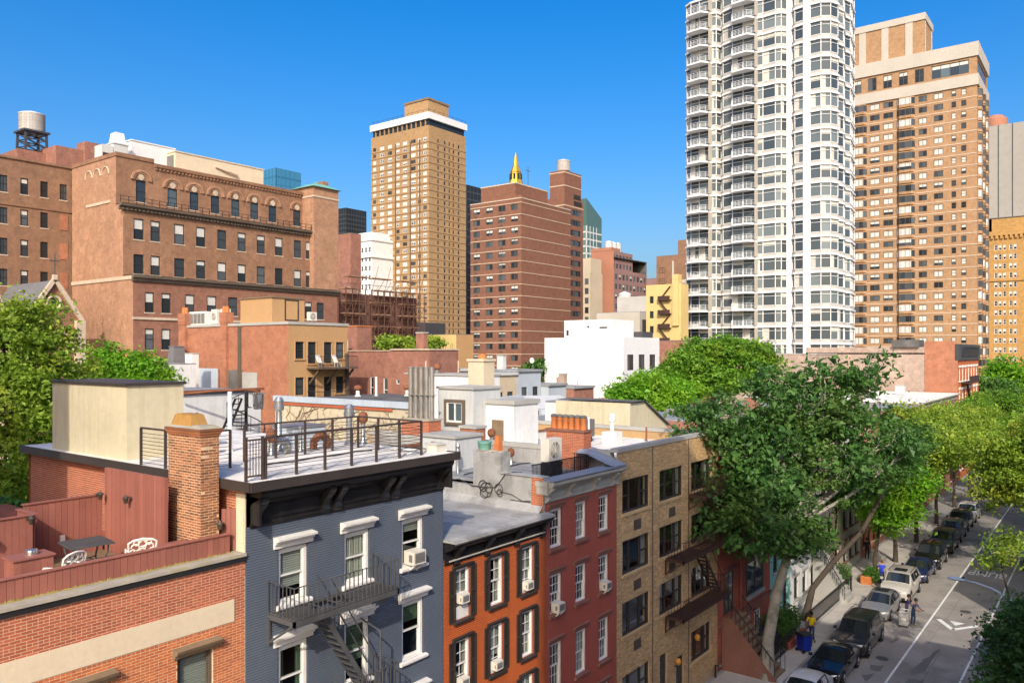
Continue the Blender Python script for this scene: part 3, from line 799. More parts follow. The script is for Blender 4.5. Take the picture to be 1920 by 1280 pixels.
# ------------------------------------------------------------------ old brick chimney
t = thing('brick_chimney', 'tall weathered brick chimney with an ochre cap between terrace and blue house', 'chimney', (11.24, 18.7, 12.16))
CX0, CX1, CY0, CY1, CZ0, CZ1 = 11.0, 11.5, 17.95, 19.42, 12.16, 15.42
mb = MB(); mb.box(CX0 + .001, CX1 - .001, CY0 + .001, CY1 - .001, CZ0, CZ1); core = mb.build('mortar_core', ['mortar_old'], t)
bm1 = bricks_mesh('brick', [(0, .2, 0, .05)], 'brick_chim', proud=.003, seed=3, jit=0)
rr = random.Random(4); cnt = 0
rest = []; rest2 = []
for r_ in brick_rects(CY1 - CY0, CZ1 - CZ0, ch=.068, bl=.216, j=.018, jv=.016, seed=4):
    W = Matrix.Translation((CX0, CY1, CZ0)) @ Matrix.Rotation(NX, 4, 'Z')
    if cnt < 240 and abs(r_[1] - r_[0] - .2) < .002 and r_[2] > .75:
        put('brick', bm1, t, mw=W @ Matrix.Translation((r_[0], rr.uniform(-.002, .002), r_[2])) @ Matrix.Rotation(rr.uniform(-.012, .012), 4, 'Y')); cnt += 1
    else: rest.append(r_)
o = put('brick_courses', bricks_mesh('brick_courses', rest, 'brick_chim', .003, 5, .002), t, mw=W); o['kind'] = 'stuff'
W2 = Matrix.Translation((CX0, CY0, CZ0)); cnt = 0
for r_ in brick_rects(CX1 - CX0, CZ1 - CZ0, ch=.068, bl=.216, j=.018, jv=.016, seed=6):
    if rr.random() < .05: continue
    if cnt < 60 and abs(r_[1] - r_[0] - .2) < .002 and r_[2] > .75:
        put('brick', bm1, t, mw=W2 @ Matrix.Translation((r_[0], rr.uniform(-.006, .003), r_[2])) @ Matrix.Rotation(rr.uniform(-.03, .03), 4, 'Y')); cnt += 1
    else: rest2.append(r_)
o = put('brick_courses', bricks_mesh('brick_courses', rest2, 'brick_chim', .007, 7, .005), t, mw=W2); o['kind'] = 'stuff'
mb = MB()
for k in range(3):
    e = .03 + .022 * k; mb.box(CX0 - e, CX1 + e, CY0 - e, CY1 + e, CZ1 + .062 * k, CZ1 + .058 + .062 * k)
mb.build('corbel_course', ['brick_chim'], t)
mb = MB(); mb.taper(CX0 - .05, CX1 + .05, CY0 - .05, CY1 + .05, CZ1 + .186, CZ1 + .26, .1, iy=.12); mb.build('cement_cap', ['moss'], t)
mb = MB(); mb.taper(CX0 + .02, CX1 - .02, CY0 + .45, CY1 - .08, CZ1 + .24, CZ1 + .5, .06, iy=.09); mb.box(CX0 + .08, CX1 - .08, CY0 + .6, CY1 - .25, CZ1 + .5, CZ1 + .52); mb.build('clay_cap', ['ochre_clay'], t)

# ================================================================== blue painted house
B = thing('blue_house', 'blue-grey painted brick house with white lintels and black cornice', 'house', (15.5, FY, 0))
BX = (12.86, 15.08, 17.35); bw_ = .95
rowsB = ((10.93, 12.38), (8.08, 9.84), (5.2, 6.95))
ops = [(x - 11.88, x - 11.88 + bw_, a, b_) for (a, b_) in rowsB for x in BX]
brick_face(B, 7.34, 13.1, (11.88, FY, 0), 0, ops, 'brickB', 'mortarB', seed=8, z_from=4.6, jv=.003, proud=.007, j=.018, singles=lambda r_: abs(r_[2] - 11.6) + abs(r_[0] - 1.5))
curt = [('blind', 'blind', .75), ('curt', 'curtain', .99), ('blind', 'curtain', .3), ('curt', 'curtain_green', .6), ('blind', 'curtain_green', .7), ('blind', 'curtain_green', .4), ('curt', 'curtain', .6)] * 2
def lint_B():
    mb = MB(); W_ = bw_ + .3
    mb.ext([(.02, 0), (-.05, 0), (-.06, .1), (-.12, .13), (-.14, .2), (-.24, .22), (-.25, .28), (.02, .31)], 0, W_, 'x'); return mb.mesh('lintel', ['white_trim'])
def sill_B():
    mb = MB(); mb.ext([(.05, 0), (-.1, 0), (-.13, .04), (-.13, .1), (.05, .13)], 0, bw_ + .2, 'x'); return mb.mesh('sill', ['white_trim'])
for i, (x, (a, b_)) in enumerate([(x, r_) for r_ in rowsB for x in BX]):
    st, cu, dr = curt[i]
    near_window(B, x, x + bw_, a, b_, FY, st, cur=cu, cdrop=dr, casing=.1, seed=i)
    put('lintel', cached('lintB', lint_B), B, (x - .15, FY, b_ + .03))
    put('sill', cached('sillB', sill_B), B, (x - .1, FY, a - .12))
# cornice
mb = MB()
mb.ext([(0, 0), (-.05, 0), (-.07, .07), (-.04, .1), (-.04, .55), (-.1, .62), (-.3, .72), (-.42, .78), (-.5, .9), (-.5, 1.0), (0, 1.02)], 12.0, 19.2, 'x')
mb.box(12.0, 12.06, -.42, 0, .1, .8).box(19.14, 19.2, -.42, 0, .1, .8)
for (a, b_) in ((12.35, 14.1), (14.95, 16.35), (17.1, 18.85)): mb.box(a, b_, -.075, -.03, .18, .5)
mb.build('cornice', ['cornice_black'], B, (0, FY, 13.08))
def brk(s_=1.0):
    mb = MB()
    mb.ext([(0, 0), (-.08, .02), (-.16, .12), (-.13, .25), (-.2, .4), (-.34, .55), (-.44, .66), (-.44, .76), (0, .78)], 0, .2, 'x')
    mb.lathe([(.07, -.01), (.07, .21)], 10, (0, -.1, .12), axis='x').lathe([(.09, -.01), (.09, .21)], 10, (0, -.3, .62), axis='x')
    return mb.mesh('cornice_bracket', ['cornice_black'], 35)
for x in (12.08, 14.25, 14.68, 16.5, 16.93, 18.92): put('cornice_bracket', cached('brkB', brk), B, (x, FY, 13.1))
mb = MB(); mb.box(11.6, 19.3, 16.72, 16.78, 14.09, 14.33).box(11.56, 11.62, 16.78, 29.9, 14.09, 14.33).box(19.26, 19.3, 16.78, 20, 14.09, 14.33).box(11.62, 19.26, 16.78, 17.5, 14.09, 14.12); mb.build('gutter_fascia', ['fascia'], B)
mb = MB(); mb.box(11.63, 19.25, 16.785, 30, 14.14, 14.3); mb.build('roof', ['white_roof'], B)
# party wall towards the terrace
opl = []
brick_face(B, 12.4, 14.08, (11.88, 29.8, 0), NX, [], 'brickA', 'mortar_light', seed=12, z_from=11.9, name='party_wall', proud=.002, j=.012, jv=.011)
mb = MB(); mb.box(11.86, 11.9, FY - .003, FY + .36, 12.5, 13.95); mb.box(11.84, 11.86, FY + .02, FY + .2, 12.6, 13.6); mb.build('paint_margin', ['cream_band'], B)
mb = MB(); mb.quad((19.21, FY, 0), (19.21, 30, 0), (19.21, 30, 14.08), (19.21, FY, 14.08)); mb.quad((11.9, 30, 0), (19.2, 30, 0), (19.2, 30, 14.08), (11.9, 30, 14.08)); mb.build('rear_wall', ['brick_party'], B)
# stair bulkhead, cream stucco
t = thing('roof_bulkhead', 'cream stucco stair bulkhead with a dark flat rim on the blue house roof', 'bulkhead', (12.8, 25.8, 14.3))
wall_mb(4.9, 2.2).build('wall', ['cream'], t, (11.95, 28.3, 14.3), NX)
wall_mb(1.8, 2.2).build('wall', ['cream'], t, (11.95, 23.4, 14.3), 0)
mb = MB(); mb.quad((13.75, 23.4, 14.3), (13.75, 28.3, 14.3), (13.75, 28.3, 16.5), (13.75, 23.4, 16.5)); mb.quad((11.95, 28.3, 14.3), (13.75, 28.3, 14.3), (13.75, 28.3, 16.5), (11.95, 28.3, 16.5)); mb.build('wall', ['cream'], t)
mb = MB(); mb.box(11.88, 13.82, 23.33, 28.37, 16.5, 16.58); mb.build('roof_rim', ['fascia'], t)
# rails on the roof
def cable_rail(label, pts, z, h=1.05, step=1.05, mat='iron_brown', ncab=9):
    t = thing('roof_railing', label, 'railing', (*pts[0], z))
    pm_ = cached(('post', mat, h), lambda: MB().box(-.03, .03, -.03, .03, 0, h).mesh('post', [mat]))
    tr = MB(); cb = MB()
    for p, q in zip(pts[:-1], pts[1:]):
        p, q = Vector((*p, z)), Vector((*q, z)); L = (q - p).length; n_ = max(1, round(L / step))
        for i in range(n_ + 1): put('post', pm_, t, tuple(p + (q - p) * i / n_))
        tr.bar(p + Vector((0, 0, h)), q + Vector((0, 0, h)), .06, .05)
        for k in range(ncab): cb.bar(p + Vector((0, 0, .08 + k * (h - .12) / ncab)), q + Vector((0, 0, .08 + k * (h - .12) / ncab)), .013)
    tr.build('top_rail', [mat], t); cb.build('cables', [mat], t)
    return t
cable_rail('brown cable railing around the white roof of the blue house', [(12.3, 17.15), (18.1, 17.3), (18.2, 20.3), (13.9, 20.4)], 14.3)
cable_rail('brown cable railing at the roof edge in front of the cream bulkhead', [(11.75, 22.2), (11.75, 19.6), (12.9, 19.6)], 14.3)
t = thing('roof_gate', 'brown metal gate at the corner of the cable railing', 'gate', (11.9, 17.15, 14.3))
mb = MB(); mb.box(11.7, 11.76, 17.12, 17.18, 14.3, 15.4).box(12.18, 12.24, 17.12, 17.18, 14.3, 15.4); mb.build('gate_post', ['iron_brown'], t)
mb = MB(); mb.box(11.76, 12.18, 17.13, 17.17, 14.4, 14.44).box(11.76, 12.18, 17.13, 17.17, 15.3, 15.34)
for i in range(4): mb.box(11.84 + i * .085, 11.855 + i * .085, 17.14, 17.16, 14.44, 15.3)
mb.build('gate_leaf', ['iron_brown'], t)
# vents and ducts on the white roof
def vent(label, x, y, z, h, r, cap='mush', mat='galv', group='metal vents on the roofs', name='roof_vent'):
    t = thing(name, label, 'vent', (x, y, z), 0, group)
    mb = MB(); mb.lathe([(r * 1.6, 0), (r * 1.6, .05), (r, .12), (r, h)], 12, (x, y, z)); mb.build('pipe', [mat], t, smooth=40)
    mb = MB()
    if cap == 'mush': mb.lathe([(r * 1.0, h - .05), (r * 1.7, h), (r * 1.75, h + .12), (r * 1.5, h + .15), (r * 1.5, h + .26), (r * 1.7, h + .28), (r * .9, h + .4)], 14, (x, y, z))
    elif cap == 'turb': mb.lathe([(r, h - .03), (r * 1.9, h + .06), (r * 2.1, h + .2), (r * 1.6, h + .34), (r * .3, h + .4)], 14, (x, y, z))
    else: mb.lathe([(r * 1.08, h - .02), (r * 1.08, h + .03)], 12, (x, y, z))
    mb.build('cap', ['rust' if cap == 'turb' else mat], t, smooth=35)
    return t
vent('tall shiny mushroom vent behind the cable railing', 16.0, 21.6, 14.3, 1.35, .095)
vent('wide galvanised vent drum at the bulkhead end of the railing', 13.4, 22.1, 14.3, 1.3, .17, 'flat')
vent('stout double-capped vent near the far corner of the railing', 18.6, 21.2, 14.3, 1.0, .11)
vent('short vent cowl beside the stout double-capped vent', 19.05, 21.0, 14.3, .75, .085, 'turb')
vent('thin white vent pipe leaning by the spiral stair', 15.0, 22.8, 14.3, 1.9, .07, 'flat', 'white_trim')
vent('small pipe stub among the ducts on the white roof', 15.2, 20.9, 14.3, .45, .08, 'turb')
vent('slim galvanised pipe among the ducts behind the railing', 16.3, 20.9, 14.3, .8, .06, 'flat')
for i, (x, y, lb) in enumerate(((15.6, 21.0, 'coiled flexible duct lying on the white roof by the pipe stub'), (17.2, 21.0, 'rusty flexible duct below the tall mushroom vent'))):
    t = thing('flexible_duct', lb, 'duct', (x, y, 14.3))
    pts = [(x - .3, y, 14.32), (x - .28, y, 14.6), (x - .05, y, 14.78), (x + .2, y, 14.68), (x + .28, y, 14.5), (x + .3, y + .1, 14.3)]
    P = []
    for a, b_ in zip(pts[:-1], pts[1:]):
        for k in range(5): P.append(tuple(Vector(a).lerp(Vector(b_), k / 5)))
    mb = MB(); mb.tube(P, [.14 if k % 2 else .115 for k in range(len(P))], 10); mb.build('hose', ['galv' if i == 0 else 'rust'], t, smooth=25)
    mb = MB(); mb.lathe([(.2, 0), (.2, .05)], 12, (x - .3, y, 14.3)); mb.build('flange', ['galv'], t)
t = thing('skylight_box', 'grey-blue flat curb box on the white roof behind the railing', 'box', (17.6, 22, 14.3)); mb = MB(); mb.box(16.9, 18.2, 22.0, 23.2, 14.3, 14.95); mb.build('box_body', ['bluegrey'], t); mb = MB(); mb.box(16.85, 18.25, 21.95, 23.25, 14.952, 15.0); mb.build('lid', ['galv'], t)
t = thing('roof_cable', 'white cable bundle lying across the white roof corner', 'cable', (18.4, 18, 14.3)); mb = MB()
mb.tube([(18.3, 18.9, 14.34), (18.7, 18.3, 14.33), (19.0, 17.7, 14.34), (19.2, 17.2, 14.36)], .03, 6).tube([(17.6, 17.9, 14.33), (17.9, 18.1, 14.33), (18.2, 17.9, 14.33), (18.05, 17.7, 14.33), (17.8, 17.8, 14.33)], .03, 6); mb.build('strand', ['white_trim'], t)
t = thing('condensate_box', 'small beige junction box on the roof corner of the blue house', 'box', (19.1, 17.6, 14.3)); mb = MB(); mb.box(18.75, 19.2, 17.25, 17.7, 14.3, 14.55); mb.build('housing', ['ac'], t); mb = MB(); mb.box(18.72, 19.23, 17.22, 17.73, 14.552, 14.58); mb.build('lid', ['ac'], t)

# fire escape of the blue house
def fire_escape(label, x0, x1, yo, yi, z, h, mat, stair=None, bal=.15, slats=True, grp='black fire escape platforms'):
    t = thing('fire_escape', label, 'fire escape', (x0, yi, z), 0, None)
    f = MB()
    f.box(x0, x1, yo, yo + .045, z - .15, z).box(x0, x1, yi - .05, yi - .01, z - .12, z).box(x0, x0 + .045, yo + .045, yi - .05, z - .13, z).box(x1 - .045, x1, yo + .045, yi - .05, z - .13, z)
    f.build('platform_frame', [mat], t)
    gme = cached(('slat', round(x1 - x0, 2), mat), lambda: MB().box(.05, x1 - x0 - .05, 0, .03, -.03, 0).mesh('slat', [mat]))
    n_ = int((yi - yo - .12) / .072)
    hole = stair[0:2] if stair else None
    for i in range(n_):
        yy = yo + .07 + i * .072
        if hole and yy > yo + .25 and yy < yi - .15:
            m1 = MB().box(x0 + .05, hole[0], yy, yy + .03, z - .03, z); m1.box(hole[1], x1 - .05, yy, yy + .03, z - .03, z); m1.build('slat', [mat], t)
        else: put('slat', gme, t, (x0, yy, z - .001))
    c_ = MB()
    for i in range(int((x1 - x0) / .5)): c_.box(x0 + .3 + i * .5, x0 + .33 + i * .5, yo + .05, yi - .05, z - .07, z - .035)
    c_.build('cross_bars', [mat], t)
    r_ = MB()
    for zz in (z + h, z + h * .04):
        r_.bar((x0 + .02, yo + .02, zz), (x1 - .02, yo + .02, zz), .035, .02).bar((x0 + .02, yo + .02, zz), (x0 + .02, yi, zz), .035, .02).bar((x1 - .02, yo + .02, zz), (x1 - .02, yi, zz), .035, .02)
    r_.build('hand_rail', [mat], t)
    bme = cached(('bal', h, mat), lambda: MB().box(-.011, .011, -.011, .011, 0, h).mesh('baluster', [mat]))
    for i in range(int((x1 - x0) / bal) + 1): put('baluster', bme, t, (x0 + .02 + i * bal, yo + .02, z))
    for i in range(1, int((yi - yo) / bal) + 1):
        put('baluster', bme, t, (x0 + .02, yo + .02 + i * bal, z)); put('baluster', bme, t, (x1 - .02, yo + .02 + i * bal, z))
    for xx in (x0 + .03, x1 - .03):
        b_ = MB(); b_.bar((xx, yo + .1, z - .13), (xx, yi, z - .75), .05).bar((xx, yi - .02, z - .1), (xx, yi - .02, z - .8), .06).bar((xx, yo + .03, z - .2), (xx, yo + .03, z), .06)
        b_.build('bracket', [mat], t)
    if stair:
        a, b2, xb, zb = stair
        ym = (yo + yi) / 2; s = MB()
        for yy in (ym - .26, ym + .26): s.bar((a + .05, yy, z), (xb, yy, zb), .035, .13)
        s.build('stringer', [mat], t)
        n_ = int((z - zb) / .22)
        tme = cached(('tread', mat), lambda: MB().box(-.1, .1, -.25, .25, -.012, .012).mesh('tread', [mat]))
        for i in range(1, n_):
            f_ = i / n_; put('tread', tme, t, (a + .05 + (xb - a - .05) * f_, ym, z + (zb - z) * f_))
        hr = MB()
        for yy in (ym - .28, ym + .28): hr.bar((a + .35, yy, z + .75), (xb + .25, yy, zb + .75), .03)
        hr.build('stair_rail', [mat], t)
    return t
fire_escape('dark iron fire escape below the top windows of the blue house', 12.52, 16.15, 16.3, 17.38, 10.8, .83, 'iron_grey', (13.55, 14.7, 15.45, 7.9))
fire_escape('lower dark iron fire escape of the blue house at the frame bottom', 12.52, 16.15, 16.3, 17.38, 7.88, .83, 'iron_grey', (13.55, 14.7, 15.45, 5.0))
mb = MB(); mb.tube([(15.62, 16.5, 7.9), (15.62, 16.5, 9.7), (15.6, 17.3, 9.9)], .03, 8); tag(mb.build('drop_ladder_rod', ['iron_grey']), 'dark upright rod between the two blue house fire escapes', 'rod')
ac_unit('white window air conditioner in the blue house\'s top window nearest the orange house', 17.8, FY, 11.02, .52, .4, .34)
t = thing('clay_flowerpot', 'orange clay pot on the lower blue house fire escape', 'flowerpot', (15.4, 16.5, 7.9)); mb = MB(); mb.lathe([(.1, 0), (.15, .26), (.17, .27), (.17, .33)], 14, (15.4, 16.5, 7.89)); mb.build('pot', ['terracotta'], t, smooth=40); mb = MB(); mb.lathe([(.14, 0), (.14, .01)], 12, (15.4, 16.5, 8.2)); mb.build('potting_soil', ['soil'], t)

# ================================================================== orange house with black shutters
C_ = thing('orange_house', 'orange-red brick house with dark shutters and black bracketed cornice', 'house', (22, FY, 0))
CXs = (19.79, 21.61, 23.45); cw = .76
rowsC = ((8.66, 10.36), (6.3, 8.0), (3.94, 5.64))
ops = [(x - 19.24, x - 19.24 + cw, a, b_) for (a, b_) in rowsC for x in CXs]
brick_face(C_, 5.72, 10.75, (19.24, FY, 0), 0, ops, 'brickC', 'mortarC', seed=21, z_from=3.2, jv=.003, proud=.007, j=.019)
def shut():
    mb = MB(); h_ = 1.72
    mb.box(0, .05, -.05, 0, 0, h_).box(.24, .29, -.05, 0, 0, h_).box(.05, .24, -.05, 0, 0, .07).box(.05, .24, -.05, 0, h_ - .07, h_).box(.05, .24, -.05, 0, h_ * .48, h_ * .53)
    n_ = 26
    for i in range(n_):
        z = .08 + i * (h_ - .16) / n_; mb.add([(.05, -.012, z), (.24, -.012, z), (.24, -.04, z + .045), (.05, -.04, z + .045)], [(0, 1, 2, 3)], 1)
    mb.box(.05, .24, -.01, 0, .07, h_ - .07)
    return mb.mesh('shutter', ['shutter', 'frame_bronze'])
for i, (x, (a, b_)) in enumerate([(x, r_) for r_ in rowsC for x in CXs]):
    near_window(C_, x, x + cw, a, b_, FY, ('blind', 'curt')[i % 2], cur=('blind', 'curtain')[i % 2], cdrop=(.55, .7, .9)[i % 3], casing=.07, grid=(2, 2), seed=i)
    put('shutter', cached('shut', shut), C_, (x - .3, FY, a - .02)); put('shutter', cached('shut', shut), C_, (x + cw + .02, FY, a - .02))
    mb = cached('lintC', lambda: MB().ext([(.02, 0), (-.07, 0), (-.1, .06), (-.12, .1), (.02, .12)], 0, cw + .3, 'x').mesh('lintel', ['shutter'])); put('lintel', mb, C_, (x - .15, FY, b_ + .01))
    mb = cached('sillC', lambda: MB().ext([(.05, 0), (-.11, 0), (-.13, .05), (-.13, .1), (.05, .11)], 0, cw + .2, 'x').mesh('sill', ['shutter'])); put('sill', mb, C_, (x - .1, FY, a - .11))
    if i in (0, 2, 4, 6, 8):
        mb = cached('boardC', lambda: MB().box(.08, cw - .08, .05, .08, .04, .42).mesh('filler_board', ['white_trim'])); put('filler_board', mb, C_, (x, FY, a))
for i, (x, z, lb) in enumerate(((20.17, 9.2, 'top-floor window nearest the blue house'), (23.83, 8.78, 'top-floor window nearest the dark red house'), (21.99, 6.42, 'middle window one floor down'), (20.17, 6.42, 'lower window nearest the blue house'))):
    ac_unit('window air conditioner in the orange house\'s ' + lb, x, FY, z, .38, .3, .16, bracket=False)
mb = MB()
mb.ext([(0, 0), (-.05, 0), (-.07, .08), (-.03, .12), (-.03, .4), (-.1, .45), (-.28, .52), (-.38, .6), (-.42, .7), (-.42, .78), (0, .82)], 19.26, 24.98, 'x')
for k in range(3): mb.box(19.9 + k * 1.68, 21.2 + k * 1.68, -.06, -.02, .16, .36)
mb.build('cornice', ['cornice_black'], C_, (0, FY, 10.6))
mb = MB(); mb.tube([(19.4, FY - .12, 10.72), (24.8, FY - .12, 10.72)], .03, 8); mb.build('cornice_rod', ['cornice_grey'], C_)
def brkC():
    mb = MB(); mb.ext([(0, -.18), (-.06, -.16), (-.14, -.04), (-.13, .1), (-.22, .26), (-.36, .42), (-.37, .56), (0, .58)], 0, .17, 'x')
    mb.lathe([(.08, -.02), (.08, .19)], 10, (0, -.3, .45), axis='x').lathe([(.07, -.02), (.07, .19)], 10, (0, -.08, -.06), axis='x'); return mb.mesh('cornice_bracket', ['cornice_black'], 35)
for x in (19.7, 21.3, 23.0, 24.62): put('cornice_bracket', cached('brkC', brkC), C_, (x, FY, 10.66))
mb = MB(); mb.box(19.24, 24.98, 16.93, 28, 11.36, 11.42); mb.add([(19.24, 16.9, 11.36), (24.98, 16.9, 11.36), (24.98, 17.25, 11.47), (19.24, 17.25, 11.47), (19.24, 16.94, 11.30), (24.98, 16.94, 11.30)], [(0, 1, 2, 3), (4, 5, 1, 0)]); mb.build('roof', ['silver_roof'], C_)
mb = MB(); mb.quad((19.24, 28, 0), (24.98, 28, 0), (24.98, 28, 11.4), (19.24, 28, 11.4)); mb.build('rear_wall', ['brick_party'], C_)
vent('small mushroom vent on the silver roof of the orange house', 21.2, 19.8, 11.42, .3, .07, 'flat')
t = thing('roof_hatch', 'rusty flat hatch frame at the back of the silver roof', 'hatch', (21, 24, 11.42)); mb = MB(); mb.box(20.4, 21.9, 23.6, 24.8, 11.42, 11.75); mb.build('curb', ['silver_roof'], t); mb = MB(); mb.box(20.3, 22.0, 23.5, 24.9, 11.752, 11.82); mb.build('lid', ['rust'], t)
t = thing('roof_skylight', 'glazed roof skylight with rusty frame behind the orange house', 'skylight', (23, 25, 11.42)); mb = MB(); mb.box(22.5, 24.0, 25.2, 26.6, 11.42, 12.0); mb.build('curb', ['rust'], t); mb = MB(); mb.add([(22.45, 25.15, 12.0), (24.05, 25.15, 12.0), (24.05, 26.65, 12.45), (22.45, 26.65, 12.45)], [(0, 1, 2, 3)]); mb.build('glazing', ['glass_blue'], t, fix=False)
# ================================================================== dark red house
D = thing('red_house', 'dark red painted brick house with white multi-pane windows and grey cornice', 'house', (27.7, FY, 0))
DX = (25.3, 27.1, 28.9); dw = .82
rowsD = ((9.95, 11.45), (7.42, 8.93), (4.5, 6.27), (1.7, 3.5))
ops = [(x - 24.98, x - 24.98 + dw, a, b_) for (a, b_) in rowsD for x in DX]
brick_face(D, 5.4, 11.9, (24.98, FY, 0), 0, ops, 'brickD', 'mortarD', seed=31, z_from=2.0, jv=.003, proud=.007, j=.019)
for i, (x, (a, b_)) in enumerate([(x, r_) for r_ in rowsD for x in DX]):
    near_window(D, x, x + dw, a, b_, FY, 'curt', cur='curtain', cdrop=(.35, .99, .5)[i % 3] if i % 4 else .25, casing=.075, grid=(3, 2), seed=i)
    put('lintel', cached('lintD', lambda: MB().ext([(.02, 0), (-.05, 0), (-.06, .12), (-.11, .15), (-.12, .2), (.02, .22)], 0, dw + .32, 'x').mesh('lintel', ['brown_stone'])), D, (x - .16, FY, b_ + .02))
    put('sill', cached('sillD', lambda: MB().ext([(.05, 0), (-.09, 0), (-.11, .04), (-.11, .13), (.05, .14)], 0, dw + .2, 'x').mesh('sill', ['brown_stone'])), D, (x - .1, FY, a - .14))
ac_unit('window air conditioner in the dark red house beside the orange house, second floor from top', 25.72, FY, 7.5, .44, .34, .28)
ac_unit('window air conditioner in the dark red house nearest the tan building', 29.3, FY, 7.52, .42, .32, .28)
mb = MB()
mb.ext([(0, 0), (-.05, 0), (-.08, .06), (-.05, .1), (-.05, .42), (-.12, .48), (-.16, .56), (-.36, .62), (-.42, .7), (-.42, .8), (0, .84)], 24.95, 30.55, 'x')
for (a, b_) in ((25.25, 26.3), (26.75, 28.2), (28.65, 29.8)): mb.box(a, b_, -.085, -.04, .16, .36)
mb.build('cornice', ['cornice_grey'], D, (0, FY, 11.76))
def brkD():
    mb = MB(); mb.ext([(0, 0), (-.08, .02), (-.15, .12), (-.13, .22), (-.2, .36), (-.34, .48), (-.34, .58), (0, .6)], 0, .15, 'x')
    mb.lathe([(.06, -.01), (.06, .16)], 10, (0, -.09, .1), axis='x'); return mb.mesh('cornice_bracket', ['cornice_grey'], 35)
for x in (25.0, 26.45, 28.35, 29.95): put('cornice_bracket', cached('brkD', brkD), D, (x, FY, 11.78))
mb = MB(); mb.box(24.95, 30.5, 16.96, 17.7, 12.6, 12.64); mb.build('cornice_flashing', ['tarp'], D)
mb = MB(); mb.box(25.2, 30.4, 17.7, 30, 12.2, 12.3); mb.build('roof', ['grey_roof'], D)
mb = MB(); mb.box(24.9, 25.2, 17.42, 20.9, 11.42, 12.72).box(24.9, 25.2, 20.9, 29, 11.42, 12.1).box(24.9, 25.55, 19.5, 20.9, 12.72, 13.5); mb.add([(24.9, 17.42, 11.43), (24.9, 29, 11.43), (24.6, 29, 11.425), (24.6, 17.42, 11.425), (24.9, 17.42, 11.7), (24.9, 29, 11.7)], [(3, 2, 5, 4)]); mb.build('silver_parapet', ['silver_roof'], D)
mb = MB(); mb.box(24.84, 25.26, 17.40, 20.3 - .8, 12.722, 12.76); mb.build('parapet_cap', ['silver_roof'], D)
brick_face(D, .55, 1.25, (24.86, 17.96, 11.45), NX, [], 'brickA', 'mortar_old', name='end_bricks', seed=39)
mb = MB(); mb.box(24.8, 25.3, 17.2, 17.75, 12.4, 12.6).box(24.83, 25.2, 17.2, 17.7, 12.1, 12.4); mb.build('cornice_return', ['cornice_grey'], D)
# things on the silver chimney: weathered planks, green bucket, old chimney pot
t = thing('old_chimney_pot', 'broken ochre chimney pot standing on the silver-coated chimney', 'chimney pot', (25.2, 19.85, 13.5)); mb = MB(); mb.taper(25.08, 25.38, 19.72, 20.0, 13.52, 14.15, .05); mb.build('pot', ['terracotta'], t); mb = MB(); mb.lathe([(.22, 0), (.2, .05)], 10, (25.23, 19.86, 13.5)); mb.build('mortar_bed', ['moss'], t)
t = thing('green_bucket', 'dark green squat tub on the silver-coated chimney', 'bucket', (25.2, 20.6, 13.5)); mb = MB(); mb.lathe([(.24, 0), (.27, .28), (.29, .3), (.29, .36)], 16, (25.2, 20.55, 13.52)); mb.build('tub', ['patina'], t, smooth=40); mb = MB(); mb.lathe([(.25, 0), (.25, .015)], 14, (25.2, 20.55, 13.86)); mb.build('lid', ['iron_grey'], t)
t = thing('loose_slates', 'grey loose stone slabs on top of the silver-coated chimney', 'slabs', (25.2, 20.2, 13.5)); rr = random.Random(3)
for i in range(5):
    a, b_ = rr.uniform(24.9, 25.2), rr.uniform(19.5, 20.5); mb = MB(); mb.box(a, a + .35, b_, b_ + .4, 13.5 + i * .004, 13.54 + i * .01); mb.build('slab', ['moss'], t)
t = thing('cable_coils', 'black cable coils hanging on the silver parapet wall', 'cable', (24.86, 20, 12))
mb = MB()
def loop(cy, cz, r_, n_=14, turns=1.2): return [(24.86 - .01 * (i % 3), cy + r_ * math.cos(a), cz + r_ * math.sin(a)) for i, a in enumerate(np.linspace(0, 2 * math.pi * turns, n_))]
for (cy, cz, r_) in ((20.35, 12.15, .22), (20.2, 12.0, .3), (20.05, 12.1, .2), (19.55, 12.1, .2), (19.5, 11.95, .14), (20.3, 11.85, .2)): mb.tube(loop(cy, cz, r_), .014, 5)
mb.build('coil', ['cable'], t)
mb = MB(); mb.tube([(24.86, 22.5, 12.15), (24.85, 21.6, 12.3), (24.85, 20.9, 12.1), (24.86, 20.2, 12.1), (24.86, 19.7, 12.15), (24.86, 19.4, 12.5), (24.86, 19.2, 12.74), (25.1, 19.0, 12.78), (25.4, 18.8, 12.75)], .016, 5).tube([(24.86, 19.5, 12.0), (24.86, 18.9, 11.95), (24.86, 18.4, 11.75), (24.86, 18.0, 11.8)], .012, 5); mb.build('lead', ['cable'], t)
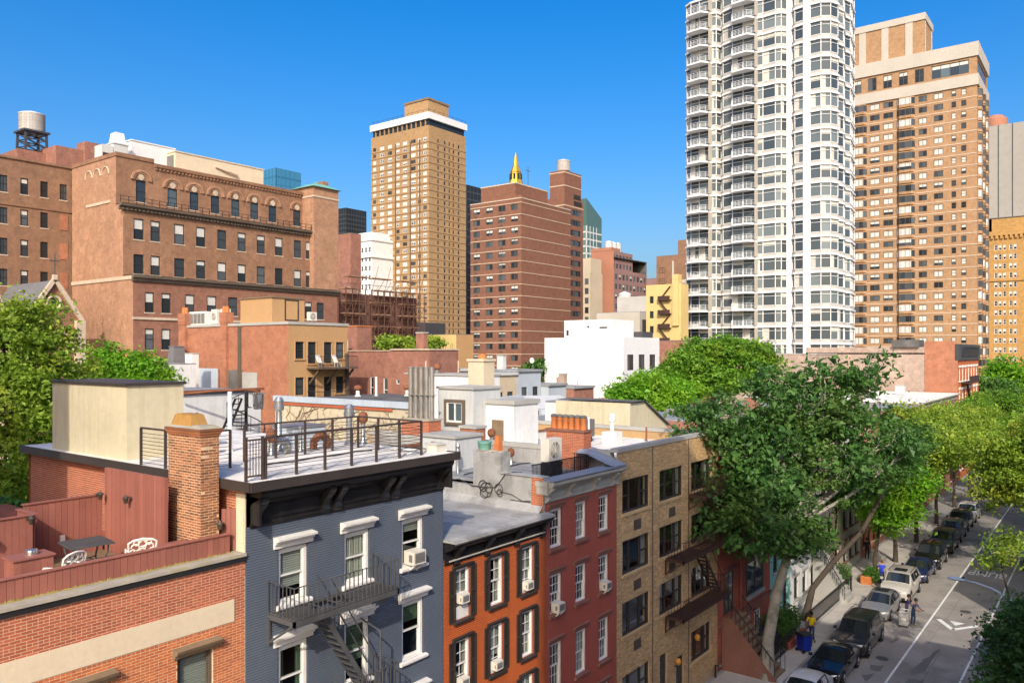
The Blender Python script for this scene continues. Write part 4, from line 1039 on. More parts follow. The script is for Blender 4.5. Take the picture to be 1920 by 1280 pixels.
# D: roof railing, air conditioner, chimney with pots, tarp
t = thing('iron_balustrade', 'black iron balustrade on the roof edge of the dark red house', 'railing', (27, 18.2, 12.3))
bme = MB().box(-.01, .01, -.01, .01, 0, .8).mesh('baluster', ['iron'])
for i in range(45): put('baluster', bme, t, (25.25 + i * .093, 18.2, 12.3))
for i in range(8): put('baluster', bme, t, (29.36, 18.2 + i * .1, 12.3))
mb = MB(); mb.bar((25.2, 18.2, 13.1), (29.38, 18.2, 13.1), .04).bar((25.2, 18.2, 12.4), (29.38, 18.2, 12.4), .03).bar((29.36, 18.2, 13.1), (29.36, 19.0, 13.1), .04); mb.build('hand_rail', ['iron'], t)
def condenser(label, x, y, z, w_=.86, h_=1.0, d_=.4, rz=0.0, fans=1):
    t = thing('condenser_unit', label, 'air conditioner', (x, y, z), rz, 'outdoor condenser units on the roofs'); W = WM[t.name]
    mb = MB(); mb.box(0, w_, 0, d_, .06, h_); put('casing', mb.mesh('casing', ['ac']), t, mw=W)
    for k in range(fans):
        zc = h_ * (k + .5) / fans + .03; r_ = min(w_ * .36, h_ / fans * .4)
        mb = MB(); mb.lathe([(r_, -.012), (r_, .01)], 20, (w_ * .45, -.004, zc), axis='y'); put('fan_recess', mb.mesh('fan_recess', ['ac_dark']), t, mw=W)
        mb = MB()
        for q in range(1, 7): mb.tube([(w_ * .45 + r_ * q / 6 * math.cos(a), -.03, zc + r_ * q / 6 * math.sin(a)) for a in np.linspace(0, 2 * math.pi, 21)], .007, 4, cap=False)
        for q in range(4): mb.bar((w_ * .45 - r_ * math.cos(q * .785), -.032, zc - r_ * math.sin(q * .785)), (w_ * .45 + r_ * math.cos(q * .785), -.032, zc + r_ * math.sin(q * .785)), .012)
        put('fan_guard', mb.mesh('fan_guard', ['ac']), t, mw=W)
    mb = MB(); mb.box(.05, .15, 0, d_, 0, .06).box(w_ - .15, w_ - .05, 0, d_, 0, .06); put('foot', mb.mesh('foot', ['iron_grey']), t, mw=W)
    return t
condenser('white condenser unit with round fan behind the black balustrade', 27.2, 18.75, 12.9, .95, 1.0, .42)
mb = MB(); mb.box(27.25, 27.35, 18.7, 19.2, 12.3, 12.9).box(28.0, 28.1, 18.7, 19.2, 12.3, 12.9).box(27.2, 28.15, 18.7, 18.78, 12.82, 12.9).box(27.2, 28.15, 19.1, 19.18, 12.82, 12.9); tag(mb.build('unit_stand', ['iron']), 'dark frame stand under the white condenser unit', 'stand')
t = thing('pot_chimney', 'red brick chimney with a row of orange clay pots beside the condenser', 'chimney', (30.2, 19.8, 12.3))
brick_face(t, 2.0, 1.65, (29.95, 20.8, 12.3), NX, [], 'brickA', 'mortar_old', seed=41); brick_face(t, .62, 1.65, (29.95, 18.8, 12.3), 0, [], 'brickA', 'mortar_old', seed=42)
mb = MB(); mb.box(29.955, 30.565, 18.805, 20.8, 12.3, 13.94); mb.build('core', ['mortarD'], t)
mb = MB(); mb.box(29.9, 30.62, 18.75, 20.85, 13.95, 14.05); mb.build('cap_slab', ['brown_stone'], t)
for i in range(6):
    mb = cached('cpot', lambda: MB().lathe([(.15, 0), (.13, .42), (.145, .44), (.145, .5)], 10).mesh('chimney_pot', ['terracotta'], 40)); put('chimney_pot', mb, t, (30.25, 19.0 + i * .315, 14.05))
    mb = cached('cpotc', lambda: MB().lathe([(.13, 0), (.16, .02), (.16, .1), (.08, .14)], 10).mesh('pot_cowl', ['dark_roof'], 40)); put('pot_cowl', mb, t, (30.25, 19.0 + i * .315, 14.55))
mb = MB(); rr = random.Random(9)
nu, nv = 12, 10
for i in range(nu + 1):
    for j in range(nv + 1):
        u, v_ = i / nu, j / nv
        mb.v.append((29.45 + u * 1.15, 16.98 + v_ * 2.0, 12.66 + (math.sin(v_ * 1.5) ** 1.2) * .62 * (.75 + .3 * u) + .05 * math.sin(u * 9 + v_ * 4) * v_ + rr.uniform(-.015, .015)))
for i in range(nu):
    for j in range(nv): a = i * (nv + 1) + j; mb.f.append((a, a + nv + 1, a + nv + 2, a + 1)); mb.m.append(0)
tag(mb.build('roof_tarp', ['tarp'], smooth=True), 'crumpled blue-grey tarp over the dark red house\'s roof corner', 'tarp')

# ================================================================== tan brick apartment house with rusty fire escape
E_ = thing('tan_apartment_house', 'tan brick apartment house with wide dark windows and a rusty fire escape', 'building', (36, FY, 0))
EX0 = 30.4
EXs = ((30.89, 33.45), (34.46, 37.0), (37.98, 40.4))
rowsE = ((10.38, 11.86), (7.68, 9.17), (4.96, 6.46), (1.65, 3.24))
ops = []
for j, (a, b_) in enumerate(rowsE):
    for i, (x0, x1) in enumerate(EXs):
        if j == 3 and i == 1: continue
        ops.append((x0 - EX0, x1 - EX0, a, b_))
doors = [(34.5, 35.3, .15, 3.1), (36.25, 37.15, .15, 2.45)]
ops += [(a - EX0, b_ - EX0, c2, d2) for a, b_, c2, d2 in doors]
slv = [(x - EX0, x + .72 - EX0, a - .9, a - .43) for a, _ in rowsE[:3] for x in (31.93, 35.45)]
brick_face(E_, 10.9, 13.12, (EX0, FY, 0), 0, ops + slv, 'brickE', 'mortarE', seed=51, z_from=.6)
def winE(w_, h_, var):
    mb = MB(); f = .07
    mb.box(0, f, .08, .18, 0, h_).box(w_ - f, w_, .08, .18, 0, h_).box(f, w_ - f, .08, .18, 0, f).box(f, w_ - f, .08, .18, h_ - f, h_)
    for x in (w_ * .3, w_ * .7): mb.box(x - .05, x + .05, .09, .18, f, h_ - f)
    for a, b_ in ((f, w_ * .3 - .05), (w_ * .7 + .05, w_ - f)): mb.box(a, b_, .1, .16, h_ * .48, h_ * .48 + .06)
    return mb.mesh('window', ['frame_dark'])
k = 0
for j, (a, b_) in enumerate(rowsE):
    for i, (x0, x1) in enumerate(EXs):
        if j == 3 and i == 1: continue
        w_, h_ = x1 - x0, b_ - a
        win = put('window', cached(('wE', round(w_, 2), round(h_, 2)), lambda: winE(w_, h_, 0)), E_, (x0, FY, a))
        for (p, q) in ((.07, w_ * .3 - .05), (w_ * .3 + .05, w_ * .7 - .05), (w_ * .7 + .05, w_ - .07)):
            mb = MB(); mb.quad((p, .15, .07), (q, .15, .07), (q, .15, h_ - .07), (p, .15, h_ - .07)); mb.build('pane', ['pane'], win, (x0, FY, a), fix=False)
        mb = MB(); mb.box(-.2, w_ + .2, .23, 2.2, -.3, h_ + .3); mb.f.pop(2); mb.m.pop(2); mb.build('room_lining', ['room'], win, (x0, FY, a))
        mb = MB(); r_ = random.Random(k)
        for s in (0, 1):
            ww = w_ * r_.choice((.12, .2, .3, .06))
            for q in range(8):
                xa, xb = ww * q / 8, ww * (q + 1) / 8
                if s: xa, xb = w_ - xa, w_ - xb
                mb.quad((xa, .26 + .03 * (q % 2), .05), (xb, .26 + .03 * ((q + 1) % 2), .05), (xb, .26 + .03 * ((q + 1) % 2), h_), (xa, .26 + .03 * (q % 2), h_))
        mb.build('curtain', ['curtain'], win, (x0, FY, a), fix=False)
        mb = MB(); mb.box(-.08, w_ + .08, -.07, .08, -.11, -.002); mb.build('sill', ['brickE'], win, (x0, FY, a)); k += 1
for (a, b_, c2, d2) in slv:
    mb = MB(); mb.box(a, b_, .0, .1, c2, d2)
    for q in range(6): mb.box(a + .03, b_ - .03, -.012, .0, c2 + .05 + q * .065, c2 + .08 + q * .065)
    mb.build('vent_grille', ['rust' if False else 'frame_bronze'], E_, (EX0, FY, 0))
for (a, b_, c2, d2) in doors:
    mb = MB(); mb.box(a, b_, FY + .12, FY + .18, c2, d2); dd = mb.build('door', ['frame_dark'], E_)
    mb = MB(); mb.box(a + .12, b_ - .12, FY + .105, FY + .12, c2 + 1.0, d2 - .15); mb.build('pane', ['glass'], dd)
    mb = MB(); mb.box(b_ - .14, b_ - .1, FY + .06, FY + .12, c2 + .95, c2 + 1.1); mb.build('handle', ['chrome'], dd)
mb = MB(); mb.box(EX0, 41.3, FY - .05, FY + .3, 13.122, 13.3).box(EX0 - .03, EX0 + .3, FY + .3, 33, 13.0, 13.2).box(41.0, 41.3, FY + .3, 33, 13.0, 13.2); mb.build('coping', ['grey_stone'], E_)
mb = MB(); mb.box(EX0 + .001, EX0 + .25, FY + .25, 33, 12.3, 12.998); mb.build('side_parapet', ['silver_roof'], E_)
mb = MB(); mb.box(41.05, 41.29, FY + .25, 33, 0, 12.998).box(EX0, 41.3, 32.75, 33, 0, 12.99); mb.build('parapet', ['brickE'], E_)
mb = MB(); mb.box(EX0 + .25, 41.05, FY + .3, 32.75, 12.4, 12.55); mb.build('roof', ['white_roof'], E_)
for x in (33.7, 37.62):
    mb = MB(); mb.box(x, x + .05, FY - .03, FY, .2, 13.1); mb.build('drain_pipe', ['frame_bronze'], E_)
mb = MB(); mb.box(34.7, 36.9, FY - .03, FY - .01, 12.2, 12.24).box(34.7, 36.9, FY - .03, FY - .01, 12.7, 12.74).box(34.7, 34.74, FY - .03, FY - .01, 12.24, 12.7).box(36.86, 36.9, FY - .03, FY - .01, 12.24, 12.7); mb.build('brick_panel', ['brickE'], E_)
for x, z, lb in ((36.02, 2.4, 'amber globe lamp beside the tan building entrance door'), (38.25, 2.95, 'amber globe lamp beside the tan building\'s ground-floor window')):
    t = thing('entrance_lamp', lb, 'lamp', (x, FY, z)); mb = MB(); mb.lathe([(.03, -.17), (.1, -.14), (.15, -.03), (.15, .05), (.1, .14), (.03, .17)], 14, (x, FY - .22, z)); mb.build('globe', ['amber'], t, smooth=True); mb = MB(); mb.tube([(x, FY, z - .25), (x, FY - .22, z - .25), (x, FY - .22, z - .16)], .02, 6); mb.build('bracket', ['iron'], t)
fire_escape('rusty fire escape platform of the tan building, upper of the two', 35.0, 40.6, 16.4, 17.38, 7.62, .85, 'iron_rust', (37.6, 39.0, 39.9, 5.0), bal=.16)
fire_escape('rusty fire escape platform of the tan building, lower of the two', 35.0, 40.6, 16.4, 17.38, 4.85, .85, 'iron_rust', None, bal=.16)
fire_escape('rusty fire escape platform of the tan building below its top windows', 37.6, 40.6, 16.4, 17.38, 10.3, .85, 'iron_rust', (38.6, 39.6, 40.1, 7.7), bal=.16)

# ================================================================== red brownstone with stoop and the further row
def row_house(label, x0, x1, h, wall, mortar, xs, rows, trim='brown_stone', frame='frame_dark', roof='grey_roof', cornice='brown_stone', name='row_house', bricks=True, ww=.95, seed=1, depth=15, low=0.0):
    b = thing(name, label, 'house', ((x0 + x1) / 2, FY, 0))
    ops = [(x - x0, x - x0 + ww, a, b_) for a, b_ in rows for x in xs]
    if bricks: brick_face(b, x1 - x0, h - .7, (x0, FY, 0), 0, ops, wall, mortar, seed=seed, z_from=low)
    else: wall_mb(x1 - x0, h - .7, ops).build('wall', [wall], b, (x0, FY, 0))
    for i, (a, b_) in enumerate(rows):
        for j, x in enumerate(xs):
            me = wmesh_far(ww, b_ - a, frame, 'glass', 1, True, (.0, .35, .5)[(i * 2 + j + seed) % 3], fw=.06)
            win = put('window', me, b, (x, FY + .06, a))
            put('sill', cached(('rs', trim, ww), lambda: MB().box(-.1, ww + .1, -.1, .12, -.14, 0).mesh('sill', [trim])), win, (x, FY, a))
            put('lintel', cached(('rl', trim, ww), lambda: MB().ext([(.02, 0), (-.06, 0), (-.08, .16), (-.14, .2), (.02, .24)], -.12, ww + .12, 'x').mesh('lintel', [trim])), win, (x, FY, b_ + .01))
    mb = MB(); mb.ext([(0, 0), (-.05, 0), (-.05, .35), (-.15, .42), (-.4, .55), (-.42, .68), (0, .72)], x0, x1, 'x'); mb.build('cornice', [cornice], b, (0, FY, h - .7))
    mb = MB(); mb.box(x0, x1, FY - .3, FY + depth, h - .1, h + .02); mb.build('roof', [roof], b)
    mb = MB(); mb.quad((x0, FY, 0), (x0, FY + depth, 0), (x0, FY + depth, h - .1), (x0, FY, h - .1)); mb.quad((x1, FY, 0), (x1, FY + depth, 0), (x1, FY + depth, h - .1), (x1, FY, h - .1)); mb.quad((x0, FY + depth, 0), (x1, FY + depth, 0), (x1, FY + depth, h - .1), (x0, FY + depth, h - .1)); mb.build('side_wall', ['brick_pink'], b)
    return b
Fh = row_house('dark red brownstone house with a high stoop behind the plane tree', 41.32, 49.5, 12.2, 'brickF', 'mortarF', (42.3, 45.35, 47.6), ((6.6, 8.3), (9.2, 10.8)), seed=61, low=1.0, ww=1.1)
mb = MB(); mb.box(41.32, 49.5, FY - .14, FY, 2.5, 2.72); mb.build('string_course', ['brown_stone'], Fh)
for (a, b_, c2, d2, lb) in ((42.15, 43.45, 3.0, 5.3, 'door'), (45.5, 48.2, 3.2, 5.2, 'window'), (45.1, 45.95, .2, 2.1, 'door'), (46.8, 47.6, .9, 2.1, 'window')):
    mb = MB(); f = .09; yy = FY - .04
    mb.box(a, a + f, yy, FY - .01, c2, d2).box(b_ - f, b_, yy, FY - .01, c2, d2).box(a + f, b_ - f, yy, FY - .01, d2 - f, d2).box((a + b_) / 2 - .03, (a + b_) / 2 + .03, yy, FY - .01, c2, d2 - f); pr = mb.build(lb, ['frame_dark' if c2 > 1 else 'white_trim'], Fh)
    mb = MB(); mb.quad((a + f, FY - .018, c2), (b_ - f, FY - .018, c2), (b_ - f, FY - .018, d2 - f), (a + f, FY - .018, d2 - f)); mb.build('pane', ['glass_blue'], pr, fix=False)
    mb = MB(); mb.ext([(.02, 0), (-.08, 0), (-.1, .14), (-.26, .2), (.02, .26)], a - .15, b_ + .15, 'x'); mb.build('lintel', ['brown_stone'], Fh, (0, FY, d2))
    if lb == 'window': mb = MB(); mb.box(a - .1, b_ + .1, FY - .15, FY - .005, c2 - .2, c2); mb.build('sill', ['grey_stone'], Fh)
mb = MB(); mb.tube([(44.5, FY - .08, .2), (44.5, FY - .08, 11.4)], .06, 8); mb.build('downpipe', ['brickF'], Fh)
t = thing('stone_stoop', 'brown stone stoop with iron rails in front of the dark red brownstone', 'steps', (42.8, 16, 0))
n_ = 10
for i in range(n_):
    z = 2.95 - i * .295; y1 = 16.9 - i * .235
    mb = MB(); mb.box(42.0, 43.65, y1 - .29, y1, z - .07, z); mb.build('tread', ['brown_trim'], t)
    mb = MB(); mb.box(42.03, 43.62, y1 - .235, y1 - .02, 0, z - .072); mb.build('riser', ['brown_stone'], t)
mb = MB(); mb.box(42.0, 43.65, 16.9, 17.28, 0, 2.95); mb.build('landing', ['brown_stone'], t)
mb = MB(); mb.add([(41.8, 14.4, 0), (41.8, 17.35, 0), (41.8, 17.35, 3.0), (41.8, 16.9, 3.0), (41.8, 14.4, .25)], [(0, 1, 2, 3, 4)]); mb.add([(41.98, 14.4, 0), (41.98, 17.35, 0), (41.98, 17.35, 3.0), (41.98, 16.9, 3.0), (41.98, 14.4, .25)], [(0, 1, 2, 3, 4)]); mb.quad((41.8, 14.4, .25), (41.98, 14.4, .25), (41.98, 16.9, 3.0), (41.8, 16.9, 3.0)); mb.build('cheek_wall', ['brown_stone'], t)
for xx in (41.95, 43.6):
    mb = MB(); mb.bar((xx, 16.9, 3.85), (xx, 14.5, 1.15), .045)
    for i in range(11): yy = 16.85 - i * .235; zz = 3.0 - (16.9 - yy) * 1.13; mb.box(xx - .012, xx + .012, yy - .012, yy + .012, zz - .2, zz + .82)
    mb.build('iron_rail', ['iron'], t)

# further row along the street
row_house('narrow turquoise-fronted house behind the leaning tree', 49.5, 53.4, 11.8, 'turquoise', 'turquoise', (50.1, 51.9), ((.9, 2.6), (3.6, 5.4), (6.3, 8.0), (8.9, 10.4)), bricks=False, seed=2, trim='grey_stone')
row_house('pale stone house with a curved stoop beyond the turquoise front', 53.4, 59.6, 12.6, 'white_wall', 'white_wall', (54.1, 55.9, 57.8), ((.9, 2.4), (3.5, 5.7), (6.7, 8.5), (9.4, 11.0)), bricks=False, seed=3, trim='grey_stone')
row_house('cream plastered row house behind the bright street tree', 59.6, 65.4, 12.2, 'cream_band', 'cream_band', (60.3, 62.0, 63.8), ((.9, 2.4), (3.5, 5.5), (6.5, 8.2), (9.1, 10.7)), bricks=False, seed=4, trim='grey_stone')
row_house('grey stone row house with dark windows further down the street', 65.4, 71.4, 12.4, 'grey_stone', 'grey_stone', (66.1, 67.9, 69.6), ((.9, 2.4), (3.5, 5.5), (6.5, 8.2), (9.1, 10.7)), bricks=False, seed=5)
row_house('red brick row house half hidden by street trees', 71.4, 77.6, 12.0, 'brick_mid', 'brick_mid', (72.1, 73.9, 75.7), ((.9, 2.4), (3.5, 5.5), (6.5, 8.2), (9.1, 10.7)), bricks=False, seed=6, trim='stone_trim')
row_house('pinkish brick row house past the half hidden red one', 77.6, 84, 12.2, 'brick_pink', 'brick_pink', (78.3, 80.2, 82.1), ((.9, 2.4), (3.5, 5.5), (6.5, 8.2), (9.1, 10.7)), bricks=False, seed=7, trim='stone_trim')
row_house('orange brick row house with pale sills among the far trees', 84, 96, 11.8, 'brick_mid', 'brick_mid', (85, 87, 89, 91, 93.2), ((.9, 2.4), (3.5, 5.3), (6.3, 8.0), (8.9, 10.4)), bricks=False, seed=8, trim='stone_trim')
row_house('pink brick row house with white roof next to the corner building', 96, 121.6, 12.0, 'brick_pink', 'brick_pink', tuple(97 + 2.4 * i for i in range(10)), ((.9, 2.4), (3.5, 5.3), (6.3, 8.0), (8.9, 10.4)), bricks=False, seed=9, trim='stone_trim', roof='white_roof', cornice='cornice_grey')
# corner building with blank side wall, painted top and fire escapes
K = thing('corner_brick_building', 'tall brick corner building with a blank pale side wall and graffiti parapet', 'building', (131, FY, 0))
wall_mb(20, 18.2).build('wall', ['brick_pale'], K, (122, 37.4, 0), NX)
wall_mb(4.0, 19.0).build('chimney_wall', ['brick_mid'], K, (121.94, 21.4, 0), NX)
kr = ((1.5, 3.4), (4.6, 6.4), (7.6, 9.4), (10.6, 12.4), (13.6, 15.4))
ops = [(1.2 + 2.7 * i, 2.3 + 2.7 * i, a, b_) for a, b_ in kr for i in range(7)]
wall_mb(20, 16.4, ops).build('wall', ['brickA_o'], K, (122, FY, 0))
for a, b_ in kr:
    for i in range(7):
        wn_ = put('window', wmesh_far(1.1, b_ - a, 'white_trim', 'glass', 1, True, 0, fw=.12), K, (123.2 + 2.7 * i, FY, a))
        put('lintel', cached('kl', lambda: MB().box(-.25, 1.35, -.1, .05, 0, .3).mesh('lintel', ['white_trim'])), wn_, (123.2 + 2.7 * i, FY, b_)); put('sill', cached('ks', lambda: MB().box(-.25, 1.35, -.14, .05, -.2, 0).mesh('sill', ['white_trim'])), wn_, (123.2 + 2.7 * i, FY, a))
mb = MB(); mb.box(121.9, 142, FY - .2, FY + .3, 16.4, 18.6); mb.build('parapet', ['dark_T'], K)
mb = MB(); mb.box(122, 142, FY + .3, 37.4, 17.2, 17.4); mb.quad((142, FY, 0), (142, 37.4, 0), (142, 37.4, 18.2), (142, FY, 18.2)); mb.box(121.5, 125, 22, 25.5, 18.2, 19.2); mb.build('roof', ['dark_roof'], K)
# looping graffiti strokes along the parapet
mb = MB(); x = 124.5
for i in range(9):
    P = [(x + .2, FY - .26, 16.8), (x + 1.0, FY - .26, 18.2), (x + 1.4, FY - .26, 18.0), (x + .9, FY - .26, 16.9), (x + 1.5, FY - .26, 17.2)]
    mb.tube(P, .09, 4); x += 1.7
mb.build('graffiti_tag', ['graffiti'], K)
for z in (4.3, 7.3, 10.3, 13.3):
    mb = MB(); mb.box(124.8, 134, FY - 1.1, FY - .02, z - .1, z).box(124.8, 134, FY - 1.1, FY - 1.05, z, z + .9).bar((126, FY - .6, z), (129, FY - .6, z - 3), .3, .1); mb.build('fire_escape', ['iron_rust'], K)

# street front details --------------------------------------------------
def iron_fence(label, p, q, z, h=.95, step=.13):
    p, q = Vector((*p, z)), Vector((*q, z)); d = (q - p); L = d.length; a = math.atan2(d.y, d.x)
    t = thing('iron_fence', label, 'fence', tuple(p), a, 'black iron area fences'); W = WM[t.name]
    mb = MB(); mb.box(0, L, -.02, .02, h - .12, h - .08).box(0, L, -.02, .02, .1, .14); put('rail', mb.mesh('rail', ['iron']), t, mw=W)
    me = cached(('pick', h), lambda: MB().box(-.012, .012, -.012, .012, 0, h - .05).taper(-.025, .025, -.025, .025, h - .05, h + .06, .022).mesh('picket', ['iron']))
    for i in range(int(L / step) + 1): put('picket', me, t, mw=W @ Matrix.Translation((i * step, 0, 0)))
    return t
iron_fence('black iron area fence from the stoop to the young hedge', (43.9, 15.4), (48.3, 15.4), .15, 1.0, .16)
iron_fence('black iron area fence behind the person in yellow', (50.2, 15.45), (60.2, 15.5), .3, 1.05, .16)
mb = MB(); mb.box(50.2, 60.2, 15.36, 15.58, .15, .3); tag(mb.build('fence_kerb', ['grey_stone']), 'long low stone kerb under the black area fence', 'kerb wall')
mb = MB(); mb.box(46.9, 50.0, 15.3, 15.55, .15, .6); tag(mb.build('garden_wall', ['brickF']), 'low red brick garden wall below the hedge', 'wall')
t = thing('curved_stoop', 'pale stone stoop with curly black iron rails beyond the leaning tree', 'steps', (58, 16.3, 0))
for i in range(10):
    z = 3.3 - i * .32; mb = MB(); mb.box(57.9, 59.5, 16.95 - i * .2 - .2, 16.95 - i * .2 if i else 17.3, 0.15, z); mb.build('tread', ['grey_stone'], t)
for xx in (57.85, 59.5):
    mb = MB(); mb.bar((xx, 17.0, 4.2), (xx, 15.1, 1.2), .05)
    for i in range(14): yy = 16.9 - i * .135; zz = 3.3 - (16.95 - yy) * 1.6; mb.bar((xx, yy, zz), (xx, yy, zz + .85), .02); mb.tube([(xx, yy - .06 + .05 * math.cos(a), zz + .45 + .09 * math.sin(a)) for a in np.linspace(0, 6.28, 8)], .008, 4)
    mb.build('iron_rail', ['iron'], t)
t = thing('storage_bin_box', 'black low refuse enclosure between the brownstone and its fence', 'box', (46.0, 16.4, .15)); mb = MB(); mb.box(44.3, 46.4, 15.75, 16.7, .15, 1.15); mb.build('box_body', ['plastic_black'], t); mb = MB(); mb.add([(44.25, 15.7, 1.152), (46.45, 15.7, 1.152), (46.45, 16.75, 1.35), (44.25, 16.75, 1.35), (44.25, 15.7, 1.2), (46.45, 15.7, 1.2), (46.45, 16.75, 1.4), (44.25, 16.75, 1.4)], [(0, 3, 2, 1), (4, 5, 6, 7), (0, 1, 5, 4), (1, 2, 6, 5), (2, 3, 7, 6), (3, 0, 4, 7)]); mb.build('lid', ['plastic_black'], t)
def wheelie(label, x, y, rz=0):
    t = thing('recycling_bin', label, 'bin', (x, y, .15), rz); W = WM[t.name]
    mb = MB(); mb.taper(-.3, .3, -.32, .32, 1.0, .08, .05); put('bin_body', mb.mesh('bin_body', ['plastic_blue']), t, mw=W)
    mb = MB(); mb.add([(-.33, -.36, 1.0), (.33, -.36, 1.0), (.33, .36, 1.0), (-.33, .36, 1.0), (-.29, -.3, 1.1), (.29, -.3, 1.1), (.29, .36, 1.1), (-.29, .36, 1.1)], [(0, 3, 2, 1), (4, 5, 6, 7), (0, 1, 5, 4), (1, 2, 6, 5), (2, 3, 7, 6), (3, 0, 4, 7)]).bar((-.3, .4, .98), (.3, .4, .98), .035); put('lid', mb.mesh('lid', ['plastic_black']), t, mw=W)
    for s in (-1, 1): mb = MB(); mb.lathe([(.1, -.03), (.1, .03)], 12, (s * .27, .3, .1), axis='x'); put('wheel', mb.mesh('wheel', ['rubber']), t, mw=W)
    mb = MB(); mb.box(-.12, .12, -.345, -.32, .62, .8); put('paper_label', mb.mesh('paper_label', ['white_trim']), t, mw=W @ Matrix.Translation((0, .025, 0)))
    return t
wheelie('blue wheeled recycling bin on the pavement behind the black saloon', 47.25, 14.6, R(60))
t = thing('traffic_cone', 'orange traffic cone behind the iron area fence', 'cone', (53.5, 16.3, .15)); mb = MB(); mb.lathe([(.17, .03), (.05, .7), (.03, .72)], 14, (53.5, 16.3, .15)); mb.build('cone_body', ['orange_cone'], t, smooth=40); mb = MB(); mb.box(53.28, 53.72, 16.08, 16.52, .15, .18); mb.build('base', ['orange_cone'], t)
t = thing('tree_planter', 'ochre wooden planter box around the street tree trunk', 'planter', (64.3, 15.0, .15))
for i in range(4):
    mb = MB(); mb.box(63.6, 64.5, 14.75, 15.5, .17 + i * .15, .3 + i * .15); mb.build('board', ['terracotta'], t)
mb = MB(); mb.box(63.64, 64.46, 14.79, 15.46, .15, .72); mb.build('planting_soil', ['soil'], t)
t = thing('bollard_post', 'short dark post at the end of the iron fence', 'post', (61.3, 15.6, .15)); mb = MB(); mb.lathe([(.07, 0), (.07, 1.0), (.09, 1.03), (.05, 1.1)], 10, (61.3, 15.6, .15)); mb.build('shaft', ['iron'], t, smooth=40); mb = MB(); mb.lathe([(.12, 0), (.1, .05)], 10, (61.3, 15.6, .15)); mb.build('foot', ['iron'], t)
t = thing('fire_standpipe', 'brass standpipe with black base by the tan building', 'standpipe', (40.6, 17.0, .15)); mb = MB(); mb.tube([(40.6, 17.2, .15), (40.6, 17.2, .8), (40.6, 16.95, .85)], .06, 8); mb.build('pipe', ['iron'], t); mb = MB(); mb.lathe([(.08, 0), (.08, .1)], 10, (40.6, 16.85, .85), axis='y'); mb.build('cap', ['chrome'], t)
# street lamp arm reaching over the road
t = thing('street_lamp', 'pale blue street lamp with a curved arm over the road', 'street lamp', (37.1, 3.3, .15))
mb = MB(); mb.lathe([(.16, 0), (.16, .4), (.1, .5), (.07, 7.0), (.06, 7.6)], 12, (37.1, 3.3, .15)); mb.build('pole', ['lamp_blue'], t, smooth=40)
mb = MB(); mb.tube([(37.1, 3.3, 7.6), (37.15, 3.55, 7.8), (37.3, 4.1, 8.0), (37.45, 4.7, 8.1), (37.55, 5.1, 8.1)], [.05, .045, .04, .036, .036], 8); mb.build('arm', ['lamp_blue'], t, smooth=True)
mb = MB(); mb.lathe([(.02, -.36), (.09, -.32), (.13, -.15), (.13, .05), (.1, .22), (.07, .3)], 12, (0, 0, 0), axis='y')
mb.v = [(x + 37.62, -y + 5.38, z * .55 + 8.1) for x, y, z in mb.v]; mb.build('lamp_head', ['lamp_blue'], t, smooth=True)
mb = MB(); mb.lathe([(.04, 0), (.04, .07)], 10, (37.58, 5.15, 8.17)); mb.build('photocell', ['plastic_black'], t)

# ================================================================== back lots and roofs behind the row
def block(name, label, cat, x0, x1, y0, y1, z0, z1, mat, roof='grey_roof', cap=None, lip=.08, caph=.12):
    """small roof structure or low building: four walls, roof, capping"""
    t = thing(name, label, cat, ((x0 + x1) / 2, (y0 + y1) / 2, z0))
    mats = mat if isinstance(mat, tuple) else (mat, mat)
    wall_mb(y1 - y0, z1 - z0).build('wall', [mats[0]], t, (x0, y1, z0), NX)
    wall_mb(x1 - x0, z1 - z0).build('wall', [mats[1]], t, (x0, y0, z0))
    mb = MB(); mb.quad((x1, y0, z0), (x1, y1, z0), (x1, y1, z1), (x1, y0, z1)).quad((x0, y1, z0), (x1, y1, z0), (x1, y1, z1), (x0, y1, z1)); mb.build('wall', [mats[0]], t)
    mb = MB(); mb.box(x0 - (lip if cap else -.01), x1 + (lip if cap else -.01), y0 - (lip if cap else -.01), y1 + (lip if cap else -.01), z1 + .001, z1 + caph); mb.build('roof', [cap or roof], t)
    return t
def win_on(b, me, x, y, z, rz=0.0): return put('window', me, b, (x, y, z), rz)

t = block('roof_bulkhead', 'grey-white stair bulkhead with one framed window behind the steel flues', 'bulkhead', 31.0, 33.2, 26.0, 28.4, 12.55, 15.6, 'greywhite', cap='grey_stone')
win_on(t, wmesh_far(1.1, 1.05, 'white_trim', 'glass_blue', 2, False, 0, fw=.09), 30.86, 27.75, 13.9, NX)
mb = MB()
for (a, b_, c2, d2) in ((-.12, 0, -.12, 1.17), (1.1, 1.22, -.12, 1.17), (0, 1.1, -.12, 0), (0, 1.1, 1.05, 1.17)): mb.box(a, b_, -.03, .12, c2, d2)
mb.build('window_surround', ['sooty_trim'], t, (30.86, 27.75, 13.9), NX)
t = block('roof_bulkhead', 'white stair bulkhead with a brown door and grey rim', 'bulkhead', 32.0, 34.1, 24.2, 26.0, 12.55, 14.85, 'white_wall', cap='grey_stone', caph=.22)
mb = MB(); mb.box(0, .75, -.03, 0, 0, 1.5); dd = mb.build('door', ['brown_trim'], t, (32.0, 25.6, 12.55), NX); mb = MB(); mb.box(.64, .68, -.07, -.03, .7, .82); mb.build('handle', ['chrome'], dd, (32.0, 25.6, 12.55), NX)
vent('galvanised chimney vent in front of the brown bulkhead door', 31.2, 25.0, 12.55, .75, .1, 'turb')
t = thing('cream_chimney', 'tall cream painted brick chimney with a red clay pot', 'chimney', (34.5, 28.4, 13))
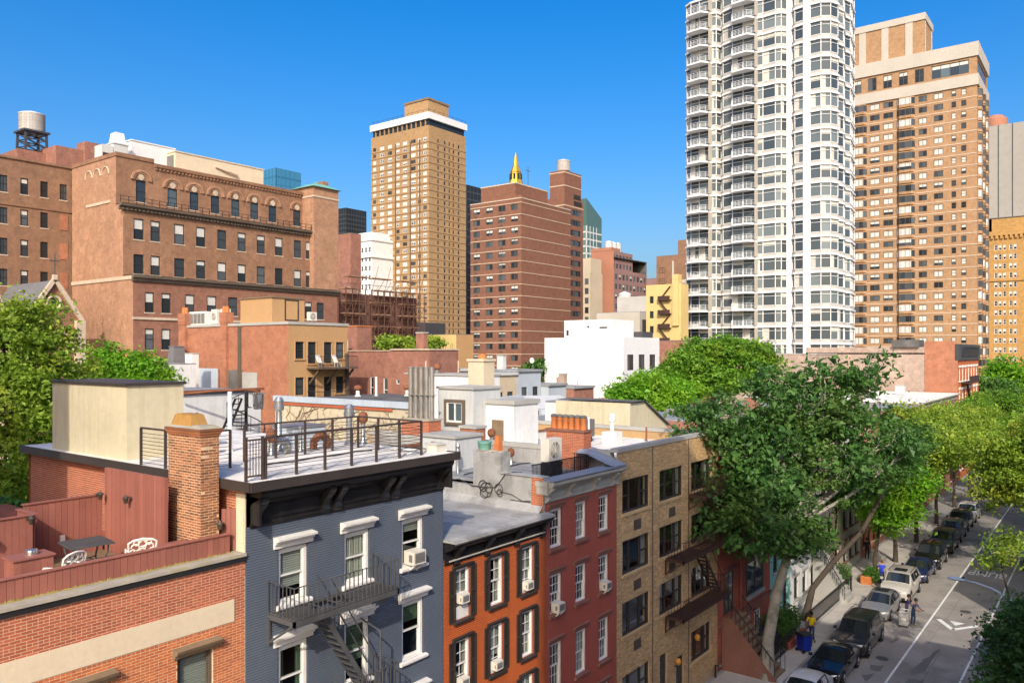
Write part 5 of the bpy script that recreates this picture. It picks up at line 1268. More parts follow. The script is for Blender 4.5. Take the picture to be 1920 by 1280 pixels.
brick_face(t, 1.1, 4.6, (34.0, 28.9, 12.4), NX, [], 'cream_band', 'cream', seed=71); brick_face(t, .95, 4.6, (34.0, 27.8, 12.4), 0, [], 'cream_band', 'cream', seed=72)
mb = MB(); mb.box(34.004, 34.95, 27.804, 28.9, 12.4, 16.98); mb.build('core', ['cream'], t); mb = MB(); mb.box(33.93, 35.02, 27.73, 28.97, 17.0, 17.12).box(33.7, 35.2, 27.5, 29.1, 14.6, 14.75).box(33.6, 35.3, 27.4, 29.2, 14.2, 14.6); mb.build('cap_slab', ['cream_band'], t)
mb = MB(); mb.lathe([(.24, 0), (.2, .28), (.22, .3)], 14, (34.5, 28.3, 17.12)); mb.build('chimney_pot', ['terracotta'], t, smooth=40)
t = block('roof_bulkhead', 'long white stucco wall block behind the cream chimney', 'bulkhead', 35.6, 37.6, 29.5, 33.5, 12.5, 16.1, 'white_wall', cap='grey_stone')
vent('rusty turbine vent on the long white stucco block', 35.9, 33.0, 16.2, .25, .13, 'turb')
# steel flues on their brick base
t = thing('flue_stack', 'row of weathered steel flues on a brick and cement base', 'flues', (29.5, 28.0, 12.3))
brick_face(t, 1.9, .75, (29.2, 29.3, 13.3), NX, [], 'brickA', 'mortar_old', seed=81); brick_face(t, .9, .75, (29.2, 27.4, 13.3), 0, [], 'brickA', 'mortar_old', seed=82)
mb = MB(); mb.box(29.203, 30.1, 27.403, 29.3, 13.3, 14.05); mb.build('core', ['mortarD'], t)
mb = MB(); mb.box(29.1, 30.2, 27.3, 29.4, 12.1, 13.3); mb.build('cement_base', ['grey_stone'], t); mb = MB(); mb.box(29.15, 30.15, 27.35, 29.35, 14.05, 14.13); mb.build('cap_slab', ['moss'], t)
for i in range(5):
    mb = cached('flue', lambda: MB().lathe([(.13, 0), (.13, 2.55), (.15, 2.56), (.15, 2.62)], 12).mesh('flue', ['steel_flue'], 40)); put('flue', mb, t, (29.65, 27.6 + i * .37, 14.13))
mb = MB(); mb.box(29.5, 29.82, 27.4, 29.3, 15.3, 15.34); mb.build('tie_strap', ['steel_flue'], t)
# E roof odds and ends
for i, (x, y, h_, r_, lb) in enumerate(((38.6, 22.4, .9, .06, 'thin rusty vent pipe on the white roof'), (40.0, 21.0, .75, .05, 'short rusty pipe near the tan parapet'), (34.9, 21.6, 1.6, .05, 'tall thin white pipe beside the orange chimney pots'))):
    vent(lb, x, y, 12.55, h_, r_, 'flat', 'rust' if i < 2 else 'white_trim')
t = thing('roof_duct_box', 'dark metal fan housing on the white roof by the cream gable', 'fan box', (37.6, 23.5, 12.55)); mb = MB(); mb.box(37.0, 38.1, 23.2, 24.2, 12.85, 13.8); mb.build('housing', ['ac_dark'], t); 
for q in (37.1, 37.9): mb = MB(); mb.box(q, q + .1, 23.3, 24.1, 12.55, 12.85); mb.build('leg', ['iron'], t)
vent('white capped vent stack standing on a white block', 37.6, 21.8, 13.1, .7, .11, 'mush', 'white_trim')
block('vent_curb', 'square white curb block under the capped vent stack', 'curb', 37.2, 38.0, 21.4, 22.2, 12.55, 13.1, 'white_wall', cap='white_wall', lip=.0)
t = thing('roof_divider', 'brown rusted roof divider curb across the white roof', 'curb', (36, 24.5, 12.55)); mb = MB(); mb.box(30.8, 41.0, 24.4 + 2, 24.7 + 2, 12.55, 12.95); mb.build('curb_wall', ['white_wall'], t); mb = MB(); mb.box(30.75, 41.0, 24.35 + 2, 24.75 + 2, 12.952, 13.02); mb.build('curb_cap', ['rust'], t)
t = block('low_outbuilding', 'low white walled outbuilding behind the tan apartment house', 'outbuilding', 44.5, 47.5, 26.6, 31.0, 6, 14.1, 'white_wall', roof='grey_roof')
t = thing('gabled_outbuilding', 'cream plastered gable with a dark sloping roof behind the tan apartment house', 'outbuilding', (47, 24, 6))
mb = MB(); mb.add([(44.3, 24.4, 6), (49.5, 24.4, 6), (49.5, 24.4, 12.6), (46.2, 24.4, 14.3), (44.3, 24.4, 14.3)], [(0, 1, 2, 3, 4)]); mb.build('wall', ['cream'], t, fix=False)
mb = MB(); mb.add([(44.3, 24.4, 6), (44.3, 30, 6), (44.3, 30, 14.3), (44.3, 24.4, 14.3)], [(0, 1, 2, 3)]); mb.build('wall', ['cream'], t, fix=False)
mb = MB(); mb.add([(46.1, 24.2, 14.4), (46.1, 30, 14.4), (49.7, 30, 12.55), (49.7, 24.2, 12.55), (46.1, 24.2, 14.3), (49.7, 24.2, 12.45)], [(0, 1, 2, 3), (0, 3, 5, 4)]).quad((44.2, 24.2, 14.38), (46.1, 24.2, 14.4), (46.1, 30, 14.4), (44.2, 30, 14.38)); mb.build('roof', ['dark_roof'], t, fix=False)
t = thing('board_fence', 'brown weathered board fence below the bright green trees', 'fence', (52, 33, 12))
bme = MB().box(0, .24, 0, .03, 0, 1.5).mesh('board', ['terracotta'])
for i in range(34): put('board', bme, t, (49 + i * .25, 34, 12.2))
block('yard_wall', 'plain white yard building behind the brown board fence', 'outbuilding', 49, 58, 34.3, 38, 2, 12.2, 'white_wall')
# beige ivy-stained building whose side wall faces us
t = block('ivy_wall_house', 'low house with a beige ivy-stained side wall and grey roof rim', 'house', 40.0, 52.0, 38.5, 54.5, 0, 13.55, 'beige_ivy', roof='dark_roof')
mb = MB(); mb.box(39.85, 40.3, 38.35, 54.6, 13.56, 14.0).box(40.3, 52.1, 38.35, 38.8, 13.56, 14.0); mb.build('roof_rim', ['bluegrey'], t)
mb = MB(); mb.box(39.9, 39.99, 41, 54.5, 13.3, 13.5); mb.build('brick_edge', ['brickA'], t)
mb = MB(); r_ = random.Random(12)
for i in range(60):
    y0 = r_.uniform(39, 53); z0 = r_.uniform(8, 11); P = [(39.96, y0, z0)]
    for k in range(6): P.append((39.95, P[-1][1] + r_.uniform(-.9, .9), min(13.3, P[-1][2] + r_.uniform(.1, .8))))
    mb.tube(P, .025, 4)
mb.build('ivy_stems', ['vine'], t)
for i, (x, y, cp, lb) in enumerate(((43, 48, 'turb', 'rusty turbine vent farthest from the steel flues on the ivy house roof'), (46, 45.5, 'turb', 'white pipe with rusty turbine top on the ivy house roof'), (45, 42, 'turb', 'squat turbine vent behind the steel flues'))):
    vent(lb, x, y, 14.0, .5, .16, cp, 'white_trim')
vent('plain white vent pipe between the rusty turbine vents', 44.5, 47.5, 14.0, 1.5, .09, 'flat', 'white_trim'); vent('plain white vent pipe nearest the steel flues', 47.5, 44, 14.0, 1.4, .09, 'flat', 'white_trim')
t = block('white_rear_house', 'pale grey-white rear house wall behind the brick chimney', 'house', 22.6, 28.0, 39.5, 46, 0, 15.2, 'white_wall', roof='grey_roof')
win_on(t, wmesh_far(.75, .95, 'frame_dark', 'glass', 2, True, 0, fw=.07), 23.3, 39.38, 13.3)
mb = MB(); mb.box(22.5, 28.1, 39.3, 39.5, 15.33, 15.46); mb.build('rust_edge', ['rust'], t)
# spiral stair beside the white rear house
t = thing('spiral_stair', 'dark iron spiral stair against the grey-patched brick wall', 'stair', (26.0, 37.8, 12))
mb = MB(); mb.tube([(26.0, 38.0, 9.5), (26.0, 38.0, 15.4)], .09, 8); mb.build('centre_post', ['iron'], t)
tme = MB().add([(0, -.06, 0), (1.0, -.2, 0), (1.0, .2, 0), (0, .06, 0), (0, -.06, .04), (1.0, -.2, .04), (1.0, .2, .04), (0, .06, .04)], [(0, 3, 2, 1), (4, 5, 6, 7), (0, 1, 5, 4), (1, 2, 6, 5), (2, 3, 7, 6), (3, 0, 4, 7)]).mesh('tread', ['iron'])
for i in range(22): put('tread', tme, t, (26.0, 38.0, 10 + i * .215), i * .5)
mb = MB(); mb.tube([(26 + 1.0 * math.cos(i * .5), 38 + 1.0 * math.sin(i * .5), 10.9 + i * .215) for i in range(22)], .03, 6)
for i in range(22): mb.bar((26 + math.cos(i * .5), 38 + math.sin(i * .5), 10 + i * .215), (26 + math.cos(i * .5), 38 + math.sin(i * .5), 10.9 + i * .215), .025)
mb.build('rail', ['iron'], t)
mb = MB(); mb.bar((23.6, 37.4, 12.2), (25.2, 37.8, 15.0), .06, .12).bar((24.0, 37.4, 12.2), (25.6, 37.8, 15.0), .06, .12)
for i in range(11): f_ = i / 10; mb.bar((23.6 + 1.6 * f_, 37.4 + .4 * f_, 12.2 + 2.8 * f_), (24.0 + 1.6 * f_, 37.4 + .4 * f_, 12.2 + 2.8 * f_), .05)
mb.build('ladder', ['iron'], t)
t = thing('exhaust_hood', 'shiny steel exhaust hood hanging over the spiral stair', 'exhaust', (26.3, 37.4, 14.6)); mb = MB(); mb.lathe([(.26, 0), (.3, .15), (.3, .75), (.34, .8), (.34, .9)], 16, (26.3, 37.3, 14.4)); mb.build('drum', ['chrome'], t, smooth=40); mb = MB(); mb.tube([(26.3, 37.3, 15.35), (25.5, 37.4, 15.5), (24, 38, 15.45), (22.6, 39.0, 15.3)], .06, 6); mb.build('rusty_pipe', ['rust'], t)
mb = MB(); mb.box(27.0, 28.5, 37.0, 38.8, 8, 12.2); mb.box(22, 30, 31, 39, 6, 11.2)
t = thing('yard_extension', 'flat grey roofed yard extension behind the blue house', 'outbuilding', (26, 35, 0)); mb.build('wall', ['dark_roof'], t); mb = MB(); mb.box(21.9, 30.1, 30.9, 39.1, 11.201, 11.3); mb.build('roof', ['grey_roof'], t)

# ---------------------------------------------------------------- ochre stucco building with balconies and brick flank
T = thing('balcony_house', 'ochre stucco rear with small balconies and a long orange brick flank', 'building', (48.4, 60, 0))
wall_mb(17.6, 20.0).build('flank_wall', ['brick_mid'], T, (45.0, 77, 0), NX)
# grey cement patches of a vanished neighbour on the flank
for (ya, yb, za, zb, m_) in ((64.0, 66.3, 6, 15.6, 'grey_stone'), (66.3, 70.2, 6, 15.8, 'dark_roof'), (70.4, 77, 9, 15.9, 'bluegrey')):
    mb = MB(); mb.box(44.94, 44.99, ya, yb, za, zb); mb.build('cement_patch', [m_], T)
for (ya, w_, zt, m_) in ((75.8, 1.2, 21.4, 'brick_mid'), (68.6, 1.0, 21.3, 'brick_mid')):
    mb = MB(); mb.box(44.7, 44.998, ya, ya + w_, 8, zt); mb.box(44.65, 45.5, ya - .05, ya + w_ + .05, 20.3, zt + .05); mb.build('chimney_breast', [m_], T)
    for q in range(2): mb = MB(); mb.lathe([(.2, 0), (.17, .6)], 10, (45.05, ya + .3 + q * .5, zt + .05)); mb.build('chimney_pot', ['terracotta'], T, smooth=40)
mb = MB(); mb.box(44.9, 44.99, 66.5, 67.0, 10, 20); mb.build('downpipe', ['frame_bronze'], T)
wx = (.75, 2.15, 4.0, 5.45); rows = ((10.4, 12.0), (13.6, 15.2), (16.9, 18.45))
ops = [(x, x + .95, a + (0 if i in (0, 3) else -.45), b_) for a, b_ in rows for i, x in enumerate(wx)]
wall_mb(6.9, 20.0, ops).build('wall', ['tan_stucco'], T, (45.0, 59.4, 0))
for (a, b_, c2, d2) in ops:
    win_on(T, wmesh_far(b_ - a, d2 - c2, 'frame_dark', 'glass', 1, True, 0, fw=.07), 45 + a, 59.42, c2)
    mb = MB(); mb.box(a - .1, b_ + .1, -.05, 0, d2, d2 + .12).box(a - .1, a, -.05, 0, c2, d2).box(b_, b_ + .1, -.05, 0, c2, d2).box(a - .15, b_ + .15, -.1, 0, c2 - .14, c2); mb.build('window_surround', ['tan_stucco'], T, (45, 59.4, 0))
for z in (16.1, 12.9):
    mb = MB(); mb.box(47.0, 51.7, 57.7, 59.38, z - .16, z)
    for x in (47.3, 49.3, 51.3): mb.bar((x, 59.3, z - 1.5), (x, 57.9, z - .2), .16)
    bal = mb.build('balcony', ['frame_bronze'], T)
    mb = MB(); mb.box(47.0, 51.7, 57.7, 57.74, z + 1.0, z + 1.05).box(47, 47.04, 57.74, 59.3, z + 1, z + 1.05).box(51.66, 51.7, 57.74, 59.3, z + 1, z + 1.05)
    for i in range(32): mb.box(47.0 + i * .15, 47.02 + i * .15, 57.7, 57.72, z, z + 1.0)
    mb.build('balcony_rail', ['iron'], bal)
mb = MB(); mb.box(44.9, 52.0, 59.3, 77, 20.002, 20.25); mb.build('roof', ['grey_stone'], T)
mb = MB(); mb.quad((51.9, 59.4, 0), (51.9, 77, 0), (51.9, 77, 20), (51.9, 59.4, 20)); mb.build('wall', ['brick_mid'], T, fix=False)
mb = MB(); mb.box(51.6, 51.85, 59.1, 59.39, 6, 17.4); mb.build('downpipe', ['frame_bronze'], T)
for i, x in enumerate((48.0, 49.9)):
    t = thing('balcony_chair', 'pale folding chair on the upper ochre balcony, %s the downpipe' % ('farther from' if i == 0 else 'nearer to'), 'chair', (x, 58.5, 16.1)); mb = MB(); mb.box(x - .25, x + .25, 58.2, 58.7, 16.5, 16.54); mb.build('seat', ['white_trim'], t); mb = MB(); mb.bar((x, 58.7, 16.52), (x, 59.1, 17.2), .5, .03); mb.build('backrest', ['white_trim'], t)
    for sx in (-.22, .22):
        for sy in (58.25, 58.65): mb = MB(); mb.bar((x + sx, sy, 16.1), (x + sx, sy, 16.5), .03); mb.build('leg', ['white_trim'], t)
# penthouse on it
P_ = block('roof_bulkhead', 'ochre stucco roof bulkhead with a tall window on the balcony building', 'bulkhead', 45.9, 49.6, 63, 68, 20.25, 22.6, 'tan_stucco', cap='brown_trim', lip=.12)
win_on(P_, wmesh_far(1.6, 2.0, 'frame_dark', 'glass_blue', 1, False, 0, fw=.1), 47.3, 62.9, 20.5)
condenser('white condenser beside the ochre roof bulkhead\'s window', 49.9, 62.6, 20.5, .9, .9, .4)
condenser('condenser nearest the roof bulkhead above the brick flank', 45.4, 70.6, 20.25, 1.0, 1.5, .5, NX); condenser('condenser nearest the white louvred unit above the brick flank', 45.4, 72.2, 20.25, 1.0, 1.5, .5, NX)
t = thing('hvac_cage', 'white louvred rooftop unit between the two brick flues', 'rooftop unit', (45.4, 74, 20.25)); mb = MB(); mb.box(45.3, 47.2, 73.0, 76.6, 20.25, 21.6); mb.build('casing', ['white_trim'], t)
for q in range(5): mb = MB(); mb.box(45.24, 45.295, 73.2 + q * .7, 73.75 + q * .7, 20.4, 21.4); mb.build('louvre', ['ac_dark'], t)
# dark chimney shoulder at the far end of the flank
t = thing('slate_chimney', 'dark grey cement-coated chimney at the end of the brick flank', 'chimney', (43.5, 77, 0)); mb = MB(); mb.taper(42.8, 44.6, 74.8, 76.4, 8, 16.0, .15); mb.taper(42.95, 44.45, 74.95, 76.25, 16.0, 18.0, .2); mb.build('stack', ['slate'], t); mb = MB(); mb.box(43.1, 44.3, 75.1, 76.1, 18.0, 18.12); mb.build('cap_slab', ['slate'], t)

# low red brick house right of it
L = thing('low_brick_house', 'low pinkish red brick rear house with tiny windows behind the steel flues', 'house', (60.5, 60, 0))
ops = [(4.4, 4.95, 12.6, 14.9), (6.4, 7.1, 12.3, 14.8), (8.3, 8.8, 14.2, 14.7)]
wall_mb(13, 17.6, ops).build('wall', ['brick_pink'], L, (58.7, 68, 0), NX)
for a, b_, c2, d2 in ops: win_on(L, wmesh_far(b_ - a, d2 - c2, 'white_trim', 'glass', 1, d2 - c2 > 1, 0, fw=.08), 58.7 + .02, 68 - a, c2, NX)
ops = [(1.0, 2.6, 11.4, 14.2)]
wall_mb(4.4, 17.7, ops).build('wall', ['brick_pink'], L, (58.7, 55, 0)); win_on(L, wmesh_far(1.6, 2.8, 'white_trim', 'glass', 2, False, 0, fw=.12), 59.7, 55.02, 11.4)
mb = MB(); mb.box(58.6, 63.2, 54.9, 60.5, 17.702, 17.85).box(58.6, 63.2, 60.5, 68, 17.61, 17.7); mb.quad((63.1, 55, 0), (63.1, 68, 0), (63.1, 68, 17.6), (63.1, 55, 17.6)); mb.build('roof', ['stone_trim'], L)
mb = MB(); mb.tube([(58.62, 55.4, 8), (58.62, 55.4, 16.6)], .08, 6).tube([(63.0, 54.9, 8), (63.0, 54.9, 16.6)], .08, 6); mb.build('downpipe', ['stone_trim'], L)
t = block('brick_lean_to', 'dark recessed brick lean-to with barred window beside the ochre house', 'outbuilding', 53.6, 58.6, 68.5, 74, 0, 14.9, 'brick_pink', roof='stone_trim', cap='stone_trim'); win_on(t, wmesh_far(1.6, 2.2, 'frame_dark', 'room', 4, True, 0, fw=.08), 56.4, 68.4, 11.8)
condenser('big white condenser on the lean-to roof beside the ochre house', 53.2, 66.5, 15.05, 1.5, 2.0, .6, R(-35), 2)
t = block('roof_bulkhead', 'white bulkhead with grey door behind the low brick house', 'bulkhead', 62, 66.5, 76, 80, 10, 19.0, 'white_clean', cap='grey_stone'); condenser('small condenser sitting on the white bulkhead behind the low brick house', 62.3, 75.9, 19.15, 1.2, 1.1, .5)
block('brick_flue', 'square brick flue with orange cap behind the low brick house', 'chimney', 68, 70.4, 76, 78, 10, 20.7, 'brick_pink', cap='terracotta')
# small rear houses in the middle distance
def rear_house(label, x0, x1, y0, h, mat, xs, rows, roof='grey_roof', wmat='frame_dark'):
    b = thing('rear_house', label, 'house', ((x0 + x1) / 2, y0, 0), 0, 'small rear houses around the yards')
    ops = [(x, x + 1.0, a, b_) for a, b_ in rows for x in xs]
    wall_mb(x1 - x0, h, ops).build('wall', [mat], b, (x0, y0, 0))
    wall_mb(10, h).build('side_wall', [mat], b, (x0, y0 + 10, 0), NX)
    for a, b2, c2, d2 in ops: win_on(b, wmesh_far(b2 - a, d2 - c2, wmat, 'glass', 1, True, 0, fw=.08, sill=.06), x0 + a, y0, c2)
    mb = MB(); mb.box(x0 - .1, x1 + .1, y0 - .2, y0 + 10, h + .001, h + .25); mb.build('roof', [roof], b)
    return b
rear_house('beige rear house with two windows behind the cream chimney', 66.4, 70.6, 53, 15.0, 'beige_b', (.7, 2.5), ((11.2, 13.2), (7.5, 9.5)), 'greywhite')
rear_house('pale blue-grey rear house beside the beige one', 70.7, 75.2, 53, 15.3, 'bluegrey', (.8, 2.9), ((11.6, 13.6), (7.5, 9.5)))
rear_house('light blue rear house with white window below the white building', 75.3, 79.0, 52, 13.6, 'bluegrey', (.6, 2.2), ((9.8, 11.8), (6, 8)), wmat='white_trim')
rear_house('small red brick rear house between blue house and green trees', 79.1, 83.5, 51, 13.2, 'brick_pink', (.9, 2.6), ((9.5, 11.5), (6, 8)))
rear_house('sandy rear house with dark window right of the low brick house', 63.4, 66.3, 55.5, 15.5, 'stone_trim', (.8,), ((10.8, 13.8),), 'greywhite')
t = thing('skylight_canopy', 'long pale glazed canopy on dark posts in the back yard', 'canopy', (58, 42, 9)); mb = MB(); mb.add([(55.5, 39.5, 12.6), (63.5, 39.5, 12.3), (63.5, 42.5, 13.3), (55.5, 42.5, 13.6), (55.5, 39.5, 12.7), (63.5, 39.5, 12.4), (63.5, 42.5, 13.4), (55.5, 42.5, 13.7)], [(0, 3, 2, 1), (4, 5, 6, 7), (0, 1, 5, 4), (1, 2, 6, 5), (2, 3, 7, 6), (3, 0, 4, 7)]); mb.build('canopy_sheet', ['greywhite'], t)
for x in (55.8, 59.5, 63.2): mb = MB(); mb.box(x, x + .12, 39.6, 39.72, 5, 12.5); mb.build('post', ['iron'], t)

# ================================================================== white modern building
Wb = thing('white_building', 'plain bright white modern building with a penthouse block', 'building', (93, 55, 0))
wall_mb(12, 19.4).build('wall', ['white_clean'], Wb, (88, 61.4, 0), NX)
ops = [(1.0 + i * 3.0, 2.7 + i * 3.0, 15.2, 17.2) for i in range(3)]
wall_mb(9.8, 19.4, ops).build('wall', ['white_clean'], Wb, (88, 49.4, 0))
for a, b_, c2, d2 in ops: win_on(Wb, wmesh_far(b_ - a, d2 - c2, 'frame_dark', 'glass', 2, False, 0, fw=.1), 88 + a, 49.42, c2)
mb = MB(); mb.box(88.05, 97.8, 49.45, 61.4, 19.2, 19.39); mb.quad((97.8, 49.4, 0), (97.8, 61.4, 0), (97.8, 61.4, 19.4), (97.8, 49.4, 19.4)); mb.build('roof', ['white_clean'], Wb)
mb = MB(); mb.box(89, 94.5, 51.5, 58.9, 19.4, 21.7); ph = mb.build('penthouse', ['white_clean'], Wb)
mb = MB(); mb.box(88.93, 88.998, 58.2, 58.5, 19.7, 20.4).box(88.94, 88.999, 55.0, 55.3, 20.7, 20.9).box(88.9, 88.998, 52.3, 53.4, 20.6, 20.75); mb.build('vent_slot', ['frame_dark'], ph)
mb = MB(); mb.box(94.6, 97.5, 50.2, 52.5, 19.4, 20.2); mb.build('dark_plant_box', ['dark_T'], Wb)

# ================================================================== old institution with arched top windows
I = thing('institution_building', 'big old brown brick building with a row of arched top windows', 'building', (65, 98, 0))
IX0, IY, IM, IT = 49.6, 95.6, 98.0, 99.8
oplow = [(x, x + w_, a, b_) for a, b_ in ((17.8, 20.4), (22.4, 24.9)) for x, w_ in ((1.47, 1.2), (3.63, 1.24), (6.8, 1.36), (9.89, 1.43), (13.04, 1.44), (16.18, 1.44), (19.33, 1.4), (22.51, 1.36), (25.77, 1.3), (27.96, 1.38))]
wall_mb(31.9, 27.0, oplow).build('wall', ['brick_inst_low'], I, (IX0, IY, 0))
opm = [(x, x + w_, a - 27, b_ - 27) for a, b_ in ((27.3, 29.75), (31.6, 34.2)) for x, w_ in ((1.3, 1.33), (3.5, 1.28), (6.7, 1.44), (9.8, 1.38), (12.95, 1.4), (16.1, 1.34), (19.2, 1.4), (22.3, 1.37), (25.65, 1.33), (27.85, 1.3))]
wall_mb(31.6, 9.0, opm).build('wall', ['brick_inst'], I, (IX0, IM, 27.0))
topx = [(2.55, 1.32), (6.8, 1.38), (9.95, 1.32), (13.1, 1.35), (16.3, 1.34), (19.4, 1.37), (22.5, 1.39), (26.9, 1.4)]
opt = [(x, x + w_, .7, 3.1 + (.35 if i == 0 else 0)) for i, (x, w_) in enumerate(topx)]
wall_mb(30.8, 6.0, opt).build('wall', ['brick_inst'], I, (IX0, IT, 36.0))
for k, (ops_, y_, z_, gm) in enumerate(((oplow, IY, 0, 'glass'), (opm, IM, 27, 'glass'), (opt, IT, 36, 'glass_blue'))):
    for a, b_, c2, d2 in ops_: win_on(I, wmesh_far(b_ - a, d2 - c2, 'frame_dark', gm, 1, True, (.0, .25, .5)[int(a * 5 + c2) % 3] if k < 2 else 0, fw=.1, sill=.12), IX0 + a, y_ + .06, z_ + c2)
for y_, z0_, z1_ in ((IY, 0, 27.0), (IM, 27.0, 36.0), (IT, 36.0, 42.2)): wall_mb(111.6 - y_, z1_ - z0_).build('side_wall', ['brick_inst_side'], I, (IX0, 111.6, z0_), NX)
mb = MB(); mb.box(IX0, 81.5, IY, IM + .02, 26.9, 27.001).box(IX0, 81.2, IM, IT + .02, 35.9, 36.001); mb.build('setback_roof', ['sooty_trim'], I)
mb = MB(); mb.box(IX0 - .12, IX0 - .002, IY + .2, 111.6, 26.4, 26.85).box(IX0 - .1, IX0 - .002, 101.2, 107.5, 36.3, 36.65); mb.build('stone_band', ['stone_trim'], I)
mb = MB(); mb.ext([(0, 0), (-.25, .08), (-.3, .35), (-.6, .5), (-.65, .78), (0, .85)], IX0 - .2, 81.8, 'x'); mb.build('cornice', ['sooty_trim'], I, (0, IY, 26.1))
mb = MB(); mb.box(IX0 - .1, 81.5, IY - .16, IY - .001, 21.5, 21.8); mb.build('string_course', ['stone_trim'], I)
mb = MB(); mb.ext([(0, 0), (-.2, .05), (-.25, .3), (-.65, .5), (-.7, .75), (0, .8)], IX0 - .6, 79.4, 'x')
for i in range(57): mb.box(IX0 - .3 + i * .52, IX0 - .05 + i * .52, -.4, -.05, .06, .3)
mb.build('cornice', ['sooty_trim'], I, (0, IM, 35.05))
mb = MB()
for z in (.4, .85): mb.box(IX0 - .6, 79.3, -.03, .03, z, z + .05)
for i in range(31): mb.box(IX0 - .6 + i, IX0 - .54 + i, -.03, .03, 0, .9)
mb.build('balcony_rail', ['iron'], I, (0, IM - .5, 35.85))
for i, (x, w_) in enumerate(topx):
    mb = MB(); cx_ = x + w_ / 2; b_ = 39.1 + (.35 if i == 0 else 0); rO = w_ / 2 + .7
    for k in range(12):
        t0, t1 = math.pi * k / 12, math.pi * (k + 1) / 12
        for (ra, rb, ya) in ((rO, rO - .28, -.2), (rO - .33, rO - .5, -.12)):
            P = [(cx_ + ra * math.cos(t0), b_ + ra * math.sin(t0)), (cx_ + ra * math.cos(t1), b_ + ra * math.sin(t1)), (cx_ + rb * math.cos(t1), b_ + rb * math.sin(t1)), (cx_ + rb * math.cos(t0), b_ + rb * math.sin(t0))]
            mb.add([(p[0], ya, p[1]) for p in P] + [(p[0], 0, p[1]) for p in P], [(0, 1, 2, 3), (0, 1, 5, 4), (2, 3, 7, 6)])
    mb.build('arch', ['brick_inst_side'], I, (IX0, IT, 0))
    mb = MB(); mb.lathe([(w_ * .3, -.06), (w_ * .3, 0), (w_ * .2, .0)], 14, (cx_, 0, b_ + .4), axis='y'); mb.build('medallion', ['stone_trim'], I, (IX0, IT - .02, 0))
mb = MB(); mb.ext([(0, 0), (-.25, .1), (-.3, .45), (0, .5)], IX0 + 5, 79.4, 'x')
for i in range(48): mb.box(IX0 + 5.1 + i * .52, IX0 + 5.32 + i * .52, -.22, 0, -.25, 0)
mb.build('parapet', ['brick_inst'], I, (0, IT, 41.4))
mb = MB(); mb.box(IX0 - .1, IX0 + 4.9, IT - .12, 111.5, 42.0, 42.5); mb.build('corner_parapet', ['brick_inst'], I)
for k in range(3):
    mb = MB(); yc = 102.5 + k * 2.2; mb.tube([(IX0 - .03, yc + .95 * math.cos(a), 40.0 + 1.0 * math.sin(a)) for a in np.linspace(0, math.pi, 10)], .1, 5); mb.build('blind_arch', ['stone_trim'], I)
mb = MB(); mb.box(IX0 + .1, 80.3, IT + .05, 117, 41.5, 41.7); mb.quad((81.4, IY, 0), (81.4, 112, 0), (81.4, 112, 27), (81.4, IY, 27)).quad((80.4, IM, 27), (80.4, 112, 27), (80.4, 112, 42), (80.4, IM, 42)); mb.build('roof', ['brick_inst'], I)
mb = MB(); mb.box(78.2, 83.0, IM - .9, IM + 4, 26.8, 42.6); mb.build('end_pavilion', ['brick_inst_side'], I)
mb = MB(); mb.box(78.1, 83.1, IM - 1.0, IM + 4.1, 41.0, 41.25); mb.build('stone_band', ['stone_trim'], I)
mb = MB(); mb.taper(77.8, 83.4, IM - 1.3, IM + 4.4, 42.6, 43.5, 1.9); mb.box(80.4, 80.8, IM + 1.3, IM + 1.7, 43.5, 43.9); mb.build('copper_roof', ['patina'], I)
mb = MB(); mb.box(82.0, 83.0, IM + 1.5, IM + 3, 43.5, 44.3); mb.build('chimney', ['brick_inst'], I)
# roof plant
def roofbox(nm, lb, x0, x1, y0, y1, z0, z1, m_):
    t = thing(nm, lb, 'rooftop unit', ((x0 + x1) / 2, y0, z0)); mb = MB(); mb.box(x0, x1, y0, y1, z0, z1); mb.build('casing', [m_], t); mb = MB(); mb.box(x0 - .1, x1 + .1, y0 - .1, y1 + .1, z1, z1 + .15); mb.build('lid', [m_], t); return t
roofbox('plant_box', 'square white plant box behind the institution\'s corner', 54.8, 61.0, 106, 111, 41.7, 46.0, 'white_clean')
rb = roofbox('plant_box', 'long cream plant enclosure along the institution roof', 59.9, 74.2, 104, 109, 41.7, 45.2, 'cream_band')
mb = MB(); mb.box(59.82, 59.89, 104.4, 108, 42.2, 44.8); mb.build('louvre', ['ac_dark'], rb)
mb = MB(); mb.tube([(66, 103.9, 44.2), (68, 103.7, 43.8), (69.5, 103.7, 43.6)], .15, 6).box(68, 72, 103.92, 103.99, 42.4, 43); mb.build('duct', ['stone_trim'], rb)
rb = roofbox('cooling_unit', 'small white stacked cooling unit on the institution\'s front corner', 51.4, 53.3, 104, 106, 41.7, 44.6, 'greywhite'); mb = MB(); mb.taper(51.6, 53.1, 104.1, 105.8, 44.75, 46.2, .2); mb.build('hood', ['white_clean'], rb); mb = MB(); mb.box(49.9, 51.3, 104, 106, 43.2, 44.2).box(49.9, 50.0, 104, 106, 41.7, 43.2); mb.build('duct', ['greywhite'], rb)

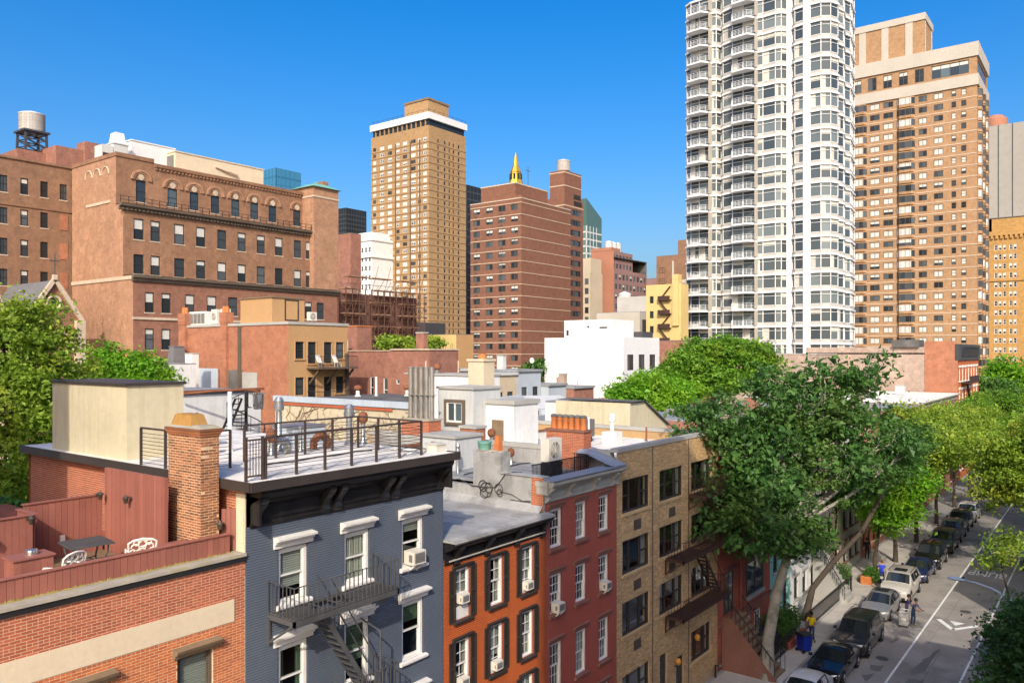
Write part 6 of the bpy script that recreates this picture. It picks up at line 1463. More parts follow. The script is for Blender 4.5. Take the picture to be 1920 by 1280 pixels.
# ================================================================== darker brick building at the left edge, water tank
Lb = thing('left_brick_building', 'dark brown brick building with water tank at the picture\'s left edge', 'building', (46, 112, 0))
lr = ((22.0, 24.1), (25.9, 28.0), (29.8, 31.9), (33.7, 35.75), (37.7, 39.8))
ops = [(x, x + .95, a, b_) for a, b_ in lr for x in (23.0, 25.43, 27.8)] + [(30.2, 31.1, 37.7, 39.8)]
wall_mb(38, 42.0, ops).build('wall', ['brick_left'], Lb, (18, 112, 0))
for i, (a, b_, c2, d2) in enumerate(ops): win_on(Lb, wmesh_far(b_ - a, d2 - c2, 'frame_dark', 'glass', 2 if i % 3 == 0 else 1, True, (.0, .3, .0)[i % 3], fw=.1, sill=.1), 18 + a, 112.05, c2)
for z in (25.9, 29.8, 33.7): mb = MB(); mb.box(48.2, 49.2, 111.93, 111.99, z, z + 2.1); mb.build('bricked_up_window', ['brick_mid'], Lb)
mb = MB(); mb.box(18, 56, 111.8, 112.4, 42.02, 42.3).box(18, 56, 112.4, 130, 41.1, 41.3).box(18, 52, 111.87, 111.99, 36.1, 36.3); mb.build('roof', ['brick_left'], Lb)
mb = MB(); mb.box(49.0, 52.6, 115, 121, 41.3, 45.6).box(45.4, 50.4, 118, 124, 41.3, 44.9).box(52.6, 55, 114.5, 117, 41.3, 46.8); mb.build('stair_tower', ['brick_pink'], Lb)
def water_tank(label, x, y, z, r_, h_, leg, n=12, legs=True, roof='tank_roof', mat='wood_tank'):
    t = thing('water_tank', label, 'water tank', (x, y, z), 0, 'rooftop water tanks')
    if legs:
        mb = MB()
        for sx in (-1, 1):
            for sy in (-1, 1): mb.bar((x + sx * r_ * .9, y + sy * r_ * .9, z), (x + sx * r_ * .85, y + sy * r_ * .85, z + leg), .28)
        for k in range(3):
            za, zb = z + leg * k / 3, z + leg * (k + 1) / 3
            for s in (-1, 1): mb.bar((x - r_ * .9, y + s * r_ * .9, za), (x + r_ * .9, y + s * r_ * .9, zb), .13).bar((x + r_ * .9, y + s * r_ * .9, za), (x - r_ * .9, y + s * r_ * .9, zb), .13).bar((x + s * r_ * .9, y - r_ * .9, za), (x + s * r_ * .9, y + r_ * .9, zb), .13).bar((x - r_ * .9, y + s * r_ * .9, zb), (x + r_ * .9, y + s * r_ * .9, zb), .15)
        mb.box(x - r_ * 1.1, x + r_ * 1.1, y - r_ * 1.1, y + r_ * 1.1, z + leg, z + leg + .25); mb.build('stand', ['dark_T'], t)
    zb = z + leg + .25
    sw = 2 * math.pi * r_ / 28
    st_ = cached(('stave', r_, h_, mat), lambda: MB().box(-sw * .485, sw * .485, -.06, .05, 0, h_).mesh('stave', [mat]))
    for i in range(28):
        a = 2 * math.pi * i / 28; put('stave', st_, t, (x + r_ * math.cos(a), y + r_ * math.sin(a), zb), a - math.pi / 2)
    mb = MB()
    for k in range(6): mb.lathe([(r_ + .085, zb + h_ * (k + .5) / 6 - .04), (r_ + .085, zb + h_ * (k + .5) / 6 + .04)], 28, (x, y, 0))
    mb.lathe([(r_ - .07, zb + .02), (r_ - .07, zb + h_ - .02)], 24, (x, y, 0)); mb.build('hoops', [mat], t)
    mb = MB(); mb.lathe([(r_ * 1.08, 0), (r_ * 1.08, .1), (r_ * .5, h_ * .17), (.05, h_ * .26)], 24, (x, y, zb + h_)); mb.build('roof', [roof], t, smooth=30)
    return t
water_tank('grey wooden water tank on a dark steel stand at upper left', 48.2, 120.5, 44.9, 1.55, 2.35, 2.9)

# church gable in front of it
Ch = thing('church', 'brick church gable with stone edges and a slate roof behind the left tree', 'church', (46, 99, 0))
mb = MB(); mb.add([(38.9, 98, 0), (44.1, 98, 0), (44.1, 98, 21.8), (41.5, 98, 25.7), (38.9, 98, 21.8)], [(0, 1, 2, 3, 4)]); mb.build('wall', ['brick_inst_low'], Ch, fix=False)
mb = MB(); mb.quad((38.6, 97.9, 21.4), (41.5, 97.9, 25.8), (41.5, 110, 25.8), (38.6, 110, 21.4)).quad((44.4, 97.9, 21.4), (41.5, 97.9, 25.8), (41.5, 110, 25.8), (44.4, 110, 21.4)); mb.build('roof', ['slate'], Ch)
mb = MB(); mb.bar((38.4, 97.75, 21.2), (41.5, 97.75, 25.9), .45, .4, up=(0, 1, 0)).bar((44.6, 97.75, 21.2), (41.5, 97.75, 25.9), .45, .4, up=(0, 1, 0)).box(43.8, 44.8, 97.3, 98.4, 0, 21.2).box(41.3, 41.7, 97.4, 98, 25.8, 26.4); mb.build('stone_edge', ['stone_trim'], Ch)
for (a, b_, c2, d2) in ((41.5, 23.2, .75, .75), (42.4, 17.6, 1.2, 2.2)):
    mb = MB(); mb.tube([(a + c2 * math.cos(q), 97.85, b_ + d2 * math.sin(q)) for q in np.linspace(0, 6.283 if c2 < 1 else 3.1416, 18)], .16, 6); mb.build('window_tracery', ['stone_trim'], Ch)
mb = MB(); mb.lathe([(.7, -.02), (.7, .02)], 20, (41.5, 97.96, 23.2), axis='y'); mb.build('rose_window', ['glass'], Ch)
mb = MB(); mb.tube([(41.5, 97.7, 26.4), (41.5, 97.7, 28.8)], .06, 6).bar((41.0, 97.7, 28.0), (42.0, 97.7, 28.0), .1); mb.build('cross', ['dark_T'], Ch)
mb = MB(); mb.box(35.5, 38.9, 103, 110, 0, 20).add([(35.2, 102.8, 20), (39.2, 102.8, 20), (37.2, 102.8, 25.6), (35.2, 110, 20), (39.2, 110, 20), (37.2, 110, 25.6)], [(0, 1, 2), (0, 2, 5, 3), (1, 4, 5, 2)]); mb.build('side_gable', ['stone_trim'], Ch)

# white chimneys and walls below the institution
block('white_chimney', 'white chimney block with orange pot among the left yard trees', 'chimney', 32.0, 34.0, 62, 64, 6, 17.0, 'white_wall', cap='terracotta', lip=.02, caph=.3)
block('yard_house', 'low whitish house hidden behind the small left yard tree', 'house', 35, 40, 66, 72, 0, 16.4, 'white_wall')
block('white_chimney', 'narrow white chimney beside the dark slate chimney', 'chimney', 42.0, 42.7, 70, 71.2, 6, 17.3, 'white_wall', cap='grey_stone', lip=.02)

# ================================================================== scaffolded building
S = thing('scaffolded_building', 'dark building wrapped in brown scaffolding and netting', 'building', (92, 97, 0))
wall_mb(17.6, 26.8).build('wall', ['net'], S, (83.4, 97.6, 0)); wall_mb(12, 26.8).build('wall', ['net'], S, (83.3, 109.6, 0), NX)
mb = MB(); mb.box(83.5, 101, 97.7, 110, 26.6, 26.79); mb.quad((101, 97.6, 0), (101, 110, 0), (101, 110, 26.7), (101, 97.6, 26.7)); mb.build('roof', ['dark_roof'], S)
rr = random.Random(21)
for k in range(12):
    z = 8 + k * 1.95
    for q in range(3):
        x0 = 83.2 + q * 5.8 + rr.uniform(0, 1.2); mb = MB(); mb.box(x0, x0 + rr.uniform(3, 5.2), 95.9, 97.2, z - .06, z + .08); mb.build('plank_deck', ['scaf_plank'], S)
sp = MB().box(-.045, .045, -.045, .045, 0, 27.6).mesh('standard', ['scaffold'])
for i in range(14):
    for yy in (95.7, 97.3): put('standard', sp, S, (83.3 + i * 1.36, yy, 0))
mb = MB()
for k in range(30):
    z = 5 + k * .8; mb.box(83.1, 101.4, 95.66, 95.74, z, z + .06)
for i in range(13):
    for k in range(6): z = 8 + k * 3.9; mb.bar((83.3 + i * 1.36, 95.6, z), (84.66 + i * 1.36, 95.6, z + 3.9 * (1 if (i + k) % 2 else .5)), .05)
mb.build('ledger_pipes', ['scaffold'], S)
mb = MB()
for i in range(14): x = 85 + rr.random() * 15; mb.bar((x, 96 + rr.random() * 8, 26.8), (x + rr.uniform(-.3, .3), 96 + rr.random() * 8, 26.8 + rr.uniform(.8, 2.6)), .06)
mb.build('roof_clutter', ['greywhite'], S)

# yellowish low buildings
yb = block('ochre_low_building', 'low ochre building with three small windows below the tan tower', 'building', 113, 118, 99, 106.5, 0, 20.8, ('yellow_b', 'tan_stucco'), roof='dark_roof')
for i in range(4): win_on(yb, wmesh_far(.6, 1.4, 'frame_dark', 'glass', 1, False, 0, fw=.06), 112.93, 105.8 - i * 1.8, 17.6, NX)
block('black_roof_shed', 'black corrugated roof shed behind the ochre building', 'shed', 114, 120, 108, 116, 10, 23.2, 'dark_T', roof='dark_roof')

# ================================================================== towers
def tower(name, label, x0, y0, dx, dy, h, mat, cat='tower', z0=0.0, roof='dark_roof'):
    t = thing(name, label, cat, (x0 + dx / 2, y0 + dy / 2, z0))
    mb = MB(); mb.box(x0 + .05, x0 + dx - .05, y0 + .05, y0 + dy - .05, h - .3, h); mb.quad((x0 + dx, y0, z0), (x0 + dx, y0 + dy, z0), (x0 + dx, y0 + dy, h), (x0 + dx, y0, h)).quad((x0, y0 + dy, z0), (x0 + dx, y0 + dy, z0), (x0 + dx, y0 + dy, h), (x0, y0 + dy, h)); mb.build('roof', [roof], t)
    return t
class Win:
    """window parts of one tower: the first 300 as objects, the rest joined"""
    def __init__(s, t, cap=300): s.t, s.n, s.cap, s.rest = t, 0, cap, None
    def put(s, me, W):
        if s.n < s.cap: put('window', me, s.t, mw=W); s.n += 1
        else:
            if s.rest is None: s.rest = bmesh.new(); s.mats = me.materials[:]
            tmp = me.copy(); tmp.transform(W); s.rest.from_mesh(tmp); bpy.data.meshes.remove(tmp)
    def done(s):
        if s.rest:
            me = bpy.data.meshes.new('windows_rest'); s.rest.to_mesh(me); s.rest.free()
            for m_ in s.mats: me.materials.append(m_)
            o = put('further_windows', me, s.t); o['kind'] = 'stuff'
def face_grid(T_, W, wdt, h, wall, cols, rows, winf, zmin=0.0, depth=.25, name='wall', zoff=0.0):
    """wall with a window at each (u,w) of cols and (z,hh) of rows; W places the wall, winf(i,j,w,h)->mesh"""
    ops = [(u, u + w_, z, z + hh) for (z, hh) in rows for (u, w_) in cols]
    put(name, wall_mb(wdt, h, ops, depth).mesh(name, [wall]), T_, mw=W)
    out = []
    for j, (z, hh) in enumerate(rows):
        for i, (u, w_) in enumerate(cols): out.append((winf(i, j, w_, hh), W @ Matrix.Translation((u, .03, z)), j))
    return out
def Wx(x, y, z=0): return Matrix.Translation((x, y, z)) @ Matrix.Rotation(NX, 4, 'Z')
def Wy(x, y, z=0): return Matrix.Translation((x, y, z))

# tan tower
TT = tower('tan_tower', 'tall tan brick tower with a white crown band left of centre', 242, 227, 23.5, 34.5, 111.2, 'brick_tanT')
fl = 2.84; rows = [(22.6 + k * fl, 1.55) for k in range(30)]
colsL = [(1.2, 1.9), (5.6, 2.5), (10.4, 2.5), (15.6, 1.9), (19.4, 2.6), (24.2, 2.7), (28.4, 1.6), (31.4, 2.0)]
rnd = random.Random(5)
def winTT(i, j, w_, hh):
    v = rnd.choice((0, 0, .2, .35, .5, .65, .98, .98, .98)); return wmesh_far(w_, hh, 'frame_white' if v else 'frame_bronze', 'glass', 2, True, v, fw=.16)
wl1 = face_grid(TT, Wx(242, 261.5), 34.5, 111.2, 'brick_tanT', colsL, rows, winTT)
colsR = [(5.2, .9), (9.2, 1.0), (12.2, .9), (14.8, .9), (18.2, 1.0)]
wr1 = face_grid(TT, Wy(242, 227), 23.5, 111.2, 'brick_tanT', colsR, [(z, 1.6) for z, _ in rows], lambda i, j, w_, hh: wmesh_far(w_, hh, 'frame_bronze', 'glass', 1, True, 0, fw=.1))
wn2 = Win(TT)
for me, W, j in sorted(wl1 + wr1, key=lambda q: -q[2]): wn2.put(me, W)
wn2.done()
mb = MB()
for z, _ in rows: mb.box(241.93, 242, 227, 261.5, z - .85, z - .62).box(242, 265.5, 226.93, 226.999, z - .85, z - .62)
for y in (231.8, 237.2, 246): mb.box(241.8, 241.99, y, y + .6, 20, 106)
mb.build('slab_edges', ['tan_line'], TT)
mb = MB(); mb.box(241.6, 265.9, 226.6, 261.9, 113.9, 116.6); mb.build('white_crown', ['white_clean'], TT)
mb = MB(); mb.box(242.6, 264.9, 227.6, 260.9, 111.2, 113.9); mb.build('recessed_glazing', ['glass'], TT); mb = MB()
for i in range(12): mb.box(242.2, 242.9, 229 + i * 2.7, 229.5 + i * 2.7, 111.2, 113.9)
mb.build('crown_piers', ['brick_tanT'], TT)
mb = MB(); mb.box(249, 262, 234, 248, 116.6, 124.8); mb.build('plant_room', ['brick_tanT'], TT); mb = MB(); mb.box(248.6, 262.4, 233.6, 248.4, 124.8, 125.6); mb.build('plant_room_cap', ['brown_trim'], TT)
mb = MB()
for i in range(12): mb.box(241.8, 241.9, 227 + i * 3, 227.1 + i * 3, 116.6, 117.8)
mb.box(241.8, 241.9, 227, 261, 117.7, 117.8).box(241.8, 265.6, 226.8, 226.9, 117.7, 117.8)
for i in range(9): mb.box(242 + i * 2.9, 242.1 + i * 2.9, 226.8, 226.9, 116.6, 117.8)
mb.build('roof_rail', ['dark_T'], TT)

# red brick tower
RT = tower('red_tower', 'red brown brick apartment slab with cream floor lines in the centre', 155, 115, 21.8, 16, 54.6, 'brick_redT')
fl = 2.82; rows = [(12.5 + k * fl, 1.45) for k in range(15)]
colsL = [(.9, 2.2), (5.0, 2.2), (8.9, 2.3), (12.8, 2.2)]
def winRT(i, j, w_, hh): return wmesh_far(w_, hh, 'frame_bronze', 'glass', 2, False, rnd.choice((0, 0, .3, .5, 0)), fw=.12)
wn2 = Win(RT)
for me, W, j in face_grid(RT, Wx(155, 131), 16, 54.6, 'brick_redT', colsL, rows, winRT): wn2.put(me, W)
put('wall', wall_mb(21.8, 54.6).mesh('wall', ['brick_redT']), RT, mw=Wy(155, 115))
me_ = MB().box(154.93, 155, 114.95, 131, 0, .17).box(155, 176.8, 114.93, 114.999, 0, .17).mesh('slab_edge', ['cream_line'])
for k in range(16): put('slab_edge', me_, RT, (0, 0, 11.3 + k * fl))
me_ = MB().box(0, .9, -.05, .05, 0, .35).mesh('ac_grille', ['frame_bronze'])
for z, _ in rows:
    for u, w_ in colsL[::2]: put('ac_grille', me_, RT, (154.98, 131 - u - .5, z - .7), NX)
mb = MB(); mb.box(158, 172, 119, 130, 54.6, 59.2).box(155.1, 162, 115.1, 118, 54.6, 55.5); mb.build('plant_room', ['brick_redT'], RT); mb = MB(); mb.box(157.9, 172.1, 118.9, 130.1, 59.2, 59.5).box(154.9, 176.9, 114.9, 131.1, 54.6, 54.85); mb.build('parapet_cap', ['stone_trim'], RT)
mb = MB(); mb.tube([(166, 121, 59.5), (166, 121, 65)], .08, 5).bar((165, 121, 64), (167, 121, 64), .1); mb.build('antenna', ['dark_T'], RT)

# brick tower with water tank behind it
BT = tower('stepped_brick_tower', 'stepped brown brick tower with banded windows behind the red slab', 192, 127, 10, 7, 62, 'brick_redT')
for me, W, j in face_grid(BT, Wy(192, 127), 10, 62, 'brick_redT', [(3.2, 5.6)], [(16 + k * 2.95, 1.7) for k in range(15)], lambda i, j, w_, hh: wmesh_far(w_, hh, 'frame_bronze', 'glass', 4, False, 0, fw=.14)): put('window', me, BT, mw=W)
put('wall', wall_mb(7, 62).mesh('wall', ['brick_redT']), BT, mw=Wx(192, 134))
mb = MB(); mb.box(192.6, 201.6, 127.4, 132.5, 62, 70); mb.build('upper_stage', ['brick_redT'], BT)
mb = MB(); mb.box(192.5, 201.7, 127.3, 132.6, 65.4, 65.7).box(192.5, 201.7, 127.3, 132.6, 69.2, 69.5).box(191.9, 202.1, 126.9, 134.1, 59.6, 59.9); mb.build('band_course', ['cream_line'], BT)
mb = MB(); mb.box(197.5, 201, 127.25, 127.39, 62.4, 63.6).box(197, 201, 126.85, 126.99, 60.4, 61.6); mb.build('loggia', ['room'], BT)
water_tank('squat wooden water tank on top of the stepped brick tower', 196, 130, 70, 1.9, 2.9, .2, legs=False)

# dark slab, far towers, gold pyramid
def curtain_tower(name, label, x0, y0, dx, dy, h, mat, line='dark_T', fl=4.0, zlo=10, bay=3.0):
    t = tower(name, label, x0, y0, dx, dy, h, mat, 'tower')
    put('wall', wall_mb(dy, h).mesh('wall', [mat]), t, mw=Wx(x0, y0 + dy)); put('wall', wall_mb(dx, h).mesh('wall', [mat]), t, mw=Wy(x0, y0))
    mb = MB()
    for k in range(int((h - zlo) / fl)): z = zlo + k * fl; mb.box(x0 - .12, x0, y0, y0 + dy, z, z + fl * .22).box(x0, x0 + dx, y0 - .12, y0, z, z + fl * .22)
    for k in range(int(dy / bay)): mb.box(x0 - .18, x0 - .001, y0 + k * bay, y0 + k * bay + .25, zlo, h)
    for k in range(int(dx / bay)): mb.box(x0 + k * bay, x0 + k * bay + .25, y0 - .18, y0 - .001, zlo, h)
    mb.build('mullions', [line], t); return t
curtain_tower('dark_tower', 'dark grey office slab between tan tower and red slab', 322, 275, 24, 22, 106, 'glass', 'dark_T')
curtain_tower('far_dark_tower', 'small far dark tower with pale lower floors left of the tan tower', 470, 540, 24, 18, 144, 'glass', 'dark_T')
curtain_tower('blue_glass_tower', 'blue glass tower top above the institution roof', 272, 370, 17, 12, 119, 'glass_curtainT', 'glass_curtainT')
gt = curtain_tower('green_glass_tower', 'green glass tower with a slanted top right of the red slab', 326, 203, 14, 10, 78, 'glass_green', 'greywhite', 3.4)
mb = MB(); mb.add([(326, 203, 78), (340, 203, 78), (340, 213, 78), (326, 213, 78), (326, 203, 91), (340, 203, 83), (340, 213, 83), (326, 213, 91)], [(4, 5, 6, 7), (0, 1, 5, 4), (1, 2, 6, 5), (2, 3, 7, 6), (3, 0, 4, 7)]); mb.build('slanted_crown', ['glass_green'], gt)
GP = thing('gold_pyramid_tower', 'far tower with a golden pyramid spire above the red slab', 'tower', (566, 420, 0))
mb = MB(); mb.box(557, 575, 417, 435, 0, 154); mb.build('shaft', ['beige_b'], GP)
mb = MB(); mb.lathe([(11, 0), (6.2, 14), (6.2, 15)], 8, (566, 426, 154)).lathe([(5.0, 15), (4.6, 22), (5.2, 22.4), (2.6, 28), (2.4, 31), (.2, 40)], 8, (566, 426, 154)); mb.build('golden_spire', ['gold'], GP)
mb = MB()
for k in range(8): a = (k + .5) * math.pi / 4; mb.bar((566 + 4.9 * math.cos(a), 426 + 4.9 * math.sin(a), 170), (566 + 4.7 * math.cos(a), 426 + 4.7 * math.sin(a), 175), 1.4)
mb.build('lantern_openings', ['room'], GP)
# white ornate building, brick slab at left of tan tower
wo = tower('white_ornate_building', 'pale ornate office building behind the scaffolding', 230, 248, 20, 14, 64, 'stone_T', 'building')
for me, W, j in face_grid(wo, Wx(230, 262), 14, 64, 'white_wall', [(.6 + i * 2.25, 1.3) for i in range(6)], [(28 + k * 3.9, 2.2) for k in range(9)], lambda i, j, w_, hh: wmesh_far(w_, hh, 'frame_white', 'glass', 1, True, 0, fw=.15)): put('window', me, wo, mw=W)
put('wall', wall_mb(20, 64).mesh('wall', ['white_wall']), wo, mw=Wy(230, 248)); mb = MB(); mb.box(229.3, 250, 247.4, 262.6, 57, 58).box(229.5, 250, 247.6, 262.4, 64, 64.8).box(232, 246, 250, 260, 64.8, 68); mb.build('cornice', ['white_wall'], wo)
block('brown_slab', 'plain brown brick slab peeping out behind the institution\'s end', 'building', 118, 121, 134, 139.6, 0, 43.5, 'brick_pink', roof='dark_roof')
# mid-distance group right of the red slab
PB = tower('mauve_brick_building', 'stepped reddish brick building with tanks on top in the middle distance', 240, 138.5, 24, 9, 50.5, 'pink_b', 'building')
put('wall', wall_mb(9, 52.5).mesh('wall', ['pink_b']), PB, mw=Wx(240, 147.5)); 
for me, W, j in face_grid(PB, Wy(240, 138.5), 24, 46, 'purple_b', [(.9 + i * 2.6, 1.7) for i in range(9)], [(12 + k * 3.4, 1.9) for k in range(10)], lambda i, j, w_, hh: wmesh_far(w_, hh, 'frame_bronze', 'glass_blue', 1, True, (.0, .5, 0)[(i + j) % 3], fw=.14)): put('window', me, PB, mw=W)
for me, W, j in face_grid(PB, Wy(240, 139.4, 46), 15, 6.5, 'purple_b', [(.8 + i * 2.4, 1.5) for i in range(6)], [(.6, 1.6), (3.6, 1.7)], lambda i, j, w_, hh: wmesh_far(w_, hh, 'frame_bronze', 'glass_blue', 1, True, 0, fw=.14)): put('window', me, PB, mw=W)
mb = MB(); mb.box(239.9, 246, 139.4, 147.6, 52.5, 53.6); mb.build('parapet', ['pink_b'], PB)
for i in range(3): water_tank('pale metal tank on the mauve brick building, %s of three in the row' % ('nearest', 'middle', 'farthest')[i], 242.5 + i * 3.0, 142, 50.6, 1.35, 2.8, 2.0, mat='greywhite')
bb = tower('beige_balcony_block', 'narrow beige block with rounded balconies left of the mauve building', 228, 140.6, 8, 6, 44, 'beige_b', 'building')
put('wall', wall_mb(6, 44).mesh('wall', ['beige_b']), bb, mw=Wx(228, 146.6)); put('wall', wall_mb(8, 44).mesh('wall', ['beige_b']), bb, mw=Wy(228, 140.6))
for k in range(9): mb = MB(); mb.lathe([(2.3, 0), (2.3, 1.0)], 14, (228, 145.4, 14 + k * 3.2)); mb.build('balcony', ['cream_line'], bb)
for k in range(9): mb = MB(); mb.box(227.93, 227.99, 141.2, 142.6, 14.5 + k * 3.2, 16.5 + k * 3.2); mb.build('window', ['glass'], bb)
mb = MB(); mb.box(229, 236, 141, 146, 44, 49); mb.build('upper_stage', ['beige_b'], bb)
gb = block('grey_terrace_building', 'grey concrete terrace building with dark recess behind the white building', 'building', 142, 156, 76, 86, 0, 25.5, ('stone_T', 'louver_T'), roof='grey_roof'); mb = MB(); mb.box(143, 152, 75.4, 75.99, 21.5, 24); mb.build('recess', ['room'], gb); mb = MB(); mb.box(147, 155, 77, 84, 25.6, 29); mb.build('upper_stage', ['louver_T'], gb)
win_on(gb, wmesh_far(1.6, 2.6, 'frame_dark', 'glass', 1, True, 0, fw=.12), 141.95, 84, 21, NX)
water_tank('small grey tank on the grey terrace building', 152, 85, 25.6, 1.3, 2.6, 1.5, mat='greywhite')
yb2 = tower('yellow_fire_escape_building', 'yellow painted building with a zigzag fire escape beside the white tower', 126, 59.6, 3, 6.6, 29.2, 'yellow_b', 'building')
for me, W, j in face_grid(yb2, Wx(126, 66.2), 6.6, 29.2, 'yellow_b', [(.7, .75)], [(13 + k * 2.6, 1.25) for k in range(6)], lambda i, j, w_, hh: wmesh_far(w_, hh, 'frame_dark', 'glass', 1, True, 0, fw=.1)): put('window', me, yb2, mw=W)
put('wall', wall_mb(3, 29.2).mesh('wall', ['yellow_b']), yb2, mw=Wy(126, 59.6))
mb = MB(); mb.box(125.6, 127, 59.9, 61, 22, 30.8); mb.build('chimney_breast', ['yellow_b'], yb2)
mb = MB()
for k in range(7):
    z = 12 + k * 2.4; mb.box(125.2, 125.98, 61.3, 63.6, z, z + .1).box(125.2, 125.26, 61.3, 63.6, z + .1, z + .75); mb.bar((125.6, 61.4, z), (125.6, 63.5, z + 2.4), .35, .1) if k % 2 else mb.bar((125.6, 63.5, z), (125.6, 61.4, z + 2.4), .35, .1)
mb.build('fire_escape', ['iron_rust'], yb2)
gy = block('grey_beige_building', 'narrow grey-beige building left of the yellow one', 'building', 182, 190, 95, 99.6, 0, 30.5, 'stone_T', roof='grey_roof')
for k in range(5): win_on(gy, wmesh_far(.9, 1.6, 'frame_dark', 'glass', 1, True, 0, fw=.1), 181.95, 98, 14 + k * 3.1, NX)
bt2 = block('brown_prewar_building', 'brown prewar block with a pale vertical stripe beside the white tower', 'building', 262, 276, 119, 133.5, 0, 52, ('brick_left', 'brick_left'), roof='dark_roof'); mb = MB(); mb.box(261.85, 261.99, 126.6, 127.3, 22, 50); mb.build('pale_stripe', ['stone_T'], bt2); mb = MB(); mb.box(264, 276, 119.5, 126, 52.1, 57.5); mb.build('upper_stage', ['brick_left'], bt2)
for k in range(7): win_on(bt2, wmesh_far(2.4, 1.9, 'frame_dark', 'glass', 2, True, .5 if k % 3 == 0 else 0, fw=.14), 261.9, 132.4, 22 + k * 4, NX)
block('sand_block', 'sand coloured flat roofed block behind the yellow building', 'building', 205, 215, 93, 99, 0, 37.5, 'cream_band', roof='grey_roof')
block('dark_flat_block', 'dark mauve low block behind the mauve building', 'building', 290, 310, 146, 160, 0, 47, 'purple_b', roof='dark_roof')
block('red_low_wall', 'low red brick roof wall beyond the white building', 'wall', 112, 125, 52, 64, 0, 19.2, 'brick_pink', roof='dark_roof')
block('grey_party_wall', 'long low grey-brown brick wall in front of the white tower', 'building', 112, 121.8, 33, 47, 0, 17.2, 'brick_pale', cap='grey_stone')

# ---------------------------------------------------------------- white condominium tower
Wt = thing('white_tower', 'very tall white and glass apartment tower with stacked balconies', 'tower', (143, 50, 0))
WX = 135.3
def yat(px): 
    return WX * (0.60502 - (px - 960) / 1500 * 0.79621) / (0.79621 + (px - 960) / 1500 * 0.60502)
# plan of the front: position along the facade and how far the wall steps out (metres)
plan = [(1277.5, -2.2), (1283, -.9), (1295, -.1), (1311, 0), (1333, .1), (1342, -.2), (1346, -1.5), (1353, -.6), (1374, .15), (1394, .2), (1419, .15), (1430, -.1), (1454, .1), (1464, -.2), (1471, -1.1), (1481, -1.1), (1489, -.3), (1506, 0), (1519, 0), (1539, 0)]
PT = [(WX - o_, yat(px)) for px, o_ in plan]
yc = PT[-1][1]
PT += [(WX + .9, yc - 1.3), (WX + 2.6, yc - 2.0), (WX + 4.2, yc - 1.5), (WX + 6.0, yc - 2.0), (WX + 8.4, yc - 1.5), (WX + 10.2, yc - 2.0), (WX + 13.0, yc - 1.6), (WX + 15.2, yc - 1.4)]
solid = {(14), (17)}           # white piers instead of glass
FLH, Z0, NF = 2.95, 15.8, 22
wn2 = Win(Wt)
band = []
for s_i in range(len(PT) - 1):
    p, q = Vector((*PT[s_i], 0)), Vector((*PT[s_i + 1], 0)); d = q - p; L_ = d.length
    W = Matrix.Translation(p) @ Matrix.Rotation(math.atan2(d.y, d.x), 4, 'Z')
    bal = s_i in (3, 8, 9)
    if s_i in solid:
        put('white_pier', MB().box(0, L_, -.15, .1, 10, Z0 + NF * FLH).mesh('white_pier', ['white_T']), Wt, mw=W); continue
    nm = max(1, round(L_ / 1.6))
    vers = []
    for vi in range(4):
        mb = MB(); h_ = FLH - .3
        mb.box(0, L_, 0, .12, 0, .5 if not bal else .05, 2)
        g0 = .5 if not bal else .05
        for k in range(nm + 1): x = L_ * k / nm; mb.box(max(0, x - .055), min(L_, x + .055), -.05, .08, g0, h_)
        mb.box(0, L_, -.05, .07, g0, g0 + .08).box(0, L_, -.05, .07, h_ - .58, h_ - .52)
        for k in range(nm): mb.quad((L_ * k / nm, .06, g0), (L_ * (k + 1) / nm, .06, g0), (L_ * (k + 1) / nm, .06, h_), (L_ * k / nm, .06, h_), 1)
        if vi == 1: mb.quad((.1, .05, h_ - .8), (L_ - .1, .05, h_ - .8), (L_ - .1, .05, h_ - .06), (.1, .05, h_ - .06), 3)
        if vi == 2: mb.quad((.1, .05, g0 + .1), (L_ * .5, .05, g0 + .1), (L_ * .5, .05, h_ - .06), (.1, .05, h_ - .06), 3)
        vers.append(mb.mesh('window', ['white_T', 'glass_T', 'louver_T', 'curtain']))
    sl = MB().box(-.03, L_ + .03, -.22, .25, 0, .38).mesh('slab_edge', ['white_T'])
    band.append((sl, W, vers, s_i))
for f_ in range(NF - 1, -1, -1):
    z = Z0 + f_ * FLH
    for sl, W, vers, s_i in band: wn2.put(vers[rnd.choice((0, 0, 0, 1, 2, 3))], W @ Matrix.Translation((0, 0, z + .3)))
wn2.done()
for f_ in range(NF + 1):
    z = Z0 + f_ * FLH
    o0 = MB()
    for a, b_ in zip(PT[:-1], PT[1:]):
        o0.bar((a[0], a[1], z + .15), (b_[0], b_[1], z + .15), .4, .3)
    o0.build('slab_edge', ['white_T'], Wt, fix=False)
mb = MB(); Pi = PT + [(WX + 15.2, PT[0][1]), (PT[0][0], PT[0][1])]
mb.ext([(p[0] + .35, p[1] + .12) for p in PT] + [(WX + 15.4, PT[0][1])], 0, Z0 + NF * FLH + .3, 'z'); mb.build('core', ['grey_T'], Wt)
